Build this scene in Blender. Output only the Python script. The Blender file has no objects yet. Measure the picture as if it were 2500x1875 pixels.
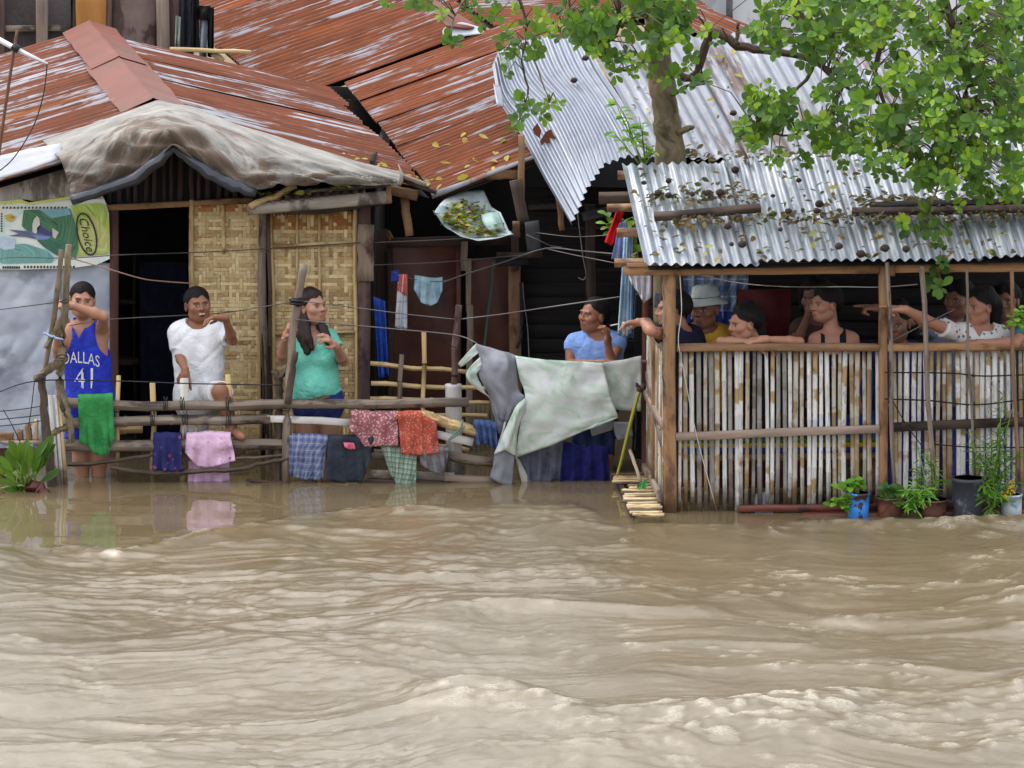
import bpy, bmesh, math, random
import numpy as np
from mathutils import Vector, Matrix
from mathutils.bvhtree import BVHTree
random.seed(7); RNG = np.random.default_rng(7)
SC = bpy.context.scene
COL = SC.collection
R = math.radians

# ------------------------------------------------------------------ camera
CAM = np.array([0.0, -24.0, 4.45]); PITCH = R(8.67); FPX = 140 / 36 * 2500
cam = bpy.data.cameras.new('Camera'); cam.lens = 140; cam.sensor_width = 36
cam.clip_start = 0.1; cam.clip_end = 3000
co = bpy.data.objects.new('Camera', cam); COL.objects.link(co)
co.location = CAM; co.rotation_euler = (R(90) - PITCH, 0, 0); SC.camera = co
# ------------------------------------------------------------------ sky, sun (overcast)
SUN_EL, SUN_AZ = R(58), R(-62)
w = bpy.data.worlds.new('World'); SC.world = w; w.use_nodes = True
nt = w.node_tree; bg = nt.nodes['Background']
sky = nt.nodes.new('ShaderNodeTexSky'); sky.sky_type = 'NISHITA'; sky.sun_disc = False
sky.sun_elevation = SUN_EL; sky.sun_rotation = SUN_AZ
sky.air_density = 1.0; sky.dust_density = 6.0; sky.ozone_density = 1.0
hs = nt.nodes.new('ShaderNodeHueSaturation'); hs.inputs['Saturation'].default_value = 0.62; hs.inputs['Value'].default_value = 3.0
ga = nt.nodes.new('ShaderNodeGamma'); ga.inputs[1].default_value = 0.3      # cloud cover evens the sky out
nt.links.new(sky.outputs[0], ga.inputs[0]); nt.links.new(ga.outputs[0], hs.inputs['Color']); nt.links.new(hs.outputs[0], bg.inputs[0])
bg.inputs[1].default_value = 0.15
sl = bpy.data.lights.new('Sun', 'SUN'); sl.energy = 0.6; sl.angle = R(40); sl.color = (1, .97, .92)
so = bpy.data.objects.new('Sun', sl); COL.objects.link(so)
sd = Vector((math.sin(SUN_AZ) * math.cos(SUN_EL), math.cos(SUN_AZ) * math.cos(SUN_EL), math.sin(SUN_EL)))
so.rotation_euler = sd.to_track_quat('Z', 'Y').to_euler(); so.location = (0, -6, 12)
SC.view_settings.view_transform = 'Standard'; SC.view_settings.look = 'None'
SC.view_settings.gamma = 1; SC.view_settings.use_curve_mapping = False
SC.view_settings.exposure = 1.58
SC.render.engine = 'CYCLES'
SC.cycles.use_denoising = True
SC.cycles.max_bounces = 6; SC.cycles.diffuse_bounces = 3; SC.cycles.glossy_bounces = 3
SC.cycles.transmission_bounces = 2; SC.cycles.caustics_reflective = False; SC.cycles.caustics_refractive = False

# ------------------------------------------------------------------ measuring helpers
# world: X right, Y away from the camera, Z up, flood water at z = 0, porch front at Y = 0
def A(px, py, Y):
    u = (px - 1250) / FPX; v = -(py - 937.5) / FPX
    r = np.array([u, math.cos(PITCH) + v * math.sin(PITCH), -math.sin(PITCH) + v * math.cos(PITCH)])
    return CAM + r * ((Y - CAM[1]) / r[1])
def W(px, py, z=0.0):
    u = (px - 1250) / FPX; v = -(py - 937.5) / FPX
    r = np.array([u, math.cos(PITCH) + v * math.sin(PITCH), -math.sin(PITCH) + v * math.cos(PITCH)])
    return CAM + r * ((z - CAM[2]) / r[2])
def MP(Y): return (Y + 24.5) / FPX          # metres per photo pixel at depth Y
def nrm(v):
    v = np.asarray(v, float); return v / (np.linalg.norm(v) + 1e-12)
def rnd(a, b): return random.uniform(a, b)

# ------------------------------------------------------------------ objects
LOC = {}
def props(o, label=None, cat=None, group=None, kind=None):
    if label: o['label'] = label
    if cat: o['category'] = cat
    if group: o['group'] = group
    if kind: o['kind'] = kind
    return o
def T(name, label=None, cat=None, loc=(0, 0, 0), group=None, parent=None, kind=None):
    o = bpy.data.objects.new(name, None); COL.objects.link(o); o.empty_display_size = .1
    loc = Vector([float(c) for c in loc])
    if parent is not None:
        o.parent = parent; o.matrix_parent_inverse = Matrix.Translation(-LOC[parent.name])
        loc = Vector((0, 0, 0))
    o.location = loc; LOC[o.name] = loc if parent is None else Vector((0, 0, 0))
    return props(o, label, cat, group, kind)
def mk(name, geo, mat, parent=None, label=None, cat=None, group=None, kind=None, smooth=True, cols=None):
    V, F, UV = geo
    V = np.asarray(V, float)
    off = np.zeros(3)
    if parent is None:
        off = np.array([(V[:, 0].min() + V[:, 0].max()) / 2, (V[:, 1].min() + V[:, 1].max()) / 2, V[:, 2].min()])
    me = bpy.data.meshes.new(name)
    me.from_pydata((V - off).tolist(), [], F if isinstance(F, list) else F.tolist())
    if UV is not None:
        UV = np.asarray(UV, np.float32)
        li = np.empty(len(me.loops), np.int32); me.loops.foreach_get('vertex_index', li)
        me.uv_layers.new(name='UVMap').data.foreach_set('uv', UV[li].ravel())
    if cols is not None:
        a = me.color_attributes.new('Col', 'FLOAT_COLOR', 'POINT')
        c = np.ones((len(V), 4), np.float32); c[:, :3] = cols; a.data.foreach_set('color', c.ravel())
    if smooth: me.polygons.foreach_set('use_smooth', np.ones(len(me.polygons), bool))
    if mat is not None:
        for m in (mat if isinstance(mat, (list, tuple)) else [mat]): me.materials.append(m)
    o = bpy.data.objects.new(name, me); COL.objects.link(o)
    o.location = off; LOC[o.name] = Vector(off)
    if parent is not None:
        o.parent = parent; o.matrix_parent_inverse = Matrix.Translation(-LOC[parent.name]); LOC[o.name] = Vector((0, 0, 0))
    return props(o, label, cat, group, kind)
def inst(name, me, mtx, parent=None, **k):
    o = bpy.data.objects.new(name, me); COL.objects.link(o)
    if parent is not None:
        o.parent = parent; o.matrix_parent_inverse = Matrix.Translation(-LOC[parent.name])
    o.matrix_basis = mtx
    return props(o, **k)

# ------------------------------------------------------------------ shapes: each returns (verts, faces, uvs)
def join(*gs):
    V, F, U, n = [], [], [], 0
    for g in gs:
        v, f, u = g; v = np.asarray(v, float)
        V.append(v); U.append(np.zeros((len(v), 2)) if u is None else np.asarray(u, float))
        F += [[i + n for i in q] for q in f]; n += len(v)
    return np.concatenate(V), F, np.concatenate(U)
def grid(P, closed=False, UV=None):
    P = np.asarray(P, float); m, n = P.shape[:2]
    if UV is None:
        du = np.zeros((m, n)); dv = np.zeros((m, n))
        du[:, 1:] = np.cumsum(np.linalg.norm(P[:, 1:] - P[:, :-1], axis=2), axis=1)
        dv[1:] = np.cumsum(np.linalg.norm(P[1:] - P[:-1], axis=2), axis=0)
        UV = np.stack([du, dv], 2)
    i = np.arange(m - 1)[:, None] * n + np.arange(n - 1)[None]
    F = np.stack([i, i + 1, i + n + 1, i + n], 2).reshape(-1, 4)
    return P.reshape(-1, 3), F.tolist(), UV.reshape(-1, 2)
def slabify(P, t):
    """closed thin sheet from a grid of points"""
    P = np.asarray(P, float); du = np.gradient(P, axis=1); dv = np.gradient(P, axis=0)
    N = np.cross(du, dv); N /= np.linalg.norm(N, axis=2, keepdims=True) + 1e-9
    a = grid(P); b = grid(P - N * t); m, n = P.shape[:2]; k = m * n
    F = a[1] + [[q + k for q in reversed(f)] for f in b[1]]
    edge = [j for j in range(n)] + [i * n + n - 1 for i in range(1, m)] + [(m - 1) * n + j for j in range(n - 2, -1, -1)] + [i * n for i in range(m - 2, 0, -1)]
    for q in range(len(edge)):
        e0, e1 = edge[q], edge[(q + 1) % len(edge)]; F.append([e1, e0, e0 + k, e1 + k])
    return np.concatenate([a[0], b[0]]), F, np.concatenate([a[2], b[2]])
def tube(pts, rad, n=10, prof=None, up=(0, 0, 1), caps=True):
    """swept profile; prof = list of (a, b) in units of radius"""
    pts = np.asarray(pts, float); m = len(pts); rad = np.broadcast_to(np.asarray(rad, float), (m,))
    if prof is None: prof = [(math.cos(2 * math.pi * k / n), math.sin(2 * math.pi * k / n)) for k in range(n)]
    prof = list(prof) + [prof[0]]; n = len(prof)
    V, U = [], []; L = 0; per = [0]
    for k in range(1, n): per.append(per[-1] + math.dist(prof[k], prof[k - 1]))
    ref = np.asarray(up, float)
    for i in range(m):
        t = nrm(pts[min(i + 1, m - 1)] - pts[max(i - 1, 0)])
        b = np.cross(t, ref)
        if np.linalg.norm(b) < .05: b = np.cross(t, (1, 0, 0) if abs(t[0]) < .9 else (0, 1, 0))
        b = nrm(b); c = np.cross(b, t)
        if i: L += np.linalg.norm(pts[i] - pts[i - 1])
        for k, (p, q) in enumerate(prof):
            V.append(pts[i] + rad[i] * (p * b + q * c)); U.append((per[k] * rad[i], L))
    F = [[i * n + k, i * n + k + 1, (i + 1) * n + k + 1, (i + 1) * n + k] for i in range(m - 1) for k in range(n - 1)]
    if caps:
        F.append([k for k in range(n - 1)][::-1]); F.append([(m - 1) * n + k for k in range(n - 1)])
    return np.array(V), F, np.array(U)
def beam(p0, p1, w, h, up=(0, 0, 1), j=.0, ns=5, ch=.12):
    """sawn timber: chamfered w x h section from p0 to p1, slightly uneven"""
    c = ch * min(w, h); a, b = w / 2, h / 2
    pr = [(a - c, -b), (a, -b + c), (a, b - c), (a - c, b), (-a + c, b), (-a, b - c), (-a, -b + c), (-a + c, -b)]
    p0, p1 = np.asarray(p0, float), np.asarray(p1, float)
    pts = [p0 + (p1 - p0) * i / ns + (RNG.normal(0, j, 3) if 0 < i < ns else 0) for i in range(ns + 1)]
    g = tube(pts, [1 * (1 + rnd(-1, 1) * .03) for _ in pts], prof=pr, up=up)
    return g
def bamboo(p0, p1, r, seg=.28, n=10, bend=0.0, taper=.9, hollow=True):
    p0, p1 = np.asarray(p0, float), np.asarray(p1, float); L = np.linalg.norm(p1 - p0)
    ts, rs = [0.0], [r]; s = rnd(.3, .9) * seg
    while s < L - .01:
        for d, k in ((-.012, 1.0), (-.004, 1.1), (.004, 1.09), (.014, .98)):
            if 0 < s + d < L: ts.append((s + d) / L); rs.append(r * k)
        s += seg * rnd(.85, 1.15)
    ts.append(1.0); rs.append(r)
    o = np.argsort(ts); ts = np.array(ts)[o]; rs = np.array(rs)[o] * (1 - (1 - taper) * ts)
    bv = np.array([0, 0, 1.0]) if abs(nrm(p1 - p0)[2]) < .8 else np.array([1.0, 0, 0])
    pts = p0 + (p1 - p0) * ts[:, None] + bv * (bend * np.sin(math.pi * ts) + .006 * np.sin(ts * 9 + rnd(0, 6)))[:, None]
    return tube(pts, rs, n)
def limb(pts, rads, n=9, jit=.0, sub=4):
    """crooked branch through points (Catmull-Rom)"""
    P = [np.asarray(p, float) for p in pts]; P = [2 * P[0] - P[1]] + P + [2 * P[-1] - P[-2]]
    out, rr = [], []
    for i in range(1, len(P) - 2):
        for s in range(sub):
            t = s / sub
            out.append(.5 * ((2 * P[i]) + (P[i + 1] - P[i - 1]) * t + (2 * P[i - 1] - 5 * P[i] + 4 * P[i + 1] - P[i + 2]) * t * t + (-P[i - 1] + 3 * P[i] - 3 * P[i + 1] + P[i + 2]) * t ** 3) + RNG.normal(0, jit, 3))
            rr.append((rads[i - 1] * (1 - t) + rads[i] * t) * (1 + rnd(-1, 1) * (.08 if jit else 0)))
    out.append(P[-2]); rr.append(rads[-1])
    return tube(out, rr, n)
def box(x0, x1, y0, y1, z0, z1):
    return beam(((x0 + x1) / 2, (y0 + y1) / 2, z0), ((x0 + x1) / 2, (y0 + y1) / 2, z1), x1 - x0, y1 - y0, up=(0, 1, 0), ns=1, ch=.04)
def ppoly(poly, n):
    """n points evenly along a polyline"""
    P = np.asarray(poly, float); d = np.r_[0, np.cumsum(np.linalg.norm(np.diff(P, axis=0), axis=1))]
    s = np.linspace(0, d[-1], n)
    return np.stack([np.interp(s, d, P[:, k]) for k in range(P.shape[1])], 1)
def vnoise(x, y, seed=0, z=0.0):
    """smooth value noise, arrays"""
    r = np.random.default_rng(seed).uniform(-1, 1, (257, 257))
    xi = np.floor(x).astype(int); yi = np.floor(y).astype(int); fx = x - xi; fy = y - yi
    fx = fx * fx * fx * (fx * (fx * 6 - 15) + 10); fy = fy * fy * fy * (fy * (fy * 6 - 15) + 10)
    g = lambda a, b: r[a % 257, b % 257]
    return (g(xi, yi) * (1 - fx) + g(xi + 1, yi) * fx) * (1 - fy) + (g(xi, yi + 1) * (1 - fx) + g(xi + 1, yi + 1) * fx) * fy
def loft(top, bot, Y, nu, nv, fold=.012, nf=4.0, seed=0, t=0.0, crump=.004, ybot=None, back=0.0):
    """cloth between a top and a bottom outline given in photo pixels; folds grow downwards.
    back > 0: the cloth also hangs that far down behind the rail"""
    a = ppoly(top, nu); b = ppoly(bot, nu); yb = Y if ybot is None else ybot
    P = np.zeros((nv, nu, 3)); u = np.linspace(0, 1, nu)
    rs = np.random.default_rng(seed); ph = rs.uniform(0, 6.28, 3)
    for i in range(nv):
        v = i / (nv - 1)
        for j in range(nu):
            q = a[j] * (1 - v) + b[j] * v
            f = fold * (.25 + .75 * v) * (math.sin(nf * 6.28 * u[j] + ph[0] + .8 * v) + .5 * math.sin(nf * 2.3 * 6.28 * u[j] + ph[1] - 1.2 * v))
            P[i, j] = A(q[0], q[1], Y * (1 - v) + yb * v + f)
    uu, vv = np.meshgrid(np.linspace(0, nu * .16, nu), np.linspace(0, nv * .16, nv))
    P[:, :, 1] += crump * vnoise(uu, vv, seed + 3) * 2; P[:, :, 2] += crump * vnoise(uu + 40, vv, seed + 4) * .6
    if back > 0:
        B = np.stack([P[0] + np.array([0, .05, -.0]), P[0] + np.array([0, .065, -back])]); B = B[::-1]
        mid = P[0] + np.array([0, .022, .022])
        P = np.concatenate([B, mid[None], P])
    return slabify(P, t) if t else grid(P)
# ------------------------------------------------------------------ materials
class G:
    """small wrapper for a Principled material's node tree"""
    def __init__(s, name, rough=.7, spec=.3, metal=0.0):
        s.m = bpy.data.materials.new(name); s.m.use_nodes = True; s.t = s.m.node_tree
        s.b = s.t.nodes['Principled BSDF']; s.out = s.t.nodes['Material Output']
        s.b.inputs['Roughness'].default_value = rough; s.b.inputs['Specular IOR Level'].default_value = spec
        s.b.inputs['Metallic'].default_value = metal
    def n(s, ty, **k):
        x = s.t.nodes.new(ty)
        for a, v in k.items(): setattr(x, a, v)
        return x
    def link(s, v, sock):
        if isinstance(v, bpy.types.NodeSocket): s.t.links.new(v, sock)
        elif isinstance(v, (tuple, list)) and len(v) == 3 and sock.type == 'RGBA': sock.default_value = (*v, 1)
        else: sock.default_value = v
    def set(s, name, v): s.link(v, s.b.inputs[name])
    def uv(s, sx=1, sy=1, rnd=True, obj=False):
        tc = s.n('ShaderNodeTexCoord'); mp = s.n('ShaderNodeMapping'); mp.inputs['Scale'].default_value = (sx, sy, sx if obj else 1)
        s.t.links.new(tc.outputs['Object' if obj else 'UV'], mp.inputs[0])
        if rnd:
            oi = s.n('ShaderNodeObjectInfo'); mu = s.n('ShaderNodeVectorMath', operation='SCALE'); mu.inputs[0].default_value = (37, 91, 13)
            s.t.links.new(oi.outputs['Random'], mu.inputs['Scale']); s.t.links.new(mu.outputs[0], mp.inputs['Location'])
        return mp.outputs[0]
    def noise(s, vec, scale=1, detail=4, rough=.6, dist=0):
        x = s.n('ShaderNodeTexNoise'); s.t.links.new(vec, x.inputs['Vector'])
        x.inputs['Scale'].default_value = scale; x.inputs['Detail'].default_value = detail
        x.inputs['Roughness'].default_value = rough; x.inputs['Distortion'].default_value = dist
        return x.outputs['Fac']
    def vor(s, vec, scale=1, feat='F1', out='Distance'):
        x = s.n('ShaderNodeTexVoronoi', feature=feat); s.t.links.new(vec, x.inputs['Vector']); x.inputs['Scale'].default_value = scale
        return x.outputs[out]
    def ramp(s, fac, *st):
        x = s.n('ShaderNodeValToRGB'); e = x.color_ramp.elements
        while len(e) < len(st): e.new(.5)
        for q, (p, c) in zip(e, st): q.position = p; q.color = (*c, 1) if not isinstance(c, (int, float)) else (c, c, c, 1)
        s.link(fac, x.inputs[0]); return x.outputs[0]
    def step(s, fac, a, b):
        x = s.n('ShaderNodeMapRange', interpolation_type='SMOOTHSTEP'); s.link(fac, x.inputs[0])
        x.inputs[1].default_value = a; x.inputs[2].default_value = b; return x.outputs[0]
    def mix(s, fac, a, b, mode='MIX'):
        x = s.n('ShaderNodeMix', data_type='RGBA', blend_type=mode)
        s.link(fac, x.inputs[0]); s.link(a, x.inputs[6]); s.link(b, x.inputs[7]); return x.outputs[2]
    def math(s, op, a, b=0.0, c=0.0):
        x = s.n('ShaderNodeMath', operation=op); s.link(a, x.inputs[0]); s.link(b, x.inputs[1]); s.link(c, x.inputs[2]); return x.outputs[0]
    def sep(s, vec):
        x = s.n('ShaderNodeSeparateXYZ'); s.t.links.new(vec, x.inputs[0]); return x.outputs
    def rand(s): return s.n('ShaderNodeObjectInfo').outputs['Random']
    def attr(s, name='Col'): return s.n('ShaderNodeAttribute', attribute_name=name).outputs
    def bump(s, h, st=.3, d=.01):
        x = s.n('ShaderNodeBump'); x.inputs['Strength'].default_value = st; x.inputs['Distance'].default_value = d
        s.link(h, x.inputs['Height']); s.t.links.new(x.outputs[0], s.b.inputs['Normal'])
    def mud(s, c):
        """soaked, silt-stained band left by the flood just above the water"""
        z = s.sep(s.n('ShaderNodeNewGeometry').outputs['Position'])[2]; tc = s.n('ShaderNodeNewGeometry').outputs['Position']; n = s.noise(tc, 14, 4, .7)
        m = s.math('SUBTRACT', 1.0, s.step(s.math('SUBTRACT', z, s.math('MULTIPLY', n, .26)), -.10, .05)); return s.mix(s.math('MULTIPLY', m, .8), c, C(74, 58, 42))
    def tint(s, c, amt=.2):
        """object-to-object brightness change"""
        r = s.rand(); v = s.math('MULTIPLY_ADD', r, 2 * amt, 1 - amt)
        h = s.n('ShaderNodeHueSaturation'); s.link(c, h.inputs['Color']); s.t.links.new(v, h.inputs['Value']); return h.outputs[0]

def gm(name, a, b, su=30, sv=3, stain=None, sth=(.52, .62), ssc=(4, 2), rough=.75, spec=.25, metal=0, bump=.3, bd=.004, amt=.18, obj=False, detail=4, wet=False):
    """two-tone grained surface with optional stains; grain runs along the length"""
    g = G(name, rough, spec, metal)
    v = g.uv(su, sv, obj=obj); f = g.noise(v, 1, detail, .6)
    c = g.ramp(f, (.3, a), (.7, b))
    if stain:
        f2 = g.noise(g.uv(*ssc, obj=obj), 1, 5, .65); c = g.mix(g.step(f2, *sth), c, stain)
    c = g.tint(c, amt)
    if wet: c = g.mud(c)
    g.set('Base Color', c)
    if bump: g.bump(f, bump, bd)
    return g.m
def cloth(name, a, b=None, sc=60, rough=.9, bump=.25):
    b = b or tuple(x * .75 for x in a)
    g = G(name, rough, .15); v = g.uv(9, 9, obj=True); f = g.noise(v, 1, 5, .65)
    c = g.ramp(f, (.35, b), (.65, a)); st = g.noise(g.uv(4, 5, obj=True), 1, 5, .7); c = g.mix(g.math('MULTIPLY', g.step(st, .54, .7), .35), c, tuple(q * .55 for q in b))
    g.set('Base Color', c)
    w = g.noise(g.uv(13, 9, obj=True), 1, 3, .5, 1.4); w2 = g.noise(g.uv(34, 26, obj=True), 1, 3, .5, .8); g.bump(g.math('ADD', w, g.math('MULTIPLY', w2, .35)), .55, .022)
    return g.m
def plaid(name, base, line, line2, k=22.0, wl=.22):
    g = G(name, .9, .15); u = g.uv(1, 1, rnd=False); x, y, _ = g.sep(u)
    fx = g.math('FRACT', g.math('MULTIPLY', x, k)); fy = g.math('FRACT', g.math('MULTIPLY', y, k))
    bx = g.math('LESS_THAN', fx, wl); by = g.math('LESS_THAN', fy, wl)
    gx = g.math('LESS_THAN', g.math('ABSOLUTE', g.math('SUBTRACT', fx, .62)), .05); gy = g.math('LESS_THAN', g.math('ABSOLUTE', g.math('SUBTRACT', fy, .62)), .05)
    c = g.mix(g.math('MULTIPLY', bx, .6), base, line); c = g.mix(g.math('MULTIPLY', by, .6), c, line)
    c = g.mix(g.math('MULTIPLY', g.math('MAXIMUM', gx, gy), .7), c, line2)
    f = g.noise(g.uv(14, 11, obj=True), 1, 4, .5, 1.2); c = g.mix(.25, c, g.ramp(f, (.3, tuple(q * .5 for q in base)), (.7, base)))
    g.set('Base Color', c); g.bump(f, .5, .02); return g.m
def floral(name, base, spot, k=70, th=.35, spot2=None, obj=False):
    g = G(name, .9, .15); u = g.uv(1, 1, obj=obj)
    d = g.vor(u, k); c = g.mix(g.step(d, th, th + .12), spot, base)
    if spot2:
        d2 = g.vor(g.uv(1.3, 1.3), k * .7); c = g.mix(g.step(d2, .18, .26), spot2, c)
    f = g.noise(g.uv(14, 14, obj=True), 1, 3, .5, 1.2); c = g.mix(.2, c, g.ramp(f, (.3, tuple(q * .5 for q in base)), (.7, base)))
    g.set('Base Color', c); g.bump(f, .5, .02); return g.m
def corrugated(name, paint, paint2, bare, amount=.5, rust=None, rth=(.55, .66), rough=.55, metal=0.0, streak=(13, .55), rmul=(2.2, .35)):
    """sheet metal, v runs down the slope: worn streaks of bare metal along the ribs, rust patches"""
    g = G(name, rough if metal else .8, .35 if metal else .12, metal)
    n1 = g.noise(g.uv(streak[0] * 1.7, streak[1] * 1.5), 1, 6, .72); n2 = g.noise(g.uv(streak[0] * 5, streak[1] * 4), 1, 4, .7)
    n3 = g.noise(g.uv(3.0, 1.6), 1, 4, .65)
    c = g.ramp(n2, (.3, paint2), (.62, paint))
    n4 = g.noise(g.uv(6, 5), 1, 4, .6); c = g.mix(g.math('MULTIPLY', g.step(n4, .45, .8), .5), c, tuple(q * .55 for q in paint2))
    s = g.math('ADD', g.math('MULTIPLY', n1, .55), g.math('ADD', g.math('MULTIPLY', n2, .22), g.math('MULTIPLY', n3, .43)))
    m = g.step(s, amount + .03, amount + .07)
    n5 = g.noise(g.uv(9, 3), 1, 3); bc = g.ramp(n5, (.3, tuple(q * .72 for q in bare)), (.7, bare))
    c = g.mix(m, c, bc)
    if rust:
        r1 = g.noise(g.uv(*rmul), 1, 6, .7); c = g.mix(g.step(r1, *rth), c, g.ramp(n2, (.3, tuple(q * .5 for q in rust)), (.7, rust)))
    c = g.tint(c, .1); g.set('Base Color', c)
    g.set('Roughness', g.math('MULTIPLY_ADD', n2, .3, (rough if metal else .8) - .15)); g.bump(s, .25, .004)
    return g.m
def C(r, g, b, k=1.0):
    f = lambda v: ((v / 255 + .055) / 1.055) ** 2.4 if v > 10 else v / 255 / 12.92
    return (f(r) * k, f(g) * k, f(b) * k)
WOOD = gm('weathered_wood', C(110, 96, 88), C(150, 132, 118), 26, 2.5, stain=C(70, 58, 52), rough=.8)
WOODB = gm('brown_wood', C(104, 78, 58), C(146, 114, 86), 26, 2.5, stain=C(82, 60, 46), rough=.75)
WOODO = gm('orange_timber', C(118, 88, 62), C(160, 124, 90), 24, 2, stain=C(92, 68, 50), sth=(.48, .64), ssc=(7, 3), rough=.75, bump=.5, wet=True)
WOODD = gm('dark_wood', C(52, 42, 38), C(84, 68, 60), 26, 2.5, stain=C(36, 30, 28), rough=.8)
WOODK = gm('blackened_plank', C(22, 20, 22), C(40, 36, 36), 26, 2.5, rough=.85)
WOODP = gm('purple_brown_wood', C(74, 56, 54), C(104, 82, 78), 30, 2.5, stain=C(54, 42, 42), rough=.8)
WOODR = gm('wet_red_board', C(74, 36, 30), C(104, 54, 42), 26, 3, stain=C(52, 30, 28), rough=.45, spec=.4)
PLY = gm('brown_plywood', C(86, 50, 42), C(104, 64, 54), 3, 6, stain=C(62, 36, 32), sth=(.5, .7), ssc=(2.5, 2.5), rough=.5, spec=.35, bump=.1)
PLY2 = gm('grey_brown_plywood', C(92, 76, 72), C(122, 104, 98), 6, 3, stain=C(70, 54, 50), rough=.7, bump=.1)
BAMG = gm('grey_bamboo', C(92, 80, 74), C(140, 126, 112), 22, 2.2, stain=C(62, 54, 52), rough=.6, amt=.12, wet=True)
BAMY = gm('pale_bamboo', C(172, 142, 96), C(206, 182, 136), 24, 2.2, stain=C(132, 104, 72), sth=(.56, .66), rough=.5, amt=.12, wet=True)
BAMW = gm('whitewashed_bamboo', C(176, 172, 166), C(216, 214, 208), 20, 2.2, stain=C(126, 116, 104), sth=(.56, .62), rough=.55, amt=.1)
PVC = gm('grey_white_pipe', C(176, 172, 170), C(204, 202, 200), 9, 2.5, stain=C(120, 112, 104), sth=(.55, .68), rough=.45, amt=.08, wet=True)
BARK = gm('grey_brown_bark', C(92, 82, 66), C(138, 124, 102), 16, 7, stain=C(70, 64, 50), sth=(.5, .66), ssc=(5, 5), rough=.85, bump=.8, bd=.012)
BARKD = gm('dark_branch_bark', C(58, 48, 42), C(96, 82, 72), 18, 6, rough=.85, bump=.7, bd=.01)
WIRE = gm('dull_wire', C(74, 70, 72), C(112, 106, 106), 5, 5, rough=.5, bump=0)
WIREB = gm('black_cable', C(26, 26, 30), C(44, 44, 48), 5, 5, rough=.5, bump=0)
DARK = gm('dark_wall_and_shade', C(26, 24, 26), C(40, 36, 36), 8, 3, rough=.9, bump=.1)  # near-black for dark walls, soil and the painted shade behind roof gaps
RUSTP = corrugated('red_oxide_roof', C(112, 64, 45), C(80, 46, 34), C(156, 158, 166), .60, rust=C(150, 86, 42), rth=(.58, .70))
RUST2 = corrugated('worn_red_roof', C(112, 66, 48), C(82, 48, 37), C(158, 160, 168), .58, rust=C(148, 86, 44), rth=(.58, .70))
RUSTC = corrugated('orange_red_roof', C(122, 70, 46), C(86, 48, 33), C(148, 150, 158), .61, streak=(18, .7), rust=C(150, 78, 44), rth=(.6, .74))
RCAP = gm('red_ridge_cap', C(98, 50, 37), C(116, 62, 47), 4, 4, stain=C(84, 62, 54), sth=(.5, .7), ssc=(3, 3), rough=.55, bump=.15, amt=.03)
GALV = corrugated('dull_galvanised', C(138, 145, 158), C(116, 123, 137), C(158, 163, 174), .62, rust=C(130, 92, 72), rth=(.74, .8), rough=.42, metal=.4, rmul=(1.2, .9))
GALVR = corrugated('galvanised_rust_streaks', C(126, 131, 142), C(104, 108, 118), C(148, 151, 162), .62, rust=C(86, 66, 58), rth=(.52, .61), rough=.45, metal=.35, rmul=(4.2, .45))
GALVS = corrugated('shiny_galvanised', C(156, 163, 174), C(122, 129, 140), C(188, 192, 200), .585, rust=C(110, 104, 100), rth=(.56, .68), rough=.38, metal=.4)
def canvas_mat():
    g = G('stained_canvas', .75, .25); n = g.noise(g.uv(2.6, 4.4, False), 1, 6, .65); c = g.ramp(n, (.3, C(104, 100, 95)), (.7, C(160, 158, 153)))
    v = g.sep(g.uv(1, 1, False))[1]; n2 = g.noise(g.uv(2.4, 5, False), 1, 6, .7, .6); m = g.step(g.math('ADD', n2, g.math('MULTIPLY_ADD', v, .25, -.12)), .47, .62); c = g.mix(g.math('MULTIPLY', m, .85), c, g.ramp(n, (.3, C(66, 50, 40)), (.7, C(104, 84, 68))))
    n3 = g.noise(g.uv(22, 30, False), 1, 5, .7); c = g.mix(g.math('MULTIPLY', g.step(n3, .6, .7), .4), c, C(70, 62, 56)); g.set('Base Color', c); g.bump(g.math('ADD', n2, g.math('MULTIPLY', n3, .2)), .5, .03); return g.m
TARPC = canvas_mat()
TARPK = gm('black_plastic_roll', C(34, 36, 42), C(62, 66, 76), 7, 5, rough=.38, spec=.45, bump=.5, bd=.012)
SACKM = gm('weathered_sack', C(150, 150, 148), C(196, 196, 194), 40, 2, stain=C(112, 108, 102), ssc=(5, 2), rough=.8, bump=.2)
TIN = gm('grey_blue_sheet', C(150, 158, 174), C(192, 199, 212), 2.2, 3, stain=C(132, 138, 154), sth=(.5, .66), ssc=(1.8, 2.5), rough=.3, spec=.5, bump=.35, bd=.03, detail=6, amt=.03, wet=True)

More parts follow.
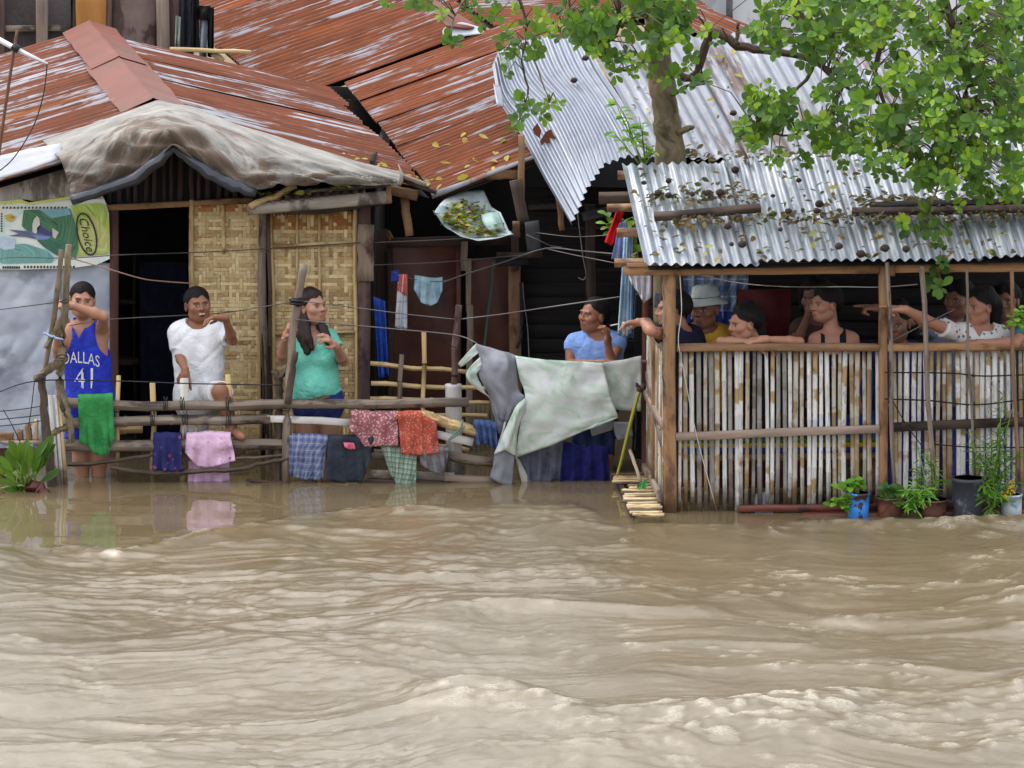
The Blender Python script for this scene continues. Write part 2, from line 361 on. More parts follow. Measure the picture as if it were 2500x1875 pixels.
# ------------------------------------------------------------------ flood water and ground
def build_water():
    xs = np.linspace(-4.3, 4.3, 500); ys = np.concatenate([np.linspace(-7.6, 1.3, 470), np.linspace(1.32, 4.6, 60)])
    X, Y = np.meshgrid(xs, ys)
    # edge between slack water by the fence and the current, in photo pixels
    e = np.array([W(px, py)[:2] for px, py in ((-150, 1335), (0, 1335), (300, 1345), (430, 1318), (560, 1296), (720, 1268), (1000, 1228), (1250, 1215), (1400, 1218), (1500, 1262), (1620, 1262), (2000, 1272), (2700, 1270))])
    yb = np.interp(X, e[:, 0], e[:, 1]) + .06 * vnoise(X * 3, Y * 0 + 2, 5)
    ss = lambda t: np.clip(t, 0, 1) ** 2 * (3 - 2 * np.clip(t, 0, 1))
    D = yb - Y; rough = ss(D / .35); far = ss(D / 1.6)
    right = ss((X + .6) / 2.4)
    wx = X + .35 * vnoise(X * .9, Y * .7, 11) + .10 * vnoise(X * 3, Y * 3, 12); wy = Y + .35 * vnoise(X * .9 + 9, Y * .7, 13) + .10 * vnoise(X * 3, Y * 3 + 5, 14)
    rid = lambda n: 1 - np.abs(n) * 2
    patch = .55 + .45 * vnoise(X * .7 + 3, Y * .45, 15)
    h = .045 * vnoise(wx * .6, wy * 1.0, 21) * far
    h += .021 * rid(vnoise(wx * .9, wy * 2.4, 22)) * rough * (.5 + .5 * patch)
    h += .012 * vnoise(wx * 1.7, wy * 5.0, 23) * rough
    h += .0052 * rid(vnoise(wx * 3.4, wy * 9, 24)) * rough * (.2 + .9 * patch)
    h += .0046 * vnoise(wx * 10, wy * 20, 25) * rough * (.25 + patch)
    h += .0032 * vnoise(wx * 22, wy * 40, 29) * rough * (.25 + patch)
    h += (.0011 * vnoise(X * 1.6, Y * 5, 26) + .0005 * vnoise(X * 5, Y * 11, 27)) * (1 - rough)
    foam = np.zeros_like(h)
    def crest(pts, hh, wd, fo, back=2.2):
        nonlocal h, foam
        q = np.array([W(a, b)[:2] for a, b in pts]); cy = np.interp(X, q[:, 0], q[:, 1]) + .07 * vnoise(X * 2.3, X * 0 + 7.7, 31) + .03 * vnoise(X * 7, X * 0 + 1.7, 32)
        t = (Y - cy) / wd; ends = ss((X - q[0, 0]) / .5) * ss((q[-1, 0] + .8 - X) / .5)
        p = np.where(t > 0, np.exp(-(t * back) ** 2), np.exp(-t ** 2)) * ends * (.72 + .4 * vnoise(X * 2.1, X * 0 + 3.3, 33))
        h += hh * p
        n = vnoise(X * 9 + wx * 3, Y * 10, 34) + .6 * vnoise(X * 22, Y * 26, 35)
        foam += fo * p * ss((n + .15) / .9) * 1.3
        h += .006 * p * n * (fo > .2)
    crest(((930, 1722), (1010, 1692), (1200, 1695), (1400, 1738), (1600, 1748), (1760, 1742), (1900, 1712), (2100, 1702), (2300, 1690), (2750, 1640)), .105, .42, .95)
    crest(((1250, 1850), (1500, 1815), (1700, 1800), (1900, 1775), (2200, 1790), (2750, 1760)), .075, .36, .55)
    crest(((60, 1340), (300, 1350), (430, 1320), (560, 1298), (720, 1270), (860, 1250)), .035, .16, .55)
    crest(((1250, 1440), (1450, 1425), (1600, 1430), (1750, 1445)), .03, .2, .5)
    crest(((1950, 1520), (2150, 1500), (2300, 1470), (2420, 1450)), .03, .15, .5)
    crest(((1900, 1283), (2050, 1278), (2200, 1275), (2330, 1285), (2700, 1280)), .06, .12, .8, 1.2)
    for px, py, r0, am in ((760, 1640, .75, .0042), (1110, 1400, .5, .004), (2050, 1560, .5, .003)):
        c = W(px, py); d = np.hypot(X - c[0], (Y - c[1]) * .85) + .05 * vnoise(X * 3, Y * 3, 41)
        h += am * np.sin(d * 34 + 3 * vnoise(X * 2.2, Y * 2.2, 45)) * np.exp(-(d / r0) ** 2) - .02 * np.exp(-(d / r0 * 1.6) ** 2)
    # boiling clumps of foam in the fast water
    n = vnoise(wx * 2.0, wy * 3.4, 42); n2 = vnoise(wx * 11, wy * 17, 43) + .6 * vnoise(wx * 26, wy * 34, 44)
    foam += rough * ss((n + .25 * right - .28) / .5) * ss((n2 - .2) / .8) * (.25 + .25 * right)
    foam += rough * ss((rid(vnoise(wx * .9, wy * 2.4, 22)) - .66) / .35) * ss((n2 - .1) / .9) * (.2 + .15 * right)
    foam = np.clip(foam, 0, 1); h += .006 * foam * (1 + n2)
    h[ys > 1.3] *= .4
    V = np.stack([X, Y, h], 2)
    g = grid(V, UV=np.stack([X, Y], 2)); nv = len(g[0]); m, n_ = X.shape
    # the same water goes on to the far banks
    b = 700.; cor = np.array([(-4.3, -7.6), (4.3, -7.6), (4.3, 4.6), (-4.3, 4.6)])
    bv = [(x, y, -.004) for x, y in cor] + [(-b, -b, -.004), (b, -b, -.004), (b, b, -.004), (-b, b, -.004)]
    F = g[1] + [[nv + 4, nv + 5, nv + 1, nv], [nv + 5, nv + 6, nv + 2, nv + 1], [nv + 6, nv + 7, nv + 3, nv + 2], [nv + 7, nv + 4, nv, nv + 3]]
    Vv = np.concatenate([g[0], bv]); U = np.concatenate([g[2], np.array(bv)[:, :2]])
    cols = np.zeros((len(Vv), 3)); cols[:nv, 0] = foam.ravel(); cols[:nv, 1] = rough.ravel(); cols[:nv, 2] = (right * far).ravel()
    k = G('muddy_flood_water', .05, 1.0); k.b.inputs['IOR'].default_value = 1.45
    a = k.attr('Col')[0]; s = k.n('ShaderNodeSeparateColor'); k.t.links.new(a, s.inputs[0]); fo, ro = s.outputs[0], s.outputs[1]
    n1 = k.noise(k.uv(1.2, 2.2, False), 1, 5, .6); c = k.ramp(n1, (.3, C(100, 87, 64)), (.7, C(114, 101, 78)))
    n3 = k.noise(k.uv(46, 90, False), 1, 6, .75)
    fm = k.math('MULTIPLY', fo, k.step(n3, .3, .6)); c = k.mix(fm, c, C(172, 164, 146))
    k.set('Base Color', c); k.set('Roughness', k.math('ADD', k.math('MULTIPLY', fm, .5), k.math('MULTIPLY_ADD', ro, .05, .03)))
    n2 = k.noise(k.uv(26, 70, False), 1, 6, .7); n4 = k.noise(k.uv(1.5, 9, False), 1, 3, .5)
    hgt = k.math('ADD', k.math('MULTIPLY', k.math('MULTIPLY', n2, ro), .9), k.math('MULTIPLY', n4, .12)); k.bump(hgt, .42, .0085)
    mk('flood_water', (Vv, F, U), k.m, kind='structure', cols=cols, label='muddy brown flood water running past the shacks')
build_water()
gmat = gm('bank_earth', C(92, 78, 58), C(128, 112, 84), 2, 2, obj=True, rough=.9)
gx = np.linspace(-60, 60, 25); gy = np.linspace(9, 140, 25); GX, GY = np.meshgrid(gx, gy)
GZ = -.35 + .55 * np.clip((GY - 9) / 3, 0, 1) + .05 * vnoise(GX * .3, GY * .3, 3)
mk('ground', grid(np.stack([GX, GY, GZ], 2)), gmat, kind='structure')
bx_, by_ = np.meshgrid(np.linspace(-700, 700, 9), np.linspace(-700, 700, 9))
mk('river_bed', grid(np.stack([bx_, by_, bx_ * 0 - .75], 2)), gmat, kind='structure')
# ------------------------------------------------------------------ builders for the shacks
def lerp(a, b, t): return np.asarray(a, float) * (1 - t) + np.asarray(b, float) * t
def roof(parent, c00, c10, c01, c11, nsh, mat, pitch=.076, amp=.009, rib=False, nv=9, sag=.012, seed=0, overlap=.04, ragged=.02, deform=None, name='roof_sheet', lining=True):
    """corrugated sheets side by side; c00-c10 is the upper edge, c01-c11 the lower, ribs run from upper to lower"""
    Lu = (np.linalg.norm(np.subtract(c10, c00)) + np.linalg.norm(np.subtract(c11, c01))) / 2
    out = []
    nn = nrm(np.cross(np.subtract(c10, c00), np.subtract(c01, c00)))
    if nn[2] < 0: nn = -nn
    if lining:  # lining: near-black sheet painting the shade seen between roof sheets
        mk('roof_shade_sheet', grid(np.array([[lerp(lerp(c00, c10, u), lerp(c01, c11, u), v) - nn * .05 for u in (.01, .5, .99)] for v in (.01, .5, .99)])), DARK, parent)
    for s in range(nsh):
        u0 = max(0, s / nsh - overlap / Lu * .5); u1 = min(1, (s + 1) / nsh + overlap / Lu * .5)
        nu = max(4, int((u1 - u0) * Lu / pitch * (6 if not rib else 8)))
        uu = np.linspace(u0, u1, nu); e0, e1 = rnd(-1, 1) * ragged, rnd(-1, 1) * ragged; tilt = rnd(-.006, .006)
        P = np.zeros((nv, nu, 3))
        for i in range(nv):
            v = i / (nv - 1); v = v * (1 + e1) if v > .5 else v + (1 - v) * max(e0, 0)
            for j, u in enumerate(uu):
                ph = u * Lu / pitch * 2 * math.pi
                hgt = amp * math.cos(ph) if not rib else amp * 2 * max(0, math.cos(ph)) ** 5
                p = lerp(lerp(c00, c10, u), lerp(c01, c11, u), v)
                p = p + nn * (hgt + .003 * (s % 2) + tilt * (u - u0) / (u1 - u0) * 4 + sag * math.sin(v * 5 + s + seed) * .4)
                if deform: p = p + deform(u, v)
                P[i, j] = p
        out.append(mk(name, grid(P), mat, parent))
    return out
def pb(px0, py0, px1, py1, Y, w, d, Y1=None, j=.002):
    """timber between two photo points; w is its width in photo pixels, d its depth in metres"""
    return beam(A(px0, py0, Y), A(px1, py1, Y if Y1 is None else Y1), w * MP(Y), d, up=(0, -1, 0), j=j)
def pbam(px0, py0, px1, py1, Y, rp, Y1=None, seg=.28, bend=0, n=10, taper=.92):
    return bamboo(A(px0, py0, Y), A(px1, py1, Y if Y1 is None else Y1), rp * MP(Y), seg, n, bend, taper)
def plimb(pts, rads, Y, n=8, jit=.002):
    P = [A(p[0], p[1], Y + (p[2] if len(p) > 2 else 0)) for p in pts]
    return limb(P, [r * MP(Y) for r in rads], n, jit)
def panel(px0, py0, px1, py1, Y, th=.02):
    a = A(px0, py0, Y); b = A(px1, py1, Y)
    return box(min(a[0], b[0]), max(a[0], b[0]), Y, Y + th, min(a[2], b[2]), max(a[2], b[2]))
def quad(pts, Y, n=2):
    """flat polygon fan given in photo pixels (Y per point or one Y)"""
    V = [A(p[0], p[1], p[2] if len(p) > 2 else Y) for p in pts]; V = np.array(V)
    return V, [list(range(len(V)))], np.stack([V[:, 0], V[:, 2]], 1)
def patchg(rows, nu=16, sub=4):
    """surface through rows of (px, py, Y) points"""
    Rw = [ppoly([A(*p) for p in r], nu) for r in rows]; out = []
    K = [2 * Rw[0] - Rw[1]] + Rw + [2 * Rw[-1] - Rw[-2]]
    for i in range(1, len(K) - 2):
        for s in range(sub):
            t = s / sub
            out.append(.5 * (2 * K[i] + (K[i + 1] - K[i - 1]) * t + (2 * K[i - 1] - 5 * K[i] + 4 * K[i + 1] - K[i + 2]) * t * t + (-K[i - 1] + 3 * K[i] - 3 * K[i + 1] + K[i + 2]) * t ** 3))
    out.append(Rw[-1]); return np.array(out)
def text_geo(s, size=1.0, shear=0.0, sub=0):
    cu = bpy.data.curves.new('lettering', 'FONT'); cu.body = s; cu.size = size; cu.shear = shear; cu.resolution_u = 4
    ob = bpy.data.objects.new('lettering', cu); COL.objects.link(ob)
    me = ob.to_mesh(); bm = bmesh.new(); bm.from_mesh(me); bmesh.ops.triangulate(bm, faces=bm.faces[:])
    for _ in range(sub): bmesh.ops.subdivide_edges(bm, edges=bm.edges[:], cuts=1)
    bmesh.ops.triangulate(bm, faces=bm.faces[:])
    V = np.array([v.co[:] for v in bm.verts]); F = [[v.index for v in f.verts] for f in bm.faces]
    bm.free(); ob.to_mesh_clear(); bpy.data.objects.remove(ob); bpy.data.curves.remove(cu)
    return V, F
WEAVE = []
for i_, (a_, b_) in enumerate(((C(178, 152, 108), C(204, 182, 140)), (C(194, 170, 126), C(216, 196, 154)), (C(158, 128, 86), C(186, 158, 114)))):
    WEAVE.append(gm('split_bamboo_strip_%d' % i_, a_, b_, 60, 2.0, stain=C(140, 100, 60), sth=(.56, .7), ssc=(10, 3), rough=.55, bump=.4, amt=.2, wet=True))
WEAVED = gm('scorched_bamboo_strip', C(132, 86, 46), C(172, 118, 66), 60, 2, rough=.6, amt=.2)
def weave(parent, px0, px1, py0, py1, Y, pitch=.0245, seed=0, darktop=0):
    a = A(px0, py0, Y); b = A(px1, py1, Y); x0, x1, z1, z0 = a[0], b[0], a[2], b[2]
    nx = int((x1 - x0) / pitch); nz = int((z1 - z0) / pitch); rr = random.Random(seed)
    def over(i, j):            # does the upright strip j lie in front of cross strip i
        zig = abs((i % 10) - 5); k = (j + zig + (2 if (i // 10) % 2 else 0)) % 6
        return (k < 2) if hash((i // 3, j // 2, seed)) % 11 else k < 4
    mats = WEAVE
    for i in range(nz):
        zc = z0 + (i + .5) * pitch + rr.uniform(-.003, .003); hw = pitch * rr.uniform(.38, .53)
        P = np.zeros((2, nx * 2 + 1, 3))
        for q in range(nx * 2 + 1):
            j = min(q // 2, nx - 1); x = x0 + q * pitch / 2; d = .0042 if over(i, j) else -.0035
            if q % 2 == 0: d = (d + (.0042 if over(i, max(j - 1, 0)) else -.0035)) / 2
            wob = .0015 * math.sin(x * 14 + i)
            P[0, q] = (x, Y + d, zc - hw + wob); P[1, q] = (x, Y + d, zc + hw + wob)
        m = WEAVED if (nz - i) < darktop + rr.randint(0, 2) else rr.choice(mats)
        mk('weave_strip', slabify(P[::-1], .0015), m, parent, smooth=False)
    for j in range(nx):
        xc = x0 + (j + .5) * pitch + rr.uniform(-.003, .003); hw = pitch * rr.uniform(.36, .52)
        P = np.zeros((nz * 2 + 1, 2, 3))
        for q in range(nz * 2 + 1):
            i = min(q // 2, nz - 1); z = z0 + q * pitch / 2; d = -.0035 if over(i, j) else .0042
            if q % 2 == 0: d = (d + (-.0035 if over(max(i - 1, 0), j) else .0042)) / 2
            P[q, 0] = (xc - hw, Y + d, z); P[q, 1] = (xc + hw, Y + d, z)
        mk('weave_strip', slabify(P, .0015), rr.choice(mats), parent, smooth=False)

# ------------------------------------------------------------------ red-roofed shack
S1 = T('red_roofed_shack', 'shack with rusty red gable roof, canvas-draped gable and woven bamboo front walls', 'shack', A(450, 1180, 2.0))
R0, R1 = A(425, 318, 1.75), A(217, 71, 5.5)
E0, E1 = A(1062, 470, 1.75), A(798, 206, 5.3)
L0, L1 = A(-260, 520, 1.75), A(-500, 290, 5.5)
rf = T('roof', parent=S1)
roof(rf, R0, R1, E0, E1, 5, RUSTP, .11, .012, rib=False, seed=1)
roof(rf, R0, R1, L0, L1, 5, RUST2, .10, .012, rib=False, seed=2)
# ridge cap of bent sheet
def cap(parent, p0, p1, left, right, hw, mat, lift=.03):
    d = nrm(p1 - p0); l = nrm(left - p0); r = nrm(right - p0); l = nrm(l - d * np.dot(l, d)); r = nrm(r - d * np.dot(r, d)); rows = []
    for i in range(13):
        t = i / 12; c = lerp(p0, p1, t) + np.array([0, 0, lift + .006 * math.sin(i * 1.7)])
        rows.append([c + l * hw * 1.15, c + l * hw * .55 + np.array([0, 0, .012]), c + l * .02 + np.array([0, 0, .02]), c + np.array([0, 0, .026]), c + r * .02 + np.array([0, 0, .02]), c + r * hw * .55 + np.array([0, 0, .012]), c + r * hw * 1.15])
    mk('ridge_cap', grid(rows), mat, parent)
cap(rf, lerp(R0, R1, .62), lerp(R0, R1, 1.0), lerp(L0, L1, .62), lerp(E0, E1, .62), .18, RCAP, .035)
cap(rf, lerp(R0, R1, .22), lerp(R0, R1, .66), lerp(L0, L1, .22), lerp(E0, E1, .22), .20, RCAP, .028)
# white-grey sheets along the left rake
mk('rake_sheet', slabify(patchg([[(-40, 392, 1.7), (60, 368, 1.7), (148, 352, 1.7)], [(-40, 425, 1.64), (60, 400, 1.64), (150, 372, 1.64)], [(-40, 448, 1.6), (60, 420, 1.6), (150, 388, 1.6)]], 8, 3), .01),
   gm('bare_edge_sheet', C(176, 178, 188), C(206, 208, 216), 3, 12, stain=C(150, 112, 92), sth=(.56, .7), rough=.5), rf)
# walls
wl = T('front_wall', parent=S1)
def crinkle(px0, py0, px1, py1, Y, seed, amp=.014):
    nx_, nz_ = int((px1 - px0) / 5), int((py1 - py0) / 5); P = np.array([[A(x_, y_, Y) for x_ in np.linspace(px0, px1, nx_)] for y_ in np.linspace(py0, py1, nz_)]); u_, v_ = np.meshgrid(np.linspace(0, (px1 - px0) / 90, nx_), np.linspace(0, (py1 - py0) / 90, nz_))
    P[:, :, 1] = Y + amp * .5 * vnoise(u_, v_ * .8, seed) + amp * .5 * (1 - 2 * np.abs(vnoise(u_ * 1.6 + v_, v_ * 1.3, seed + 1))) + amp * .2 * vnoise(u_ * 5, v_ * 5, seed + 2); return slabify(P, .004)
mk('wall_sheet', crinkle(-260, 640, 148, 1230, 2.0, 91), TIN, wl)
mk('wall_sheet', crinkle(146, 642, 272, 1230, 2.012, 95), TIN, wl)
mk('wall_sheet', panel(-260, 395, 258, 660, 2.03, .02), DARK, wl)
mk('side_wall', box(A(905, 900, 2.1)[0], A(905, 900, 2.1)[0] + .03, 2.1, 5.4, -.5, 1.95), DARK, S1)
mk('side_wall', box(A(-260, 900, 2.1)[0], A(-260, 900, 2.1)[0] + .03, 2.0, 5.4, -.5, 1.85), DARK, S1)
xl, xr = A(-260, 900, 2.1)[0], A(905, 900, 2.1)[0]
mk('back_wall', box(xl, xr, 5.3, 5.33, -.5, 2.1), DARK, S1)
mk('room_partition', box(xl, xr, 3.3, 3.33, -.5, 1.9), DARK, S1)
# gable boards under the canvas
gb = T('gable', parent=S1)
mk('gable_backing', panel(235, 372, 640, 500, 2.06, .02), gm('dark_gable', C(28, 28, 38), C(40, 38, 46), 4, 4, rough=.8), gb)
for k in range(17):
    x = 246 + k * 22 + rnd(-3, 3)
    mk('board', pb(x, 362 + rnd(-4, 4), x + rnd(-2, 2), 500, 2.035, rnd(8, 13), .012), gm('dark_board', C(44, 36, 40), C(72, 58, 56), 26, 3, rough=.8) if k == 0 else bpy.data.materials['dark_board'], gb)
# door opening
dr = T('doorway', parent=S1)
mk('lintel', pb(255, 507, 618, 488, 1.985, 14, .05), WOODO, dr)
mk('jamb', pb(279, 512, 281, 1230, 2.0, 21, .06), gm('dark_red_jamb', C(66, 44, 42), C(92, 64, 58), 26, 3, stain=C(120, 90, 80), sth=(.6, .7), rough=.7), dr)
mk('curtain', loft([(340, 640), (455, 640)], [(345, 1230), (460, 1230)], 2.7, 26, 14, .02, 4, 5), cloth('navy_curtain', C(30, 34, 52), C(20, 22, 34)), dr)
mk('shelf_post', pb(328, 620, 330, 1200, 3.0, 8, .05), WOODD, dr)
mk('shelf', pb(275, 880, 335, 878, 3.0, 14, .25), WOODD, dr)
mk('shelf', pb(275, 735, 335, 733, 3.0, 8, .25), WOODD, dr)
# woven panels
w1 = T('woven_panel', parent=S1); weave(w1, 464, 637, 490, 1225, 2.0, seed=1, darktop=2)
mk('frame_strip', pbam(468, 488, 470, 1225, 1.975, 6, seg=.3), BAMY, w1)
mk('frame_strip', pb(545, 500, 546, 620, 1.985, 7, .01), BAMY, w1)
mk('frame_strip', pb(632, 520, 634, 1225, 1.985, 7, .012), BAMY, w1)
w2 = T('woven_panel', parent=S1); weave(w2, 657, 876, 512, 1225, 2.0, seed=2, darktop=5)
for a, b, c, d, r in ((661, 520, 673, 1225, 6), (868, 505, 872, 1225, 6)):
    mk('frame_strip', pbam(a, b, c, d, 1.975, r, seg=.3), BAMY, w2)
mk('frame_strip', pbam(668, 601, 866, 592, 1.97, 5.5, seg=.2), BAMY, w2)
mk('frame_strip', pbam(672, 812, 866, 812, 1.97, 5.5, seg=.2), BAMY, w2)
for x in (725, 779):
    mk('frame_strip', pb(x, 522, x + 1, 1225, 1.984, 6, .008), BAMY, w2)
mk('wall_post', plimb([(643, 512), (640, 640), (642, 800), (650, 920), (655, 1080), (657, 1200)], [9, 10, 10, 9, 8, 8], 1.95, 9), BAMG, S1)
mk('wall_post', pb(655, 515, 662, 1000, 1.96, 9, .03), WOODD, S1)
for k, (a, b) in enumerate(((640, 8), (650, 4), (658, -4), (646, -6))):
    mk('split_stick', plimb([(a, 800 + k * 22), (a + b * .5, 930), (a + b, 1060 + k * 10)], [3, 3.5, 3], 1.93, 6), WOODD, S1)
mk('corner_post', pb(889, 470, 890, 1225, 1.98, 30, .08), WOODP, S1)
mk('post_patch', pb(894, 548, 893, 686, 1.93, 40, .02), WOOD, S1)
mk('hanging_prop', pb(986, 480, 1000, 575, 1.9, 20, .05), WOODB, S1)
mk('eave_beam', pb(952, 462, 1020, 478, 1.75, 24, .07), WOODB, S1)
mk('eave_batten', pb(975, 428, 1050, 452, 1.68, 10, .05), WOOD, S1)
mk('eave_batten', pb(985, 440, 1066, 470, 1.7, 9, .06), WOODD, S1)
mk('fringe', join(*[pb(670 + k * 9 + rnd(-2, 2), 512, 676 + k * 9, 520 + rnd(2, 10), 1.9, 6, .004) for k in range(7)]), WOOD, S1)

# old sacking and the printed feed sack hung on the grey wall
sk = T('feed_sack', 'printed feed sack in green and yellow nailed on the grey wall', 'sack', A(130, 660, 1.97))
UVs = lambda P: grid(P)
mk('sacking', grid(patchg([[(-60, 415, 1.975), (60, 400, 1.965), (160, 380, 1.975), (225, 440, 1.975)], [(-60, 450, 1.96), (60, 445, 1.95), (160, 430, 1.955), (245, 470, 1.965)], [(-60, 505, 1.965), (60, 500, 1.955), (160, 498, 1.955), (262, 500, 1.965)]], 26, 8)), SACKM, sk)
mk('sack_cloth', grid(patchg([[(-60, 490, 1.962), (60, 492, 1.95), (175, 488, 1.95), (255, 486, 1.957), (266, 520, 1.957)], [(-60, 570, 1.957), (60, 570, 1.95), (175, 570, 1.95), (262, 560, 1.953), (268, 580, 1.955)], [(-60, 658, 1.955), (60, 658, 1.95), (175, 655, 1.95), (240, 645, 1.953), (268, 632, 1.955)]], 30, 8)),
   gm('pale_sack', C(208, 214, 210), C(228, 232, 226), 3, 30, stain=C(190, 214, 214), ssc=(3, 6), rough=.6, bump=.2), sk)
def prt(pts, col, k, nz=.25, nm=None):
    col = tuple(int(q * .76 + 52) for q in col)
    m = gm('print_%d_%d_%d' % col, C(*[int(q * (1 - nz)) for q in col]), C(*col), 14, 60, rough=.6, bump=.05)
    V = ppoly(list(pts) + [pts[0]], 36)[:-1]; c = V.mean(0)
    P = np.array([[A(q[0], q[1], 1.944 - .0012 * k) for q in (lerp(c, v, t) for t in (0.02, .35, .7, 1))] for v in list(V) + [V[0]]])
    mk('print', grid(P), m, sk)
q6 = lambda x, y: (x * .1808, 370 + y * .1808)
prt([q6(*p) for p in ((0, 680), (280, 640), (380, 690), (960, 600), (970, 640), (400, 720), (280, 690), (0, 715))], (214, 222, 88), 1)
prt([q6(*p) for p in ((960, 720), (1400, 690), (1475, 900), (1478, 1380), (1050, 1420), (1060, 1240), (1000, 900))], (176, 208, 72), 1, .35)
prt([q6(*p) for p in ((1150, 900), (1290, 870), (1470, 1100), (1440, 1360), (1080, 1380), (1040, 1100))], (222, 228, 120), 2, .2)
prt([q6(*p) for p in ((320, 790), (940, 760), (1010, 960), (1060, 1270), (1020, 1470), (760, 1400), (560, 1250), (420, 1100), (290, 1020))], (58, 130, 84), 2, .45)
prt([q6(*p) for p in ((520, 780), (930, 765), (960, 850), (700, 900))], (110, 178, 190), 3, .3)
prt([q6(*p) for p in ((500, 1200), (820, 1200), (1050, 1300), (760, 1400), (580, 1280))], (30, 96, 74), 3, .4)
prt([q6(*p) for p in ((0, 1280), (330, 1240), (620, 1330), (740, 1440), (700, 1500), (0, 1510))], (108, 184, 180), 2, .35)
prt([q6(*p) for p in ((0, 1150), (200, 1170), (200, 1310), (60, 1330), (0, 1300))], (176, 198, 222), 3, .15)
prt([q6(*p) for p in ((500, 870), (530, 900), (540, 1000), (490, 1110), (440, 1090), (435, 990), (460, 910))], (216, 218, 200), 5, .12)
prt([q6(*p) for p in ((540, 990), (640, 1070), (720, 1090), (700, 1150), (500, 1090), (500, 1030))], (42, 52, 130), 5, .3)
prt([q6(*p) for p in ((110, 1050), (430, 1080), (690, 1140), (640, 1180), (480, 1180), (330, 1150), (100, 1140), (260, 1110))], (84, 88, 138), 4, .35)
prt([q6(*p) for p in ((440, 1120), (690, 1150), (640, 1190), (500, 1190))], (120, 146, 222), 6, .2)
prt([q6(*p) for p in ((705, 1030), (795, 1090), (745, 1180), (710, 1150))], (206, 210, 196), 6, .15)
prt([q6(*p) for p in ((60, 860), (150, 840), (220, 890), (150, 950), (90, 930))], (224, 198, 52), 3, .2)
prt([q6(*p) for p in ((130, 875), (180, 870), (200, 895), (150, 905))], (214, 120, 40), 5, .2)
# the lettered oval
ox, oy = q6(1170, 1115); dd = nrm((.24, 1)); rr_ = np.array([dd[1], -dd[0]])
INK = gm('black_print', C(40, 42, 44), C(54, 56, 56), 5, 5, rough=.6, bump=0)
Yt = 1.934
ring = [[A(*(np.array([ox, oy]) + dd * math.cos(t) * (54 - e) + rr_ * math.sin(t) * (24 - e)), Yt) for e in (0, 4.2)] for t in np.linspace(0, 2 * math.pi, 49)]
mk('oval_outline', grid(ring), INK, sk)
Vt, Ft = text_geo('Choice', 1, .35); wdt = Vt[:, 0].max()
P = np.array([A(*(np.array([ox, oy]) + dd * ((v[0] / wdt - .5) * 88) + rr_ * ((v[1] - .33) * 30)), Yt) for v in Vt]); mk('lettering', (P, Ft, Vt[:, :2]), INK, sk, smooth=False)
for x0, x1, y, s in ((6, 48, 653, ''), (58, 180, 652, 'small')):
    mk('print_line', join(*[quad([(x, y - 3), (x + 4.5, y - 3.5), (x + 4.5, y + 2.5), (x, y + 3)], 1.941) for x in np.arange(x0, x1, 8 if s else 5.5)]), INK, sk)
mk('print_line', join(*[quad([(x, 505), (x + 4, 504), (x + 4, 509), (x, 510)], 1.941) for x in np.arange(6, 165, 9)]), INK, sk)
mk('print_line', join(*[quad([(2, y), (6, y), (6, y + 4), (2, y + 4)], 1.941) for y in np.arange(520, 566, 6)]), INK, sk)

# canvas over the gable
tp = T('canvas_tarp', 'dirty canvas tarpaulin draped over the shack gable, its lower hem rolled in black plastic', 'tarpaulin', A(500, 480, 1.4))
rows = [[(105, 346, 2.0), (200, 312, 2.15), (300, 276, 2.35), (385, 246, 2.5), (470, 262, 2.35), (560, 298, 2.15), (700, 343, 1.95), (840, 384, 1.8), (985, 424, 1.66)],
        [(122, 362, 1.75), (215, 330, 1.85), (320, 292, 1.95), (405, 285, 1.98), (480, 292, 1.92), (570, 322, 1.85), (705, 360, 1.75), (845, 400, 1.67), (984, 430, 1.6)],
        [(150, 398, 1.5), (235, 362, 1.55), (330, 330, 1.5), (412, 312, 1.46), (490, 325, 1.55), (580, 362, 1.55), (710, 392, 1.52), (848, 420, 1.5), (982, 437, 1.52)],
        [(165, 440, 1.46), (245, 418, 1.42), (335, 392, 1.45), (418, 336, 1.36), (500, 368, 1.44), (590, 415, 1.43), (715, 420, 1.42), (850, 436, 1.43), (980, 445, 1.48)],
        [(178, 486, 1.44), (250, 466, 1.44), (335, 430, 1.44), (425, 366, 1.40), (505, 416, 1.42), (600, 464, 1.4), (720, 455, 1.4), (850, 452, 1.4), (978, 452, 1.45)]]
P = patchg(rows, 90, 10); m_, n_ = P.shape[:2]
uu, vv = np.meshgrid(np.linspace(0, 1, n_), np.linspace(0, 1, m_))
fold = .05 * vnoise(uu * 9 + vv * 5, vv * 2.2, 51) + .038 * (1 - 2 * np.abs(vnoise(uu * 16 - vv * 8, vv * 3, 52))) + .010 * vnoise(uu * 40, vv * 12, 53)
P[:, :, 1] -= fold * (.15 + .85 * vv) ; P[:, :, 2] += fold * .45 * (.2 + vv)
mk('canvas', slabify(P, .004), TARPC, tp)
rp = [(176, 490), (250, 468), (330, 432), (390, 388), (425, 367), (462, 388), (510, 420), (570, 455), (625, 470)]
mk('rolled_hem', limb([A(x, y, 1.40) + np.array([0, 0, .01 * math.sin(i * 2)]) for i, (x, y) in enumerate(rp)], [.034, .036, .04, .036, .03, .034, .04, .038, .03], 10, .004), TARPK, tp)
mk('canvas_end', slabify(patchg([[(972, 402, 1.5), (984, 424, 1.46)], [(976, 426, 1.44), (983, 438, 1.44)], [(968, 452, 1.42), (978, 452, 1.45)]], 6, 3), .006), gm('grey_tarp_edge', C(120, 118, 116), C(150, 148, 144), 5, 5, rough=.6), tp)
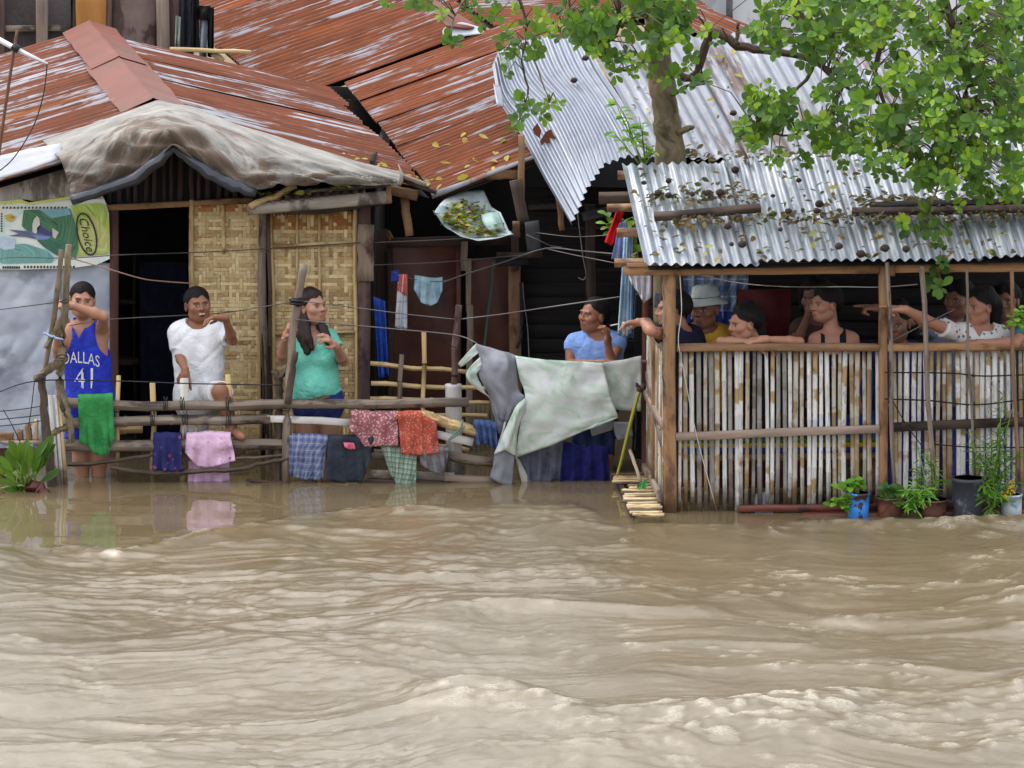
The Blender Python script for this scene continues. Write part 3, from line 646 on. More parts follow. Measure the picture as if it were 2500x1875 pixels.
# small awning over the second woven panel
aw = T('awning', 'small awning of rusty corrugated strip on a grey fascia board above woven panel', 'awning', A(780, 520, 1.6))
mk('fascia_board', slabify(patchg([[(603, 500, 1.6), (780, 483, 1.6), (953, 466, 1.6)], [(603, 511, 1.585), (780, 498, 1.585), (953, 481, 1.585)], [(605, 522, 1.6), (780, 508, 1.6), (953, 494, 1.6)]], 10, 3), .015), gm('pale_fascia', C(128, 120, 114), C(176, 168, 158), 4, 20, stain=C(92, 82, 78), rough=.7), aw)
mk('fascia_end', pb(949, 450, 951, 495, 1.585, 12, .03), WOODB, aw)
mk('top_batten', pb(720, 470, 950, 452, 1.66, 8, .03), gm('dark_batten', C(60, 62, 70), C(96, 96, 104), 20, 3), aw)
roof(aw, A(636, 474, 1.85), A(892, 455, 1.85), A(632, 496, 1.57), A(892, 474, 1.57), 2, gm('brown_rust_sheet', C(112, 88, 78), C(146, 122, 112), 20, 3, rough=.7), .062, .011, nv=5, name='corrugated_strip', lining=False)
mk('bamboo_pole', pbam(610, 505, 722, 456, 1.55, 8, Y1=1.7, seg=.12), BAMY, aw)
mk('plastic_liner', grid(patchg([[(640, 512, 1.66), (790, 505, 1.66), (940, 490, 1.66)], [(640, 520, 1.75), (790, 524, 1.72), (940, 500, 1.75)]], 14, 4)), TARPK, aw)

# ------------------------------------------------------------------ middle shack (orange-red roof)
S2 = T('middle_shack', 'shack with orange-red corrugated roof and brown plywood front between woven panels and black planks', 'shack', A(1180, 1180, 2.6))
F0, F1, K0, K1 = A(1060, 477, 2.2), A(1560, 288, 2.2), A(842, 196, 5.5), A(1345, 8, 5.5)
rf2 = T('roof', parent=S2)
roof(rf2, F1, K1, F0, K0, 5, RUSTC, .075, .013, seed=5, nv=14, ragged=.008)
mk('rake_flashing', slabify(patchg([[(1052, 470, 2.17), (1170, 430, 2.17), (1290, 385, 2.17), (1400, 340, 2.17)], [(1056, 486, 2.16), (1170, 440, 2.16), (1290, 394, 2.16), (1400, 350, 2.16)]], 10, 2), .01), gm('grey_flashing', C(120, 120, 128), C(160, 160, 168), 8, 20, stain=C(140, 90, 64), rough=.6), rf2)
mk('rafter', pb(1075, 480, 1400, 360, 2.3, 16, .06), WOODD, rf2)
S3 = T('rear_shack', 'high rusty red roof rising behind the other shacks', 'shack', A(900, 700, 6))
rf3 = T('roof', parent=S3)
roof(rf3, A(1200, 66, 5.7), A(910, -170, 9), A(690, 250, 5.7), A(400, 0, 9), 4, RUSTC, .085, .013, seed=8, nv=14)
roof(rf3, A(1200, 64, 5.8), A(910, -172, 9.2), A(1760, 40, 5.9), A(1500, -190, 9.2), 3, RUSTC, .08, .008, seed=18, nv=8)
mk('ridge_cap', slabify(patchg([[(1040, -10, 6.0), (1160, 62, 5.6)], [(1062, 20, 5.75), (1150, 72, 5.5)], [(1075, 50, 5.6), (1090, 66, 5.5)]], 8, 4), .01), RCAP, rf3)
mk('patch_sheet', slabify(patchg([[(1092, 62, 5.55), (1130, 54, 5.55), (1172, 68, 5.55)], [(1080, 78, 5.52), (1130, 72, 5.52), (1178, 74, 5.52)], [(1088, 96, 5.46), (1140, 88, 5.46), (1186, 82, 5.46)]], 8, 4), .006), gm('white_patch', C(150, 154, 162), C(176, 180, 186), 5, 5, stain=C(150, 140, 130), sth=(.6, .7), rough=.5), rf3)
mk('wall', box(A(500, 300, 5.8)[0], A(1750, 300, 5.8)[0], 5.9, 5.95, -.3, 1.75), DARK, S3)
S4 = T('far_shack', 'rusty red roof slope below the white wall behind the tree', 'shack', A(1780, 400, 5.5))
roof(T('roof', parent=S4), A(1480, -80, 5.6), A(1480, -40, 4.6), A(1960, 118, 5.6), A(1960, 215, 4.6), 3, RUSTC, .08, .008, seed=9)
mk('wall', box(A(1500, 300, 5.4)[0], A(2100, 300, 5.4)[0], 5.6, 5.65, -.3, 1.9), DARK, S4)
mk('gap_shade_panel', panel(780, 212, 912, 372, 5.58, .02), DARK, S3)  # near-black panel painting the shade in the hole between the roofs
# front of the middle shack
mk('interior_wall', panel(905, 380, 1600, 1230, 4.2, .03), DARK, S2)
mk('front_panel', panel(948, 600, 1122, 1230, 2.62, .02), PLY, S2)
mk('front_panel', panel(1150, 632, 1262, 1230, 2.64, .02), PLY, S2)
mk('front_panel', panel(905, 560, 950, 1230, 2.66, .02), WOODD, S2)
for g_, m_ in ((pb(952, 596, 955, 1230, 2.58, 14, .03), WOODD), (pb(1119, 596, 1118, 1230, 2.58, 12, .03), PLY), (pb(945, 592, 1250, 586, 2.57, 22, .04), WOODD),
             (pb(1134, 590, 1133, 660, 2.5, 16, .04), WOOD), (pb(1144, 632, 1144, 760, 2.5, 13, .04), WOOD), (pb(1147, 745, 1145, 1100, 2.48, 16, .04), WOOD), (pb(1258, 560, 1257, 660, 2.4, 18, .06), WOODP),
             (pb(1256, 650, 1258, 1000, 2.42, 30, .06), WOODB), (pb(1186, 428, 1268, 424, 2.25, 22, .07), WOODB), (pb(1273, 330, 1273, 492, 2.12, 16, .05), WOODB),
             (pb(1258, 440, 1280, 545, 2.05, 28, .06), WOODD), (pb(1298, 542, 1303, 616, 1.98, 34, .06), gm('tarred_block', C(44, 44, 48), C(70, 70, 74), 10, 6, stain=C(140, 138, 134), sth=(.62, .68), ssc=(9, 9))), (pb(1260, 540, 1262, 580, 1.99, 18, .05), WOODB),
             (pb(1212, 622, 1325, 622, 2.1, 12, .05), WOODD), (pb(1210, 640, 1290, 634, 2.12, 24, .03), WOODK), (pb(1362, 470, 1372, 562, 2.0, 14, .04), WOODB), (pb(1440, 500, 1442, 760, 2.3, 24, .06), WOODD), (pb(1290, 505, 1430, 500, 2.45, 12, .05), WOODD), (pb(945, 568, 955, 584, 2.4, 14, .04), WOODB)):
    mk('timber', g_, m_, S2)
mk('tin_flap', slabify(patchg([[(1420, 520, 2.2), (1500, 500, 2.2)], [(1425, 540, 2.1), (1480, 528, 2.1)]], 6, 3), .005), gm('dark_tin', C(52, 52, 56), C(70, 70, 74), 5, 5), S2)
for k in range(13):
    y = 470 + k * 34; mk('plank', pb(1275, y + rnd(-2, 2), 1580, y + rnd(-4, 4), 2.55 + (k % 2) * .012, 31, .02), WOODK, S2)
mk('hose', plimb([(1204, 640), (1200, 700), (1192, 760), (1184, 830), (1178, 900)], [3.4] * 5, 2.5, 8, 0), gm('green_hose', C(52, 78, 72), C(76, 102, 92), 5, 5, rough=.4), S2)
mk('cable', plimb([(1272, 690), (1274, 760), (1272, 820), (1262, 850)], [4] * 4, 2.3, 8, 0), WIREB, S2)
mk('vertical_boards', join(*[pb(1158 + k * 11, 985, 1157 + k * 11, 1130, 2.3, 10, .01) for k in range(5)]), gm('mossy_board', C(92, 88, 70), C(124, 116, 92), 24, 3), S2)
# curled plastic sheet catching leaves under the eave
gs = T('leaf_catching_sheet', 'curled pale plastic sheet under the red eave holding dead leaves', 'plastic sheet', A(1150, 590, 1.9))
SHE = patchg([[(1100, 478, 2.3), (1140, 464, 2.35), (1180, 466, 2.35), (1200, 505, 2.25), (1222, 520, 2.1), (1240, 560, 2.0)],
              [(1075, 498, 2.1), (1125, 520, 2.15), (1165, 530, 2.15), (1195, 545, 2.1), (1218, 552, 2.0), (1246, 566, 1.95)],
              [(1060, 518, 1.85), (1095, 548, 1.85), (1130, 566, 1.85), (1165, 574, 1.85), (1205, 572, 1.85), (1250, 569, 1.85)],
              [(1057, 516, 1.78), (1088, 556, 1.76), (1125, 580, 1.76), (1165, 589, 1.76), (1210, 583, 1.78), (1254, 572, 1.8)]], 34, 7)
SHE[:, :, 2] += .006 * vnoise(*np.meshgrid(np.linspace(0, 6, SHE.shape[1]), np.linspace(0, 5, SHE.shape[0])), 61)
mk('sheet', slabify(SHE, .003), gm('pale_plastic', C(150, 168, 172), C(190, 200, 204), 5, 5, stain=C(120, 140, 140), rough=.4), gs)
mk('green_fold', slabify(patchg([[(1175, 525, 2.0), (1200, 518, 2.0), (1218, 520, 1.98)], [(1180, 545, 1.9), (1205, 535, 1.88), (1228, 548, 1.9)], [(1195, 566, 1.84), (1215, 560, 1.82), (1234, 562, 1.86)]], 10, 4), .004), gm('grey_green_plastic', C(112, 138, 136), C(150, 176, 172), 6, 6, rough=.4), gs)

# ------------------------------------------------------------------ galvanised roof behind the porch
S5 = T('galvanised_shack', 'shack under pale galvanised roof with brown rust streaks behind the tree trunk', 'shack', A(1900, 800, 2.6))
rf5 = T('roof', parent=S5)
# the loose, curled end sheet
TOPE = [(1203, 158, 2.95), (1215, 128, 3.05), (1262, 100, 3.2), (1320, 90, 3.25), (1385, 92, 3.25), (1430, 94, 3.25)]
BOTE = [(1393, 550, 1.62), (1413, 512, 1.58), (1432, 462, 1.52), (1474, 402, 1.45), (1531, 381, 1.42), (1595, 384, 1.4)]
MIDE = [(1268, 322, 2.35), (1300, 292, 2.4), (1345, 268, 2.4), (1400, 250, 2.35), (1460, 245, 2.3), (1515, 245, 2.3)]
MID2 = [(1330, 440, 1.95), (1358, 410, 1.95), (1392, 378, 1.93), (1440, 342, 1.88), (1500, 326, 1.85), (1560, 322, 1.82)]
UP2 = [(1222, 248, 2.7), (1240, 218, 2.8), (1290, 190, 2.9), (1350, 175, 2.9), (1415, 168, 2.9), (1465, 168, 2.9)]
P = patchg([TOPE, UP2, MIDE, MID2, BOTE], 120, 6); du = np.gradient(P, axis=1); dv = np.gradient(P, axis=0); N = np.cross(du, dv); N /= np.linalg.norm(N, axis=2, keepdims=True)
P += N * (.011 * np.cos(np.linspace(0, 15.5 * 2 * math.pi, 120)))[None, :, None]
mk('roof_sheet', grid(P), GALV, rf5, label='loose galvanised sheet with its lower corner hanging down')
mk('bent_lip', slabify(patchg([[(1204, 205, 2.75), (1222, 212, 2.72)], [(1208, 232, 2.6), (1228, 238, 2.58)], [(1213, 258, 2.5), (1230, 262, 2.5)]], 5, 3), .004), GALV, rf5)
for pts in (((1300, 315), (1312, 300), (1322, 318), (1318, 338), (1305, 328)), ((1318, 345), (1332, 322), (1345, 315), (1352, 330), (1360, 340), (1345, 352), (1330, 348), (1322, 356))):
    V = [A(x, y, 2.16) for x, y in pts]; V = np.array(V); mk('rust_hole', (V, [list(range(len(V)))], V[:, :2]), gm('rust_flake', C(96, 50, 36), C(128, 74, 52), 9, 9) if 'rust_flake' not in bpy.data.materials else bpy.data.materials['rust_flake'], rf5)
TL, TR, BL, BR = A(1430, 92, 3.25), A(2640, 60, 3.25), A(1595, 386, 1.36), A(2800, 372, 1.36)
roof(rf5, TL, TR, BL, BR, 5, GALVR, .075, .011, seed=11, nv=12)
mk('wall', box(A(1560, 700, 1.9)[0], 4.2, 1.9, 1.93, -.4, 1.75), DARK, S5)
mk('light_block_board', beam((A(1530, 700, 1.4)[0], 1.42, 1.88), (4.2, 1.42, 1.93), 1.0, .02), DARK, S5)  # unseen board added to keep sky light out of the porch
for k in range(16):
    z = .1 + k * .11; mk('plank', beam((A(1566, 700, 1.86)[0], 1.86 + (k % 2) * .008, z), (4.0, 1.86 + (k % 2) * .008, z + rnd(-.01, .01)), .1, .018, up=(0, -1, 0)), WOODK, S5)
# white building behind
S6 = T('white_building', 'plain white wall of a building behind the roofs at the top', 'building', A(1950, 300, 9))
mk('wall', panel(1610, -160, 2900, 420, 8.6, .1), gm('white_render', C(206, 208, 212), C(226, 228, 230), 3, 3, stain=C(184, 186, 190), rough=.8), S6)
mk('downpipe', pb(1783, -120, 1781, 52, 8.5, 15, .1), gm('grey_pipe', C(92, 92, 98), C(120, 120, 126), 9, 4), S6)
mk('fascia', pb(1640, 66, 1960, 138, 8.45, 6, .06), gm('blue_grey_trim', C(140, 142, 156), C(170, 172, 186), 9, 4), S6)
# house at the top left
S7 = T('timber_house', 'dark timber house with plank posts and one orange board above the red roof', 'house', A(250, 300, 6.3))
mk('wall', panel(-120, -120, 470, 330, 6.45, .05), DARK, S7)
mk('window_mesh', panel(8, -60, 180, 330, 6.4, .02), gm('grey_mesh', C(70, 64, 64), C(88, 80, 80), 60, 60), S7)
for g_, m_ in ((pb(-2, -60, 4, 330, 6.33, 24, .06), WOODP), (pb(102, -60, 106, 330, 6.3, 28, .06), WOOD), (pb(12, 70, 172, 69, 6.34, 15, .04), WOOD), (pb(182, -60, 183, 300, 6.33, 8, .05), WOODD), (pb(223, -60, 221, 300, 6.32, 72, .04), gm('orange_plank', C(150, 100, 52), C(178, 124, 68), 10, 1.2, amt=.05)),
             (pb(268, -60, 262, 300, 6.33, 14, .05), WOODP), (pb(325, -60, 325, 300, 6.35, 112, .03), PLY2), (pb(395, -60, 402, 300, 6.28, 30, .06), WOOD), (pb(424, -60, 424, 300, 6.33, 24, .05), WOODP)):
    mk('timber', g_, m_, S7)
mk('bracket', pb(415, 120, 612, 128, 6.0, 9, .1), BAMY, S7); mk('bracket', pb(520, 130, 545, 150, 6.02, 14, .06), BAMY, S7)
for k, (x0, x1, y0, y1, c) in enumerate(((430, 446, 40, 125, C(150, 158, 150)), (442, 470, -40, 130, C(44, 46, 52)), (462, 486, -40, 132, C(28, 28, 32)), (488, 508, 30, 145, C(130, 138, 152)), (505, 522, 20, 142, C(34, 34, 38)), (478, 515, 10, 45, C(22, 22, 24)))):
    mk('hung_bag', loft([(x0, y0), (x1, y0 + rnd(-4, 8))], [(x0 + rnd(-4, 4), y1), (x1 + rnd(-4, 4), y1 + rnd(-8, 8))], 6.2 - k * .02, 12, 10, .04, 1.5, k, crump=.02), cloth('bag_cloth_%d' % k, c),
       label=('pale plastic bag at house corner', 'dark grey cloth hung at house corner', 'black cloth hung between the dark grey and silver ones', 'silver grey trouser leg hung at house corner', 'narrow black cloth beside red rear roof', 'black bundle on top of hung cloths')[k], cat='hung cloth', group='things hung at the house corner')
# ------------------------------------------------------------------ porch on the flood edge
def slat_mat(name, white, tan, th):
    g = G(name, .55, .3); n = g.noise(g.uv(3, 5.5), 1, 3, .5); m = g.step(n, th, th + .06)
    f = g.noise(g.uv(90, 9), 1, 4, .7); w_ = g.ramp(f, (.28, tuple(q * .62 for q in white)), (.55, white)); t_ = g.ramp(f, (.3, tuple(q * .7 for q in tan)), (.7, tan))
    c = g.mix(m, w_, t_); d = g.noise(g.uv(50, 9), 1, 6, .8); c = g.mud(c); c = g.mix(g.math('MULTIPLY', g.step(d, .53, .66), .75), c, C(84, 72, 62))
    g.set('Base Color', g.tint(c, .1)); g.bump(f, .3, .003); return g.m
SLM = [slat_mat('slat_white', C(202, 200, 198), C(166, 140, 102), .57), slat_mat('slat_worn', C(176, 168, 156), C(150, 126, 92), .52), slat_mat('slat_tan', C(172, 162, 146), C(154, 130, 94), .46), slat_mat('slat_grey', C(136, 132, 128), C(118, 106, 94), .54)]
def slat(p0, p1, w, bow=0.0, side=(1, 0, 0)):
    p0, p1 = np.asarray(p0, float), np.asarray(p1, float); L = np.linalg.norm(p1 - p0); d = (p1 - p0) / L; sx = nrm(np.asarray(side, float)); nn = nrm(np.cross(d, sx))
    if nn[1] > 0 and abs(nn[1]) > .3: nn = -nn
    ts = [0]; s = rnd(.08, .3)
    while s < L - .02:
        ts += [s - .008, s, s + .008]; s += rnd(.22, .34)
    ts.append(L); P = []
    for i, t in enumerate(ts):
        k = 1.09 if (0 < i < len(ts) - 1 and (i - 1) % 3 == 1) else 1.0
        c = p0 + d * t + sx * bow * math.sin(math.pi * t / L); row = []
        for a in (-1, -.55, 0, .55, 1): row.append(c + sx * (a * w / 2 * k) + nn * ((1 - a * a) * w * .2 + (.003 if k > 1 else 0)))
        P.append(row)
    return slabify(np.array(P)[::-1], .004)
PO = T('slatted_porch', 'porch of upright bamboo slats and timber posts with shiny corrugated roof, full of onlookers', 'porch', A(1900, 1260, 0))
mk('post', pb(1634, 655, 1636, 1300, 0, 30, .09), WOODO, PO)
mk('post_bark', plimb([(1620, 690), (1623, 780), (1621, 860), (1623, 960), (1625, 1060), (1621, 1170)], [4, 6, 5, 6, 5, 3], -.03, 6), WOOD, PO)
mk('post', pb(2155, 630, 2157, 1290, .0, 20, .07), WOODO, PO)
mk('post', pb(2590, 620, 2592, 1290, .0, 24, .07), WOODO, PO)
mk('lintel', pb(1522, 660, 2146, 656, -.02, 23, .05), WOODO, PO)
mk('lintel', pb(2166, 656, 2600, 652, -.02, 20, .05), WOODO, PO)
mk('lintel_block', pb(1651, 648, 1652, 668, -.06, 15, .04), WOODO, PO)
mk('lintel_block', pb(2176, 640, 2177, 672, -.05, 15, .04), WOODB, PO)
mk('eave_strip', pb(1530, 646, 2600, 640, -.03, 9, .06), WOODB, PO)
mk('rail', pb(1652, 849, 2147, 848, .0, 17, .07), WOODB, PO)
mk('rail', pb(2166, 848, 2600, 844, .0, 17, .07), WOODO, PO)
mk('middle_rail', pb(1650, 1066, 2147, 1047, -.03, 19, .03), WOOD, PO)
mk('middle_rail', pb(2180, 1043, 2600, 1026, -.03, 22, .03), WOODD, PO)
mk('bottom_board', pb(1800, 1242, 2150, 1238, -.05, 16, .04), WOODR, PO)
mk('bottom_board', pb(1640, 1258, 2160, 1258, -.02, 14, .06), WOODR, PO)
mk('bottom_board', pb(1960, 1262, 2640, 1250, -.10, 20, .08), WOODR, PO)
mk('bottom_board', pb(2150, 1240, 2640, 1230, -.02, 22, .05), WOODD, PO)
x = 1660
while x < 2143:
    wd = rnd(8.4, 12.4); a = rnd(-4, 4) + (3 if x < 1800 else 0) * .5
    yb = 1252 if x < 1800 else 1240
    mk('slat', slat(A(x + rnd(-2, 2), 853, .02), A(x + a, yb + rnd(-3, 4), .02), wd * MP(0), rnd(-.006, .006)), random.choice((SLM[0], SLM[0], SLM[0], SLM[1], SLM[2], SLM[3])), PO); x += wd + rnd(3.2, 5.6)
x = 2184
while x < 2600:
    wd = rnd(9, 13.5)
    mk('slat', slat(A(x + rnd(-2, 2), 852, .02), A(x + rnd(-4, 7), 1222 + rnd(-12, 12), .02), wd * MP(0), rnd(-.006, .006)), random.choice((SLM[0], SLM[0], SLM[2], SLM[1], SLM[0])), PO); x += wd + rnd(3.2, 6)
# left side wall of the porch, running back to Y = 1.2
def sidept(t, z): return np.array([A(1622, 900, 0)[0] * (1 - t) + A(1577, 900, 1.2)[0] * t, 1.2 * t, z])
z_of = lambda py, Y=0: A(1620, py, Y)[2]
mk('side_post', beam(sidept(1, -.4), sidept(1, z_of(650)), .05, .05, up=(0, -1, 0)), WOODR, PO)
mk('side_post', beam(sidept(.5, -.1), sidept(.5, 1.0), .045, .03, up=(0, -1, 0)), WOODO, PO)
mk('side_rail', beam(sidept(0.02, z_of(848)), sidept(1.02, z_of(848)), .05, .05), WOOD, PO)
mk('side_rail', beam(sidept(0.02, z_of(1040)), sidept(1.02, z_of(1030)), .04, .05), WOOD, PO)
mk('side_brace', beam(sidept(.95, z_of(985)), sidept(.12, z_of(1090)), .02, .06), WOOD, PO)
mk('side_sill', beam(sidept(0.02, .06), sidept(1.02, .06), .05, .08), WOOD, PO)
for t in np.arange(.07, 1.0, .085):
    mk('slat', slat(sidept(t, z_of(853)), sidept(t + rnd(-.01, .01), rnd(.03, .08)), .034, 0, side=(-.15, 1, 0)), random.choice(SLM[:3]), PO)
# roof
rfp = T('roof', parent=PO)
pr00, pr10, pr01, pr11 = A(1518, 402, .95), A(2560, 345, .95), A(1573, 645, -.14), A(2665, 624, -.14)
roof(rfp, pr00, pr10, pr01, pr11, 4, GALVS, .064, .0125, seed=21, nv=12, ragged=.006)
nP = nrm(np.cross(pr10 - pr00, pr01 - pr00)); nP = nP if nP[2] > 0 else -nP
def on_roof(px, py, lift=.02):
    """point where the photo ray meets the porch roof plane"""
    a = A(px, py, 0); d = a - CAM; t = np.dot(pr00 + nP * lift - CAM, nP) / np.dot(d, nP); return CAM + d * t
for x0, y0, h_ in ((1508, 428, 18), (1462, 484, 26), (1482, 508, 15), (1506, 568, 18), (1500, 642, 16)):
    p0 = on_roof(x0, y0, -(h_ * MP(0) / 2 + .03)); mk('purlin', beam(p0, p0 + nrm(pr11 - pr01) * 2.9, .05, h_ * MP(0), up=nP), WOODB if h_ < 20 else WOODD, PO)
def rboard(x0, y0, x1, y1, hpx, m, lab):
    mk('loose_board', beam(on_roof(x0, y0, .03), on_roof(x1, y1, .03), .06, hpx * MP(0) * .85, up=nP, j=.002), m, label=lab, cat='board', group='boards lying on the porch roof')
rboard(1597, 529, 1857, 508, 18, WOODD, 'short dark board lying on porch roof near its open end')
rboard(2125, 504, 2700, 488, 16, WOODK, 'long black board lying on porch roof under the leaves')
rboard(2080, 517, 2700, 505, 14, WOODD, 'long dark brown board below the black one on porch roof')
# inside the porch
BLUE = cloth('blue_tarp', C(62, 104, 214), C(46, 80, 180)); MAROON = cloth('maroon_cloth', C(104, 56, 66), C(76, 42, 52))
mk('hung_tarp', loft([(1975, 905), (2150, 900)], [(1975, 1092), (2150, 1092)], .55, 30, 16, .02, 5, 71), BLUE, label='blue tarp hung inside porch behind slats beside middle post', cat='tarpaulin')
mk('hung_tarp', loft([(1640, 860), (1980, 860)], [(1640, 1250), (1980, 1250)], .75, 40, 16, .02, 6, 72), MAROON, label='dark maroon cloth screening the porch inside, behind white slats', cat='cloth')
mk('hung_tarp', loft([(2160, 862), (2600, 862)], [(2160, 1250), (2600, 1250)], .75, 40, 16, .02, 6, 73), cloth('navy_cloth', C(78, 78, 170), C(58, 54, 124)), label='dark navy cloth screening the porch inside at its right end', cat='cloth')
bn = T('bench', 'low timber bench with striped green, yellow and blue mat inside porch', 'bench', A(1850, 1250, .4))
mk('seat_board', pb(1660, 1112, 2150, 1106, .4, 16, .25), WOODO, bn)
mk('apron_board', pb(1660, 1196, 2150, 1196, .38, 12, .04), WOODO, bn)
for q, (y, c) in enumerate(((1074, C(60, 120, 80)), (1086, C(196, 170, 50)), (1097, C(44, 62, 150)))):
    mk('mat_stripe', pb(1662, y + 3, 2145, y, .36 - q * .03, 11, .05), cloth('mat_stripe_%d' % q, c), bn)
for x in (1680, 1880, 2130): mk('leg', pb(x, 1120, x, 1290, .4, 14, .05), WOODO, bn)
mk('ball', loft([(1845, 1205), (1885, 1195)], [(1840, 1232), (1890, 1235)], .2, 10, 8, .01, 2, 3), cloth('white_blue_bag', C(190, 196, 220)), label='white plastic bag on porch floor behind slats', cat='plastic bag')
mk('curtain', loft([(1668, 655), (1828, 655)], [(1672, 780), (1824, 775)], 1.0, 44, 16, .02, 6, 74), plaid('blue_check', C(120, 140, 170), C(50, 74, 130), C(188, 194, 206), 9, .35), label='blue and white checked curtain hanging inside porch', cat='curtain')
mk('curtain_border', loft([(1672, 762), (1826, 760)], [(1672, 800), (1826, 800)], .99, 30, 6, .02, 6, 75), cloth('royal_blue', C(44, 62, 140)), label='royal blue cloth below the checked curtain inside porch', cat='cloth')
mk('red_board', panel(1803, 708, 1928, 870, .95, .03), gm('dark_red_board', C(82, 24, 28), C(104, 34, 36), 4, 4, stain=C(70, 20, 24), rough=.5, bump=.05), label='dark red board standing inside porch behind onlookers', cat='board')
# bamboo landing
BAML = gm('dry_bamboo_strip', C(176, 152, 112), C(208, 188, 148), 24, 2.2, stain=C(126, 100, 74), rough=.6, amt=.2)
PL = T('bamboo_landing', 'small landing of split bamboo strips at the foot of porch side', 'landing', W(1560, 1200, .04))
for k in range(19):
    t = k / 18; y = 1158 + t * 98; xa = 1496 + t * 44 + rnd(-8, 8); xb = 1584 + t * 38 + rnd(-6, 4)
    if 4 < k < 7: xa += 22
    mk('strip', beam(W(xa, y, .05), W(xb, y + rnd(-2, 3), .055), .03 + rnd(0, .02), .012, j=.001), BAML if k % 4 else BAMG, PL)
mk('bearer', beam(W(1505, 1165, .02), W(1545, 1256, .02), .03, .05), WOODD, PL)
mk('plastic_bag', loft([(1556, 1180), (1580, 1172)], [(1555, 1190), (1578, 1190)], .42, 9, 7, .02, 1.5, 31, crump=.015), cloth('green_plastic', C(90, 196, 110), C(60, 160, 80), rough=.35), label='small bright green plastic bag on bamboo landing', cat='plastic bag')
mk('stick', plimb([(1506, 1162), (1518, 1120), (1535, 1050), (1552, 985), (1562, 952)], [3, 4, 4.5, 4.5, 4.5], .9, 8, 0), gm('green_cane', C(120, 122, 48), C(156, 150, 70), 20, 8), label='thin green cane leaning against porch side post', cat='stick')
mk('stick', plimb([(1552, 975), (1553, 1040), (1550, 1100)], [2.5] * 3, 1.0, 6, 0), WIREB, label='dark thin rod standing beside the green cane', cat='stick')
mk('stick', pb(1538, 1100, 1565, 1178, .8, 8, .03, Y1=.5), WOOD, label='short weathered stick leaning on bamboo landing', cat='stick')
mk('bark_knob', plimb([(1555, 935), (1560, 950), (1572, 945)], [4, 7, 9], .9, 7, .002), WOODD, PO)
# upright stakes before the right bay
for x0, y0, x1, y1, wd, m, lab in ((2168, 640, 2182, 1200, 11, BAMG, 'grey split bamboo stake tied against middle porch post'), (2250, 650, 2280, 1205, 13, BAMG, 'grey bamboo stake standing second from middle porch post'), (2358, 655, 2378, 1190, 7, BAMG, 'thin pale bamboo stake behind the black bucket'), (2468, 660, 2484, 1190, 10, WOODB, 'pale bamboo stake near right edge above the white can')):
    mk('bamboo_stake', pbam(x0, y0, x1, y1, -.12, wd / 2, seg=.3), m, label=lab, cat='stake', group='bamboo stakes before the porch')

# ------------------------------------------------------------------ bamboo fence along the slack water
FY = 1.05
FE = T('bamboo_fence', 'rickety fence of thick bamboo rails and stakes standing in water before the shacks', 'fence', A(600, 1178, FY))
mk('rail', pbam(144, 984, 640, 990, FY, 12.5, seg=.32, bend=-.01), BAMG, FE)
mk('rail', pbam(560, 990, 1145, 984, FY - .03, 12.5, seg=.34, bend=.004), BAMG, FE)
mk('rail', pbam(152, 1032, 660, 1022, FY, 13, seg=.28), BAMG, FE)
mk('rail', pbam(162, 1089, 710, 1083, FY, 14.5, seg=.3), BAMG, FE)
mk('rail', pbam(700, 1100, 1095, 1118, FY + .04, 13, seg=.3), BAMG, FE)
mk('half_pipe', pb(652, 1022, 868, 1032, FY - .01, 17, .03), PVC, FE)
mk('half_pipe', pb(905, 1156, 1110, 1164, FY, 20, .04), PVC, FE); mk('half_pipe', pb(1085, 1166, 1208, 1172, FY, 16, .05), WOOD, FE)
mk('half_pipe', pb(895, 1173, 1100, 1180, FY - .03, 9, .04), WOODD, FE)
mk('rail', pbam(1026, 1013, 1168, 1054, FY - .06, 14, seg=.16), BAMY, FE)
mk('half_pipe', pb(1062, 1060, 1155, 1080, FY - .02, 18, .05), PVC, FE)
mk('rail', pbam(1095, 1112, 1204, 1130, FY, 13, seg=.3), BAMG, FE)
mk('branch', plimb([(165, 1134), (230, 1132), (300, 1122), (375, 1110)], [6, 5, 4.5, 4], FY - .04, 7), BARKD, FE)
mk('branch', plimb([(270, 1140), (330, 1152), (420, 1156), (500, 1150), (590, 1145), (640, 1132), (708, 1118)], [5, 6, 6, 6, 6, 5.5, 4.5], FY - .05, 7), BARKD, FE)
mk('branch', plimb([(560, 1120), (640, 1117), (705, 1108)], [4, 4, 3.5], FY - .03, 7), BARKD, FE)
mk('branch', plimb([(600, 1172), (680, 1178), (760, 1176)], [4, 4, 3], FY - .03, 7), BARKD, FE)
for x, y0, y1, wd, m in ((288, 917, 1185, 11, BAMY), (374, 935, 1182, 14, BAMY), (451, 924, 1070, 21, BAMW), (446, 1150, 1190, 16, BAMY), (558, 914, 1075, 13, BAMY), (845, 1040, 1100, 9, BAMY), (478, 1028, 1068, 8, BAMY)):
    mk('stake', pbam(x, y0, x + rnd(-3, 3), y1, FY + .035, wd / 2, seg=.3), m, FE)
mk('short_log', pbam(255, 1054, 348, 1044, FY + .25, 13, seg=.4), BAMY, FE)
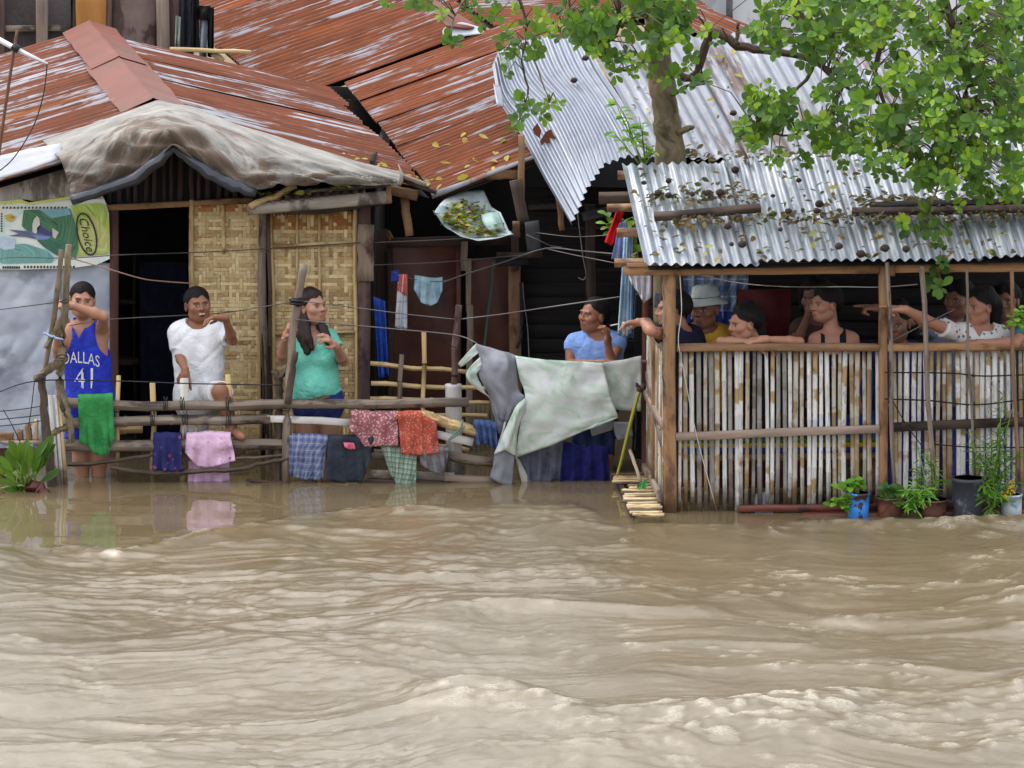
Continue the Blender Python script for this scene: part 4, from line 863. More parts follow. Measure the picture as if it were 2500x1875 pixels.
# corner: crooked posts
mk('corner_post', plimb([(97, 915), (106, 960), (112, 1040), (120, 1110), (128, 1230)], [9, 10, 11, 12, 12], .88, 9, .003), BARKD, FE)
mk('corner_post', plimb([(168, 598), (160, 720), (152, 850), (146, 930), (158, 990), (168, 1020), (176, 1080)], [8, 9, 10, 11, 12, 9, 8], .95, 9, .002), BARK, FE)
mk('corner_post', plimb([(150, 610), (140, 720), (122, 830), (106, 930)], [6, 7, 6.5, 5], .9, 8, .002), BARK, FE)
mk('corner_post', plimb([(90, 925), (112, 905), (140, 888), (160, 870)], [9, 10, 12, 9], .9, 8, .004), BARK, FE)
mk('corner_post', plimb([(118, 1070), (140, 1050), (165, 1045)], [9, 9, 7], .95, 8, .002), BARK, FE)
mk('corner_post', plimb([(112, 850), (125, 825), (140, 800), (146, 775)], [6, 6, 7, 6], .86, 7, .002), BARK, FE)
for x0, x1, m in ((122, 143, PVC), (134, 154, PVC), (143, 163, BAMY)):
    mk('pipe', tube([A(x0, 965, .95), A((x0 + x1) / 2, 1080, .95), A(x1, 1210, .92)], 5 * MP(1), 8), m, FE)
mk('binding', plimb([(108, 812), (130, 822), (155, 830)], [2.5, 4, 2.5], .84, 6, .004), cloth('rag', C(150, 170, 200)), FE)
for px, py in ((98, 925), (160, 735), (150, 870)):
    mk('binding', tube([A(px - 12, py, .86), A(px, py - 4, .82), A(px + 14, py - 1, .86), A(px + 2, py + 5, .82), A(px - 12, py + 3, .86)], .004, 6), WIREB, FE)
# middle poles
mk('pole', plimb([(742, 645), (730, 720), (716, 800), (712, 860), (706, 930), (700, 1060), (698, 1200)], [9, 9, 10, 10, 10, 11, 11], 1.02, 9, .001), BAMG, FE)
mk('pole', plimb([(722, 862), (712, 920), (702, 985)], [6, 8, 9], .98, 8, .002), BARKD, FE)
mk('pole', plimb([(668, 905), (680, 930), (681, 990), (680, 1080), (686, 1190)], [8, 10, 11, 12, 11], 1.08, 9, .003), BARKD, FE)
mk('pole', plimb([(681, 925), (692, 915), (704, 895)], [7, 6, 5], 1.06, 7, .003), BARKD, FE)
mk('binding', limb([A(722 + 14 * math.cos(a), 736 + a * 1.3 - 8, .97 + .03 * math.sin(a)) for a in np.linspace(0, 14, 22)], [.009] * 22, 6), WIREB, FE)
for px, py, hw in ((404, 985, 14), (452, 1022, 16), (558, 985, 16), (558, 1022, 15), (372, 1022, 13), (445, 985, 14)):
    mk('binding', limb([A(px + hw * .35 * math.sin(a * .5) + rnd(-1, 1), py + 16 * math.sin(a), FY - .045 - .01 * math.cos(a)) for a in np.linspace(0, 12.6, 20)], [.0028] * 20, 5), WIREB, FE)
mk('binding', limb([A(*p, FY - .1) for p in ((1130, 1025), (1125, 1045), (1108, 1060), (1095, 1075), (1118, 1060), (1135, 1040))], [.006] * 6, 6), gm('green_cord', C(92, 116, 112), C(120, 142, 136), 9, 9), FE)
# lattice by the brown panels
LT = T('bamboo_lattice', 'open bamboo lattice beside the brown plywood front', 'lattice', A(1040, 1020, 1.5))
for a, b, c, d in ((904, 889, 1145, 908), (906, 937, 1195, 950), (904, 972, 1195, 986), (915, 1009, 1190, 1016), (1060, 1090, 1145, 1098)):
    mk('cross_bar', pbam(a, b, c, d, 1.5, 6, seg=.2), BAMY, LT)
mk('upright', pbam(979, 866, 976, 1000, 1.46, 6, seg=.25), BAMG, LT); mk('upright', pbam(1036, 810, 1032, 1000, 1.46, 6, seg=.25), BAMY, LT)
PP = T('pipe_post', 'white plastic pipe post with bamboo pole standing in its top', 'post', A(1108, 1180, 1.2))
mk('pipe', tube([A(1107, 938, 1.2), A(1107, 944, 1.2), A(1108, 1060, 1.2), A(1110, 1200, 1.2)], [21 * MP(1.2), 20 * MP(1.2), 20 * MP(1.2), 20.5 * MP(1.2)], 18), PVC, PP)
mk('pole', pbam(1118, 745, 1104, 985, 1.2, 8.5, seg=.2), WOODP, PP)
# ledge at the far left
LG = T('plank_ledge', 'low plank ledge over a mud-brown board at left edge', 'ledge', A(40, 1200, 1.1))
mk('ledge_board', pb(-60, 1076, 112, 1078, 1.1, 9, .2), WOOD, LG); mk('mud_board', panel(-60, 1092, 62, 1220, 1.2, .04), gm('mud_brown', C(104, 78, 56), C(128, 98, 72), 6, 6), LG)
mk('tarp_edge', loft([(-60, 1082), (110, 1080)], [(-60, 1096), (95, 1092)], 1.0, 20, 5, .01, 4, 8), cloth('pale_blue_plastic', C(150, 168, 190)), LG)
for x, y0, m, wd in ((16, 1056, WOODB, 34), (49, 1052, WOODB, 14), (70, 1034, WOODO, 14), (88, 1024, BAMY, 8)):
    mk('stub', pb(x, y0, x, 1076, 1.1, wd, .05), m, LG)

# ------------------------------------------------------------------ washing hung out
def wash(lab, top, bot, mat, Y=FY - .05, nu=26, nv=18, fold=.012, nf=3.5, seed=0, back=.10, cat='clothing', ybot=None, nm='hung_cloth', crump=.008, grp='washing hung on the fence'):
    return mk(nm, loft(top, bot, Y, nu, nv, fold, nf, seed, .002, crump, ybot, back), mat, label=lab, cat=cat, group=grp)
wash('plain green cloth hung over the top rail before the blue jersey', [(190, 972), (275, 971)], [(194, 1080), (215, 1088), (225, 1104), (248, 1112), (268, 1108), (272, 1078), (281, 1074)], cloth('green_cloth', C(62, 140, 80), C(44, 112, 60)), seed=1)
wash('navy shirt with pink print hung on the lowest rail', [(374, 1066), (442, 1066)], [(372, 1148), (410, 1152), (446, 1148)], floral('navy_pink_print', C(44, 46, 96), C(44, 46, 96), 20, .1, C(150, 70, 110)), seed=2)
wash('lilac pink spotted cloth hung beside the navy shirt', [(455, 1064), (563, 1063)], [(452, 1105), (480, 1138), (510, 1142), (545, 1132), (575, 1124)], floral('pink_spots', C(212, 176, 204), C(130, 96, 140), 34, .09), seed=3, fold=.016)
wash('lower flap of lilac pink cloth behind a crooked stick', [(460, 1125), (560, 1120)], [(458, 1178), (560, 1178)], floral('pink_spots_b', C(196, 160, 190), C(130, 96, 140), 34, .09), Y=FY + .02, seed=4, back=0)
wash('blue plaid cloth hung on the fence below the woman', [(705, 1066), (800, 1070)], [(706, 1158), (735, 1172), (765, 1174), (788, 1166)], plaid('blue_plaid', C(118, 126, 150), C(60, 76, 140), C(170, 178, 200), 22, .3), seed=5, fold=.02)
wash('charcoal cloth hung between blue plaid and red floral cloths', [(800, 1070), (912, 1072)], [(795, 1172), (830, 1178), (882, 1178), (905, 1120)], cloth('charcoal_cloth', C(56, 60, 70), C(42, 46, 54)), seed=6, Y=FY - .07)
wash('small bright pink rag lying on the charcoal cloth', [(838, 1080), (864, 1082)], [(842, 1092), (855, 1098), (868, 1096)], cloth('pink_rag', C(216, 110, 136)), seed=7, Y=FY - .11, nu=10, nv=8, back=0)
wash('mauve floral cloth hung on the upper rail', [(858, 1012), (972, 1014)], [(852, 1046), (875, 1070), (890, 1090), (930, 1088), (972, 1086)], floral('mauve_floral', C(150, 92, 100), C(206, 176, 172), 62, .3), seed=8, Y=FY - .08)
wash('orange red floral cloth hung beside the mauve floral one', [(971, 1014), (1028, 1012), (1066, 1036)], [(980, 1106), (1010, 1112), (1045, 1110), (1072, 1102)], floral('red_floral', C(168, 78, 64), C(200, 140, 116), 66, .26), seed=9, Y=FY - .1)
wash('green checked cloth hanging into the water under the red floral one', [(928, 1088), (1018, 1095)], [(950, 1150), (968, 1184), (1016, 1184)], plaid('green_check', C(166, 184, 168), C(36, 62, 52), C(60, 96, 80), 30, .42), seed=10, Y=FY - .06, back=0)
wash('crumpled grey cloth hung beside the green checked one', [(1022, 1092), (1096, 1100)], [(1026, 1132), (1052, 1150), (1082, 1162), (1092, 1120)], cloth('grey_cloth', C(128, 126, 130), C(96, 94, 100)), seed=11, fold=.02, Y=FY - .09)
wash('blue denim shorts hung on end of short bamboo pole', [(1156, 1034), (1212, 1038)], [(1164, 1088), (1190, 1084), (1216, 1100)], cloth('denim', C(68, 86, 130), C(48, 62, 100)), seed=12, fold=.022, Y=FY - .1)
wash('grey trousers hanging into the water under the vinyl sheet', [(1262, 1098), (1378, 1062)], [(1268, 1168), (1290, 1178), (1330, 1176), (1365, 1172)], cloth('grey_trouser', C(104, 106, 124), C(78, 80, 96)), seed=13, fold=.02, Y=FY + .02, back=0)
wash('white lining of the grey trousers trailing in the water', [(1258, 1115), (1268, 1125)], [(1275, 1182), (1298, 1183)], cloth('white_lining', C(196, 192, 184)), seed=14, Y=FY, nu=8, nv=10, back=0)
wash('royal blue shirt hanging into the water by bamboo landing', [(1374, 1074), (1430, 1095), (1446, 1084), (1484, 1090)], [(1366, 1178), (1420, 1180), (1490, 1176)], cloth('deep_blue_shirt', C(36, 38, 104), C(26, 28, 74)), seed=15, fold=.022, Y=FY + .04, back=0)
wash('dark blue trousers hung behind the vinyl sheet', [(1395, 1040), (1500, 1020)], [(1396, 1090), (1500, 1110)], cloth('dark_denim', C(44, 56, 92), C(30, 38, 66)), seed=16, Y=FY + .1, back=0)
LN = 'washing hung on lines between the shacks'
wash('red and white printed cloth hanging before brown plywood', [(972, 672), (994, 668)], [(964, 800), (980, 806), (994, 802)], plaid('white_print', C(196, 196, 204), C(200, 202, 210), C(120, 140, 190), 9, .3), Y=2.0, seed=17, back=0, nu=12, grp=LN)
wash('red knotted top of the printed cloth on brown plywood', [(976, 668), (994, 670)], [(970, 708), (992, 722)], cloth('coral_red', C(206, 100, 86)), Y=1.98, seed=18, back=0, nu=10, nv=8, grp=LN)
wash('small blue rag tied at brown plywood', [(956, 660), (974, 658)], [(954, 688), (976, 686)], cloth('blue_rag', C(48, 66, 150)), Y=2.0, seed=19, back=0, nu=8, nv=8, grp=LN)
wash('pale blue child shorts hanging on line before brown plywood', [(1012, 682), (1046, 688), (1080, 686)], [(1010, 705), (1030, 740), (1052, 748), (1068, 740), (1080, 708)], cloth('pale_blue', C(166, 192, 206), C(130, 158, 176)), Y=2.0, seed=20, fold=.02, back=.04, grp=LN)
wash('blue plastic tarp strip hanging beside corner post', [(912, 722), (940, 735)], [(925, 925), (950, 918)], cloth('blue_plastic', C(44, 82, 176), C(28, 56, 130), rough=.4), Y=1.9, seed=21, fold=.03, nf=2, back=0, nu=14, grp=LN, cat='tarpaulin')
wash('red shirt hanging under porch roof edge', [(1506, 512), (1524, 514)], [(1476, 590), (1495, 600), (1512, 560)], cloth('bright_red', C(206, 34, 44), C(160, 20, 30)), Y=.9, seed=22, back=0, nu=12, grp=LN)
wash('lavender blue shirt hanging beside the red shirt', [(1512, 545), (1528, 540)], [(1492, 632), (1515, 634), (1545, 600)], cloth('lavender', C(140, 156, 206), C(110, 124, 172)), Y=.85, seed=23, back=0, nu=12, grp=LN)
wash('long pale blue jeans hanging beside porch post', [(1524, 572), (1545, 575)], [(1508, 820), (1528, 822), (1542, 815)], cloth('pale_denim', C(160, 188, 212), C(122, 156, 190)), Y=.75, seed=24, back=0, nu=14, fold=.02, grp=LN)
wash('darker blue jeans hanging behind the pale pair', [(1535, 620), (1556, 640)], [(1528, 825), (1547, 826)], cloth('mid_denim', C(90, 122, 160), C(66, 94, 130)), Y=.85, seed=25, back=0, nu=12, grp=LN)
wash('bright white cloth hanging beside porch corner post', [(1534, 668), (1590, 668)], [(1540, 692), (1560, 716), (1572, 740), (1590, 725)], cloth('white_cloth', C(226, 224, 232), C(196, 194, 206)), Y=.55, seed=26, back=0, fold=.02, grp=LN)
wash('small pale cloth hung behind the white one', [(1598, 715), (1610, 715)], [(1597, 752), (1608, 750)], cloth('pale_cloth', C(160, 166, 190)), Y=.9, seed=27, back=0, nu=8, nv=8, grp=LN)

# ------------------------------------------------------------------ vinyl sheet
g = G('green_marbled_vinyl', .42, .4); n_ = g.noise(g.uv(5, 6), 1, 6, .65, 1.2); n2_ = g.noise(g.uv(2.2, 2.5), 1, 4, .6)
c_ = g.ramp(n_, (.32, C(132, 162, 144)), (.48, C(182, 194, 186)), (.62, C(196, 196, 200)), (.75, C(206, 206, 208))); c_ = g.mix(g.step(n2_, .56, .72), c_, C(150, 196, 156))
vr = g.vor(g.uv(4, 3), 1, 'DISTANCE_TO_EDGE'); c_ = g.mix(g.math('MULTIPLY', g.math('SUBTRACT', 1.0, g.step(vr, .0, .02)), .16), c_, C(110, 140, 122)); g.set('Base Color', c_)
g.bump(n2_, .3, .02); VG = g.m
VB = gm('grey_vinyl_back', C(112, 114, 124), C(136, 138, 148), 3, 3, rough=.6, bump=.1)
VS = T('vinyl_sheet', 'crumpled sheet of green marbled vinyl with grey back hung over the rail below smoking man', 'vinyl sheet', A(1350, 1120, 1.0))
def vs(rows, m, nu=26, sub=7, cr=.012, seed=0):
    P = patchg(rows, nu, sub); a, b = P.shape[:2]; u_, v_ = np.meshgrid(np.linspace(0, 4, b), np.linspace(0, 4, a))
    P[:, :, 1] += cr * vnoise(u_ * 1.2 + seed, v_ * 1.2, 81) + cr * .45 * (1 - 2 * np.abs(vnoise(u_ * .8 + v_ * .5 + seed, v_ * .7, 82))) + cr * .2 * (1 - 2 * np.abs(vnoise(u_ * 1.1 - v_ * 1.7 + seed, v_ * 2.6, 83))); return mk('vinyl_fold', slabify(P, .004), m, VS)
vs([[(1258, 868, .98), (1330, 878, .97), (1400, 882, .99), (1472, 886, 1.0)], [(1268, 920, .94), (1340, 930, .9), (1410, 930, .93), (1482, 930, .97)], [(1282, 972, .9), (1350, 985, .88), (1420, 980, .9), (1494, 978, .94)], [(1268, 1050, .9), (1340, 1050, .88), (1420, 1028, .89), (1508, 1012, .93)], [(1258, 1118, .92), (1340, 1090, .9), (1420, 1055, .9), (1508, 1020, .94)]], VG, 40, 8, .022)
vs([[(1470, 886, 1.03), (1520, 878, 1.05), (1566, 868, 1.06)], [(1484, 940, 1.05), (1525, 940, 1.05), (1566, 935, 1.06)], [(1500, 1000, 1.06), (1530, 1002, 1.06), (1565, 1004, 1.07)]], VG, 18, 6, .01, 3)
vs([[(1163, 838, 1.02), (1200, 850, 1.0), (1240, 862, .98), (1262, 868, .99)], [(1172, 880, 1.0), (1205, 892, .92), (1240, 890, .88), (1262, 905, .95)], [(1170, 915, 1.0), (1205, 930, .9), (1240, 940, .93), (1268, 955, .95)], [(1190, 955, 1.0), (1215, 970, .95), (1245, 985, .92), (1280, 972, .93)], [(1215, 1020, 1.0), (1228, 1030, .97), (1240, 1030, .95), (1248, 1020, .95)]], VB, 26, 7, .02, 5)
vs([[(1163, 838, 1.03), (1166, 850, 1.02), (1171, 862, 1.02)], [(1140, 862, 1.0), (1145, 872, 1.0), (1155, 872, 1.0)], [(1118, 888, 1.02), (1125, 896, 1.02), (1132, 892, 1.02)]], VG, 10, 6, .004, 6)
vs([[(1172, 872, .99), (1176, 885, .98), (1178, 898, .99)], [(1148, 895, .96), (1156, 905, .95), (1166, 908, .96)], [(1139, 920, .97), (1150, 925, .95), (1164, 918, .97)], [(1160, 945, .98), (1170, 945, .97), (1180, 950, .98)], [(1193, 968, 1.0), (1195, 970, 1.0), (1196, 972, 1.0)]], VG, 10, 6, .004, 7)
vs([[(1193, 965, 1.02), (1230, 1000, 1.0), (1242, 1025, .98)], [(1205, 1010, 1.03), (1222, 1030, 1.02), (1235, 1045, 1.0)], [(1218, 1062, 1.02), (1226, 1060, 1.02), (1232, 1055, 1.02)]], VB, 12, 6, .008, 8)
vs([[(1282, 972, .9), (1284, 985, .88), (1280, 1010, .9)], [(1262, 990, .84), (1268, 1000, .82), (1272, 1025, .86)], [(1248, 1018, .86), (1255, 1035, .84), (1262, 1060, .88)], [(1222, 1075, .9), (1240, 1085, .86), (1260, 1100, .9)], [(1206, 1110, .93), (1232, 1098, .88), (1258, 1112, .91)]], VG, 16, 7, .006, 9)
vs([[(1238, 1012, .99), (1236, 1025, .98), (1232, 1040, .98)], [(1230, 1040, .96), (1228, 1060, .95), (1226, 1070, .96)], [(1206, 1110, .95), (1212, 1105, .95), (1220, 1095, .95)]], VG, 10, 6, .004, 10)
vs([[(1207, 1108, .96), (1232, 1100, .93), (1256, 1114, .94)], [(1204, 1135, .96), (1230, 1135, .94), (1254, 1145, .95)], [(1195, 1166, .97), (1220, 1180, .95), (1250, 1188, .96)]], VB, 16, 6, .006, 11)
for r_ in ([[(1440, 1046, 1.1), (1500, 1022, 1.1)], [(1445, 1065, 1.1), (1495, 1050, 1.1)]], [[(1497, 1030, 1.1), (1538, 1030, 1.1)], [(1500, 1055, 1.1), (1545, 1060, 1.1)], [(1508, 1075, 1.1), (1546, 1062, 1.1)]]): vs(r_, VB, 10, 5, .004, 12)
mk('edge_rail', pbam(1250, 884, 1590, 884, 1.12, 5, seg=.3), BAMG, VS)

# ------------------------------------------------------------------ wires
def wire(lab, pts, r=1.6, m=WIRE, sub=5):
    mk('wire', limb([A(*p) for p in pts], [r * MP(1)] * len(pts), 5, sub=sub), m, label=lab, cat='wire', group='wires strung about the shacks')
wire('thin wire crossing doorway at the level of the sack', [(-20, 640, .9), (27, 628, .95), (170, 630, .98), (300, 622, 1.3), (462, 617, 1.9), (636, 608, 1.9), (880, 592, 1.9)], 1.3)
wire('rusty barbed wire sagging across the doorway', [(166, 628, .95), (262, 656, 1.2), (345, 680, 1.5), (400, 687, 1.7), (470, 692, 1.9)], 1.7, gm('rusty_wire', C(150, 110, 96), C(180, 150, 138), 60, 60))
wire('wire from left edge to the crossed corner poles', [(-20, 758, .85), (60, 748, .88), (150, 736, .93)], 1.5)
wire('wire behind white-shirted man to the middle pole', [(170, 795, .98), (265, 780, 1.25), (462, 769, 1.6), (560, 762, 1.5), (708, 738, 1.05)], 1.3)
wire('dark wire from middle pole past the woman to the pipe post', [(737, 735, .98), (860, 750, 1.0), (1000, 768, 1.1), (1117, 780, 1.2)], 1.3, WIRE)
wire('wire from the pipe post rising to the porch', [(1117, 780, 1.2), (1226, 767, 1.3), (1340, 750, 1.4), (1504, 726, 1.2), (1570, 716, 1.2)], 1.8)
wire('pale wire under the woman face to the vinyl sheet', [(722, 780, .98), (800, 788, 1.0), (960, 803, 1.05), (1112, 818, 1.15), (1165, 838, 1.05)], 1.6)
wire('wire along the fence at knee height', [(-20, 963, .82), (88, 930, .86), (278, 930, .98), (450, 936, .98), (560, 938, .98), (690, 940, 1.0)], 1.6, WIREB)
for y0, y1, lb in ((998, 988, 'upper'), (1018, 1010, 'middle'), (1034, 1024, 'lower')):
    wire('%s wire of the loose netting at left edge' % lb, [(-20, y0 + 8, .9), (60, y0, .88), (118, y1, .87)], 1.4, WIREB)
wire('upright wire of the loose netting at left edge', [(84, 930, .86), (78, 985, .87), (70, 1040, .88)], 1.2, WIREB); wire('slanting wire of the loose netting at left edge', [(8, 1000, .88), (28, 1035, .88), (58, 1098, .9)], 1.2, WIREB)
wire('wire below the leaf-holding sheet', [(913, 592, 1.9), (1080, 585, 1.8), (1255, 574, 1.8)], 1.4)
wire('wire across top of brown plywood', [(913, 647, 1.9), (1080, 640, 1.95), (1282, 622, 1.95)], 1.2)
wire('grey cable from brown plywood up to the wire tangle', [(1080, 690, 2.0), (1133, 671, 2.0), (1230, 640, 1.95), (1332, 607, 1.9), (1420, 613, 1.6), (1500, 620, 1.2)], 2.2)
wire('second wire from the tangle towards the porch', [(1332, 607, 1.9), (1400, 622, 1.6), (1500, 642, 1.2)], 1.4); wire('thin wire before the black planks under hanging sheet corner', [(1308, 568, 1.95), (1400, 578, 1.6), (1490, 574, 1.2)], 1.3)
wire('looped wire beside the tarred block', [(1285, 573, 1.9), (1312, 585, 1.88), (1345, 600, 1.9), (1372, 604, 1.9), (1330, 606, 1.88)], 1.5); wire('thin wire dangling from the curled sheet', [(1410, 520, 1.5), (1416, 570, 1.5), (1424, 630, 1.5), (1431, 670, 1.5), (1424, 683, 1.5), (1412, 678, 1.5)], 1.5)
wire('wire dangling beside the plywood right post', [(1276, 690, 2.2), (1280, 740, 2.2), (1288, 800, 2.2), (1292, 880, 2.1)], 1.4); wire('line carrying the child shorts', [(955, 662, 2.0), (1012, 682, 2.0), (1080, 686, 2.0), (1135, 670, 2.0)], 1.0)
wire('upper wire across the right porch slats', [(2160, 909, -.08), (2320, 911, -.08), (2400, 918, -.08), (2520, 914, -.08)], 1.8, WIREB); wire('middle wire across the right porch slats', [(2160, 974, -.08), (2270, 978, -.08), (2385, 988, -.08), (2520, 972, -.08)], 1.8, WIREB)
wire('lower wire across the right porch slats', [(2272, 1084, -.1), (2380, 1092, -.1), (2520, 1092, -.1)], 1.6, WIREB); wire('slanting wire from middle porch post to the plants', [(2178, 977, -.08), (2215, 1040, -.1), (2256, 1095, -.14)], 1.4, WIREB)
wire('white string sagging across the porch opening', [(1700, 668, .05), (1800, 690, .08), (1920, 700, .1), (2060, 700, .1), (2150, 701, .1), (2240, 694, .1)], 1.2, PVC); wire('wire slanting down between right bay stakes', [(2180, 832, -.1), (2240, 800, -.1), (2330, 756, -.06)], 1.6)
wire('wire hung loose along porch corner post', [(1660, 672, -.06), (1664, 760, -.08), (1656, 830, -.08), (1668, 900, -.06), (1700, 1060, -.05), (1752, 1255, -.06)], 1.0, PVC)
# antenna
AN = T('antenna', 'white antenna boom on a thin rusty pole at upper left', 'antenna', A(0, 370, 1.6))
mk('pole', plimb([(42, 74), (30, 150), (12, 270), (-6, 400)], [3.5, 4, 4, 4], 1.55, 7, 0), gm('rusty_pole', C(92, 66, 54), C(120, 88, 72), 9, 9), AN)
mk('boom', tube([A(-30, 82, 1.5), A(50, 125, 1.5), A(116, 156, 1.5)], [7 * MP(1.5), 6 * MP(1.5), 3 * MP(1.5)], 8), gm('white_enamel', C(214, 216, 226), C(230, 232, 238), 5, 5, rough=.35, bump=0), AN)
mk('clamp', tube([A(30, 112, 1.48), A(46, 122, 1.48)], 10 * MP(1.5), 8), WIREB, AN)
mk('cable', plimb([(115, 156), (112, 190), (104, 240), (85, 300), (55, 355), (25, 395), (-5, 420)], [1.6] * 7, 1.48, 5, 0), WIREB, AN)
# ------------------------------------------------------------------ leaves
def leaf_mat(name):
    g = G(name, .5, .35); a = g.attr('Col')[0]; f = g.noise(g.uv(20, 20, obj=True), 1, 3)
    c = g.mix(.35, a, g.mix(f, a, C(40, 70, 20))); c = g.tint(c, .12); g.set('Base Color', c)
    tr = g.n('ShaderNodeBsdfTranslucent'); g.link(g.mix(.5, c, C(150, 190, 40)), tr.inputs[0]); mx = g.n('ShaderNodeMixShader'); mx.inputs[0].default_value = .4
    g.t.links.new(g.b.outputs[0], mx.inputs[1]); g.t.links.new(tr.outputs[0], mx.inputs[2]); g.t.links.new(mx.outputs[0], g.out.inputs[0]); return g.m
LEAF = leaf_mat('leaf')
def leaf_shape(L, Wd, fold=.25, droop=.2, obov=.62):
    """one leaf along +X, upper side +Z"""
    V = []
    for t, w_ in ((0, .06), (.22, .55), (obov, 1.0), (.86, .72), (1, .08)):
        z = -droop * L * t * t
        V += [(t * L, -w_ * Wd / 2, z + fold * w_ * Wd / 2), (t * L, 0, z), (t * L, w_ * Wd / 2, z + fold * w_ * Wd / 2)]
    F = [[i * 3 + k, i * 3 + 3 + k, i * 3 + 4 + k, i * 3 + 1 + k] for i in range(4) for k in range(2)]
    return np.array(V), F
GREENS = [C(78, 118, 36), C(62, 98, 34), C(98, 142, 40), C(134, 172, 44), C(88, 128, 38), C(66, 104, 46), C(48, 80, 32), C(160, 190, 54), C(112, 150, 58)]
def frame(d, up):
    x = nrm(d); y = nrm(np.cross(up, x)); z = np.cross(x, y); return np.stack([x, y, z], 1)
def rosette(p, axis, n, L, rr):
    """leaf frames around a twig tip"""
    out = []; a = nrm(axis); b = nrm(np.cross(a, (.3, .2, 1))); c = np.cross(a, b); ph = rr.uniform(0, 6.28)
    for k in range(n):
        t = ph + k * 2.4; el = rr.uniform(.1, .75); d = nrm((b * math.cos(t) + c * math.sin(t)) * math.cos(el) + a * math.sin(el))
        s = L * rr.uniform(.5, 1.2); out.append((p + d * .01, frame(d, nrm(a + np.array([0, -.35, .5]) + RNG.normal(0, .2, 3))), s))
    return out
class Bunch:
    def __init__(s): s.V, s.F, s.C, s.n = [], [], [], 0
    def add(s, V, F, c):
        s.V.append(V); s.F += [[i + s.n for i in f] for f in F]; s.C.append(np.tile(c, (len(V), 1))); s.n += len(V)
    def geo(s): return np.concatenate(s.V), s.F, None
    def cols(s): return np.concatenate(s.C)

# ------------------------------------------------------------------ tree behind the porch
TRE = T('tree', 'broad-leaved tree with bare grey trunk rising between the roofs, crown overhanging porch', 'tree', A(1640, 1200, 1.08))
TY = 1.1
mk('trunk', plimb([(1640, 1230), (1638, 800), (1636, 405), (1628, 300), (1616, 200), (1606, 100), (1600, 0), (1596, -140)], [48, 44, 36, 34, 31, 29, 30, 26], TY, 18, .004), BARK, TRE)
br = T('branches', parent=TRE)
LB = [  # limbs: points (px, py, dY), radii
    ([(1605, 60), (1500, -40), (1380, -60), (1260, -30), (1150, -20)], [14, 11, 8, 6, 4], -.25),
    ([(1610, 150), (1690, 190), (1730, 90), (1762, 84), (1800, 112), (1860, 122), (1960, 140), (2060, 190)], [12, 10, 11, 11, 11, 10, 8, 5], -.3),
    ([(1600, 0), (1720, -120), (1900, -110), (2100, -60), (2300, -40), (2480, 0)], [20, 16, 14, 12, 10, 8], -.6),
    ([(2100, -60), (2150, 60), (2140, 190), (2180, 300)], [9, 8, 6, 4], -.8),
    ([(2300, -40), (2330, 80), (2360, 200), (2330, 330), (2300, 430)], [9, 8, 7, 5, 3], -1.1),
    ([(2480, 0), (2450, 120), (2430, 240), (2470, 330)], [8, 10, 9, 4], -.4),
    ([(1900, -110), (1960, 40), (1990, 150), (1935, 230), (1880, 280)], [8, 6, 5, 4, 3], -.7),
    ([(1990, 150), (2060, 210), (2160, 260), (2250, 330)], [5, 4, 4, 3], -.9),
    ([(2060, 210), (2010, 290), (1930, 330), (1850, 320)], [4, 3.5, 3, 2], -.9),
    ([(1260, -30), (1285, 60), (1275, 150), (1290, 230), (1265, 300)], [4, 3, 2.6, 2.2, 1.6], -.5),
    ([(1380, -60), (1390, 30), (1360, 80)], [4, 3, 2], -.5), ([(1285, 100), (1318, 180), (1340, 250)], [2, 1.8, 1.4], -.5),
    ([(1150, -20), (1110, 40), (1098, 95)], [2.5, 2, 1.4], -.5), ([(2300, 430), (2265, 530), (2285, 600), (2292, 680)], [3, 2.2, 1.8, 1.2], -1.1),
    ([(1500, -40), (1510, 60), (1470, 120)], [6, 5, 3], -.5), ([(1606, 100), (1560, 160), (1500, 175)], [5, 4, 2.5], -.35), ([(1625, 240), (1680, 210), (1720, 205)], [6, 4, 2.5], -.3)]
skel = []
for pts, rad, dy in LB:
    Y0 = TY; n = len(pts); P = [A(p[0], p[1], TY + dy * (i / (n - 1)) ** .7 if pts[0][0] in (1605, 1610, 1600, 1606, 1625) else TY + dy) for i, p in enumerate(pts)]
    mk('branch', limb(P, [r * MP(.5) for r in rad], 8, .003), BARKD if rad[0] > 3 else BARK, br); q = ppoly(P, 14); skel += list(q)
mk('stub', plimb([(1655, 322), (1685, 312), (1690, 308)], [9, 7, 6], TY - .06, 8), BARK, br); mk('stub', plimb([(1800, 110), (1801, 80), (1802, 55)], [6, 5, 4.5], TY - .25, 7), BARKD, br)
skel = np.array(skel)
rr = random.Random(5); tips = []
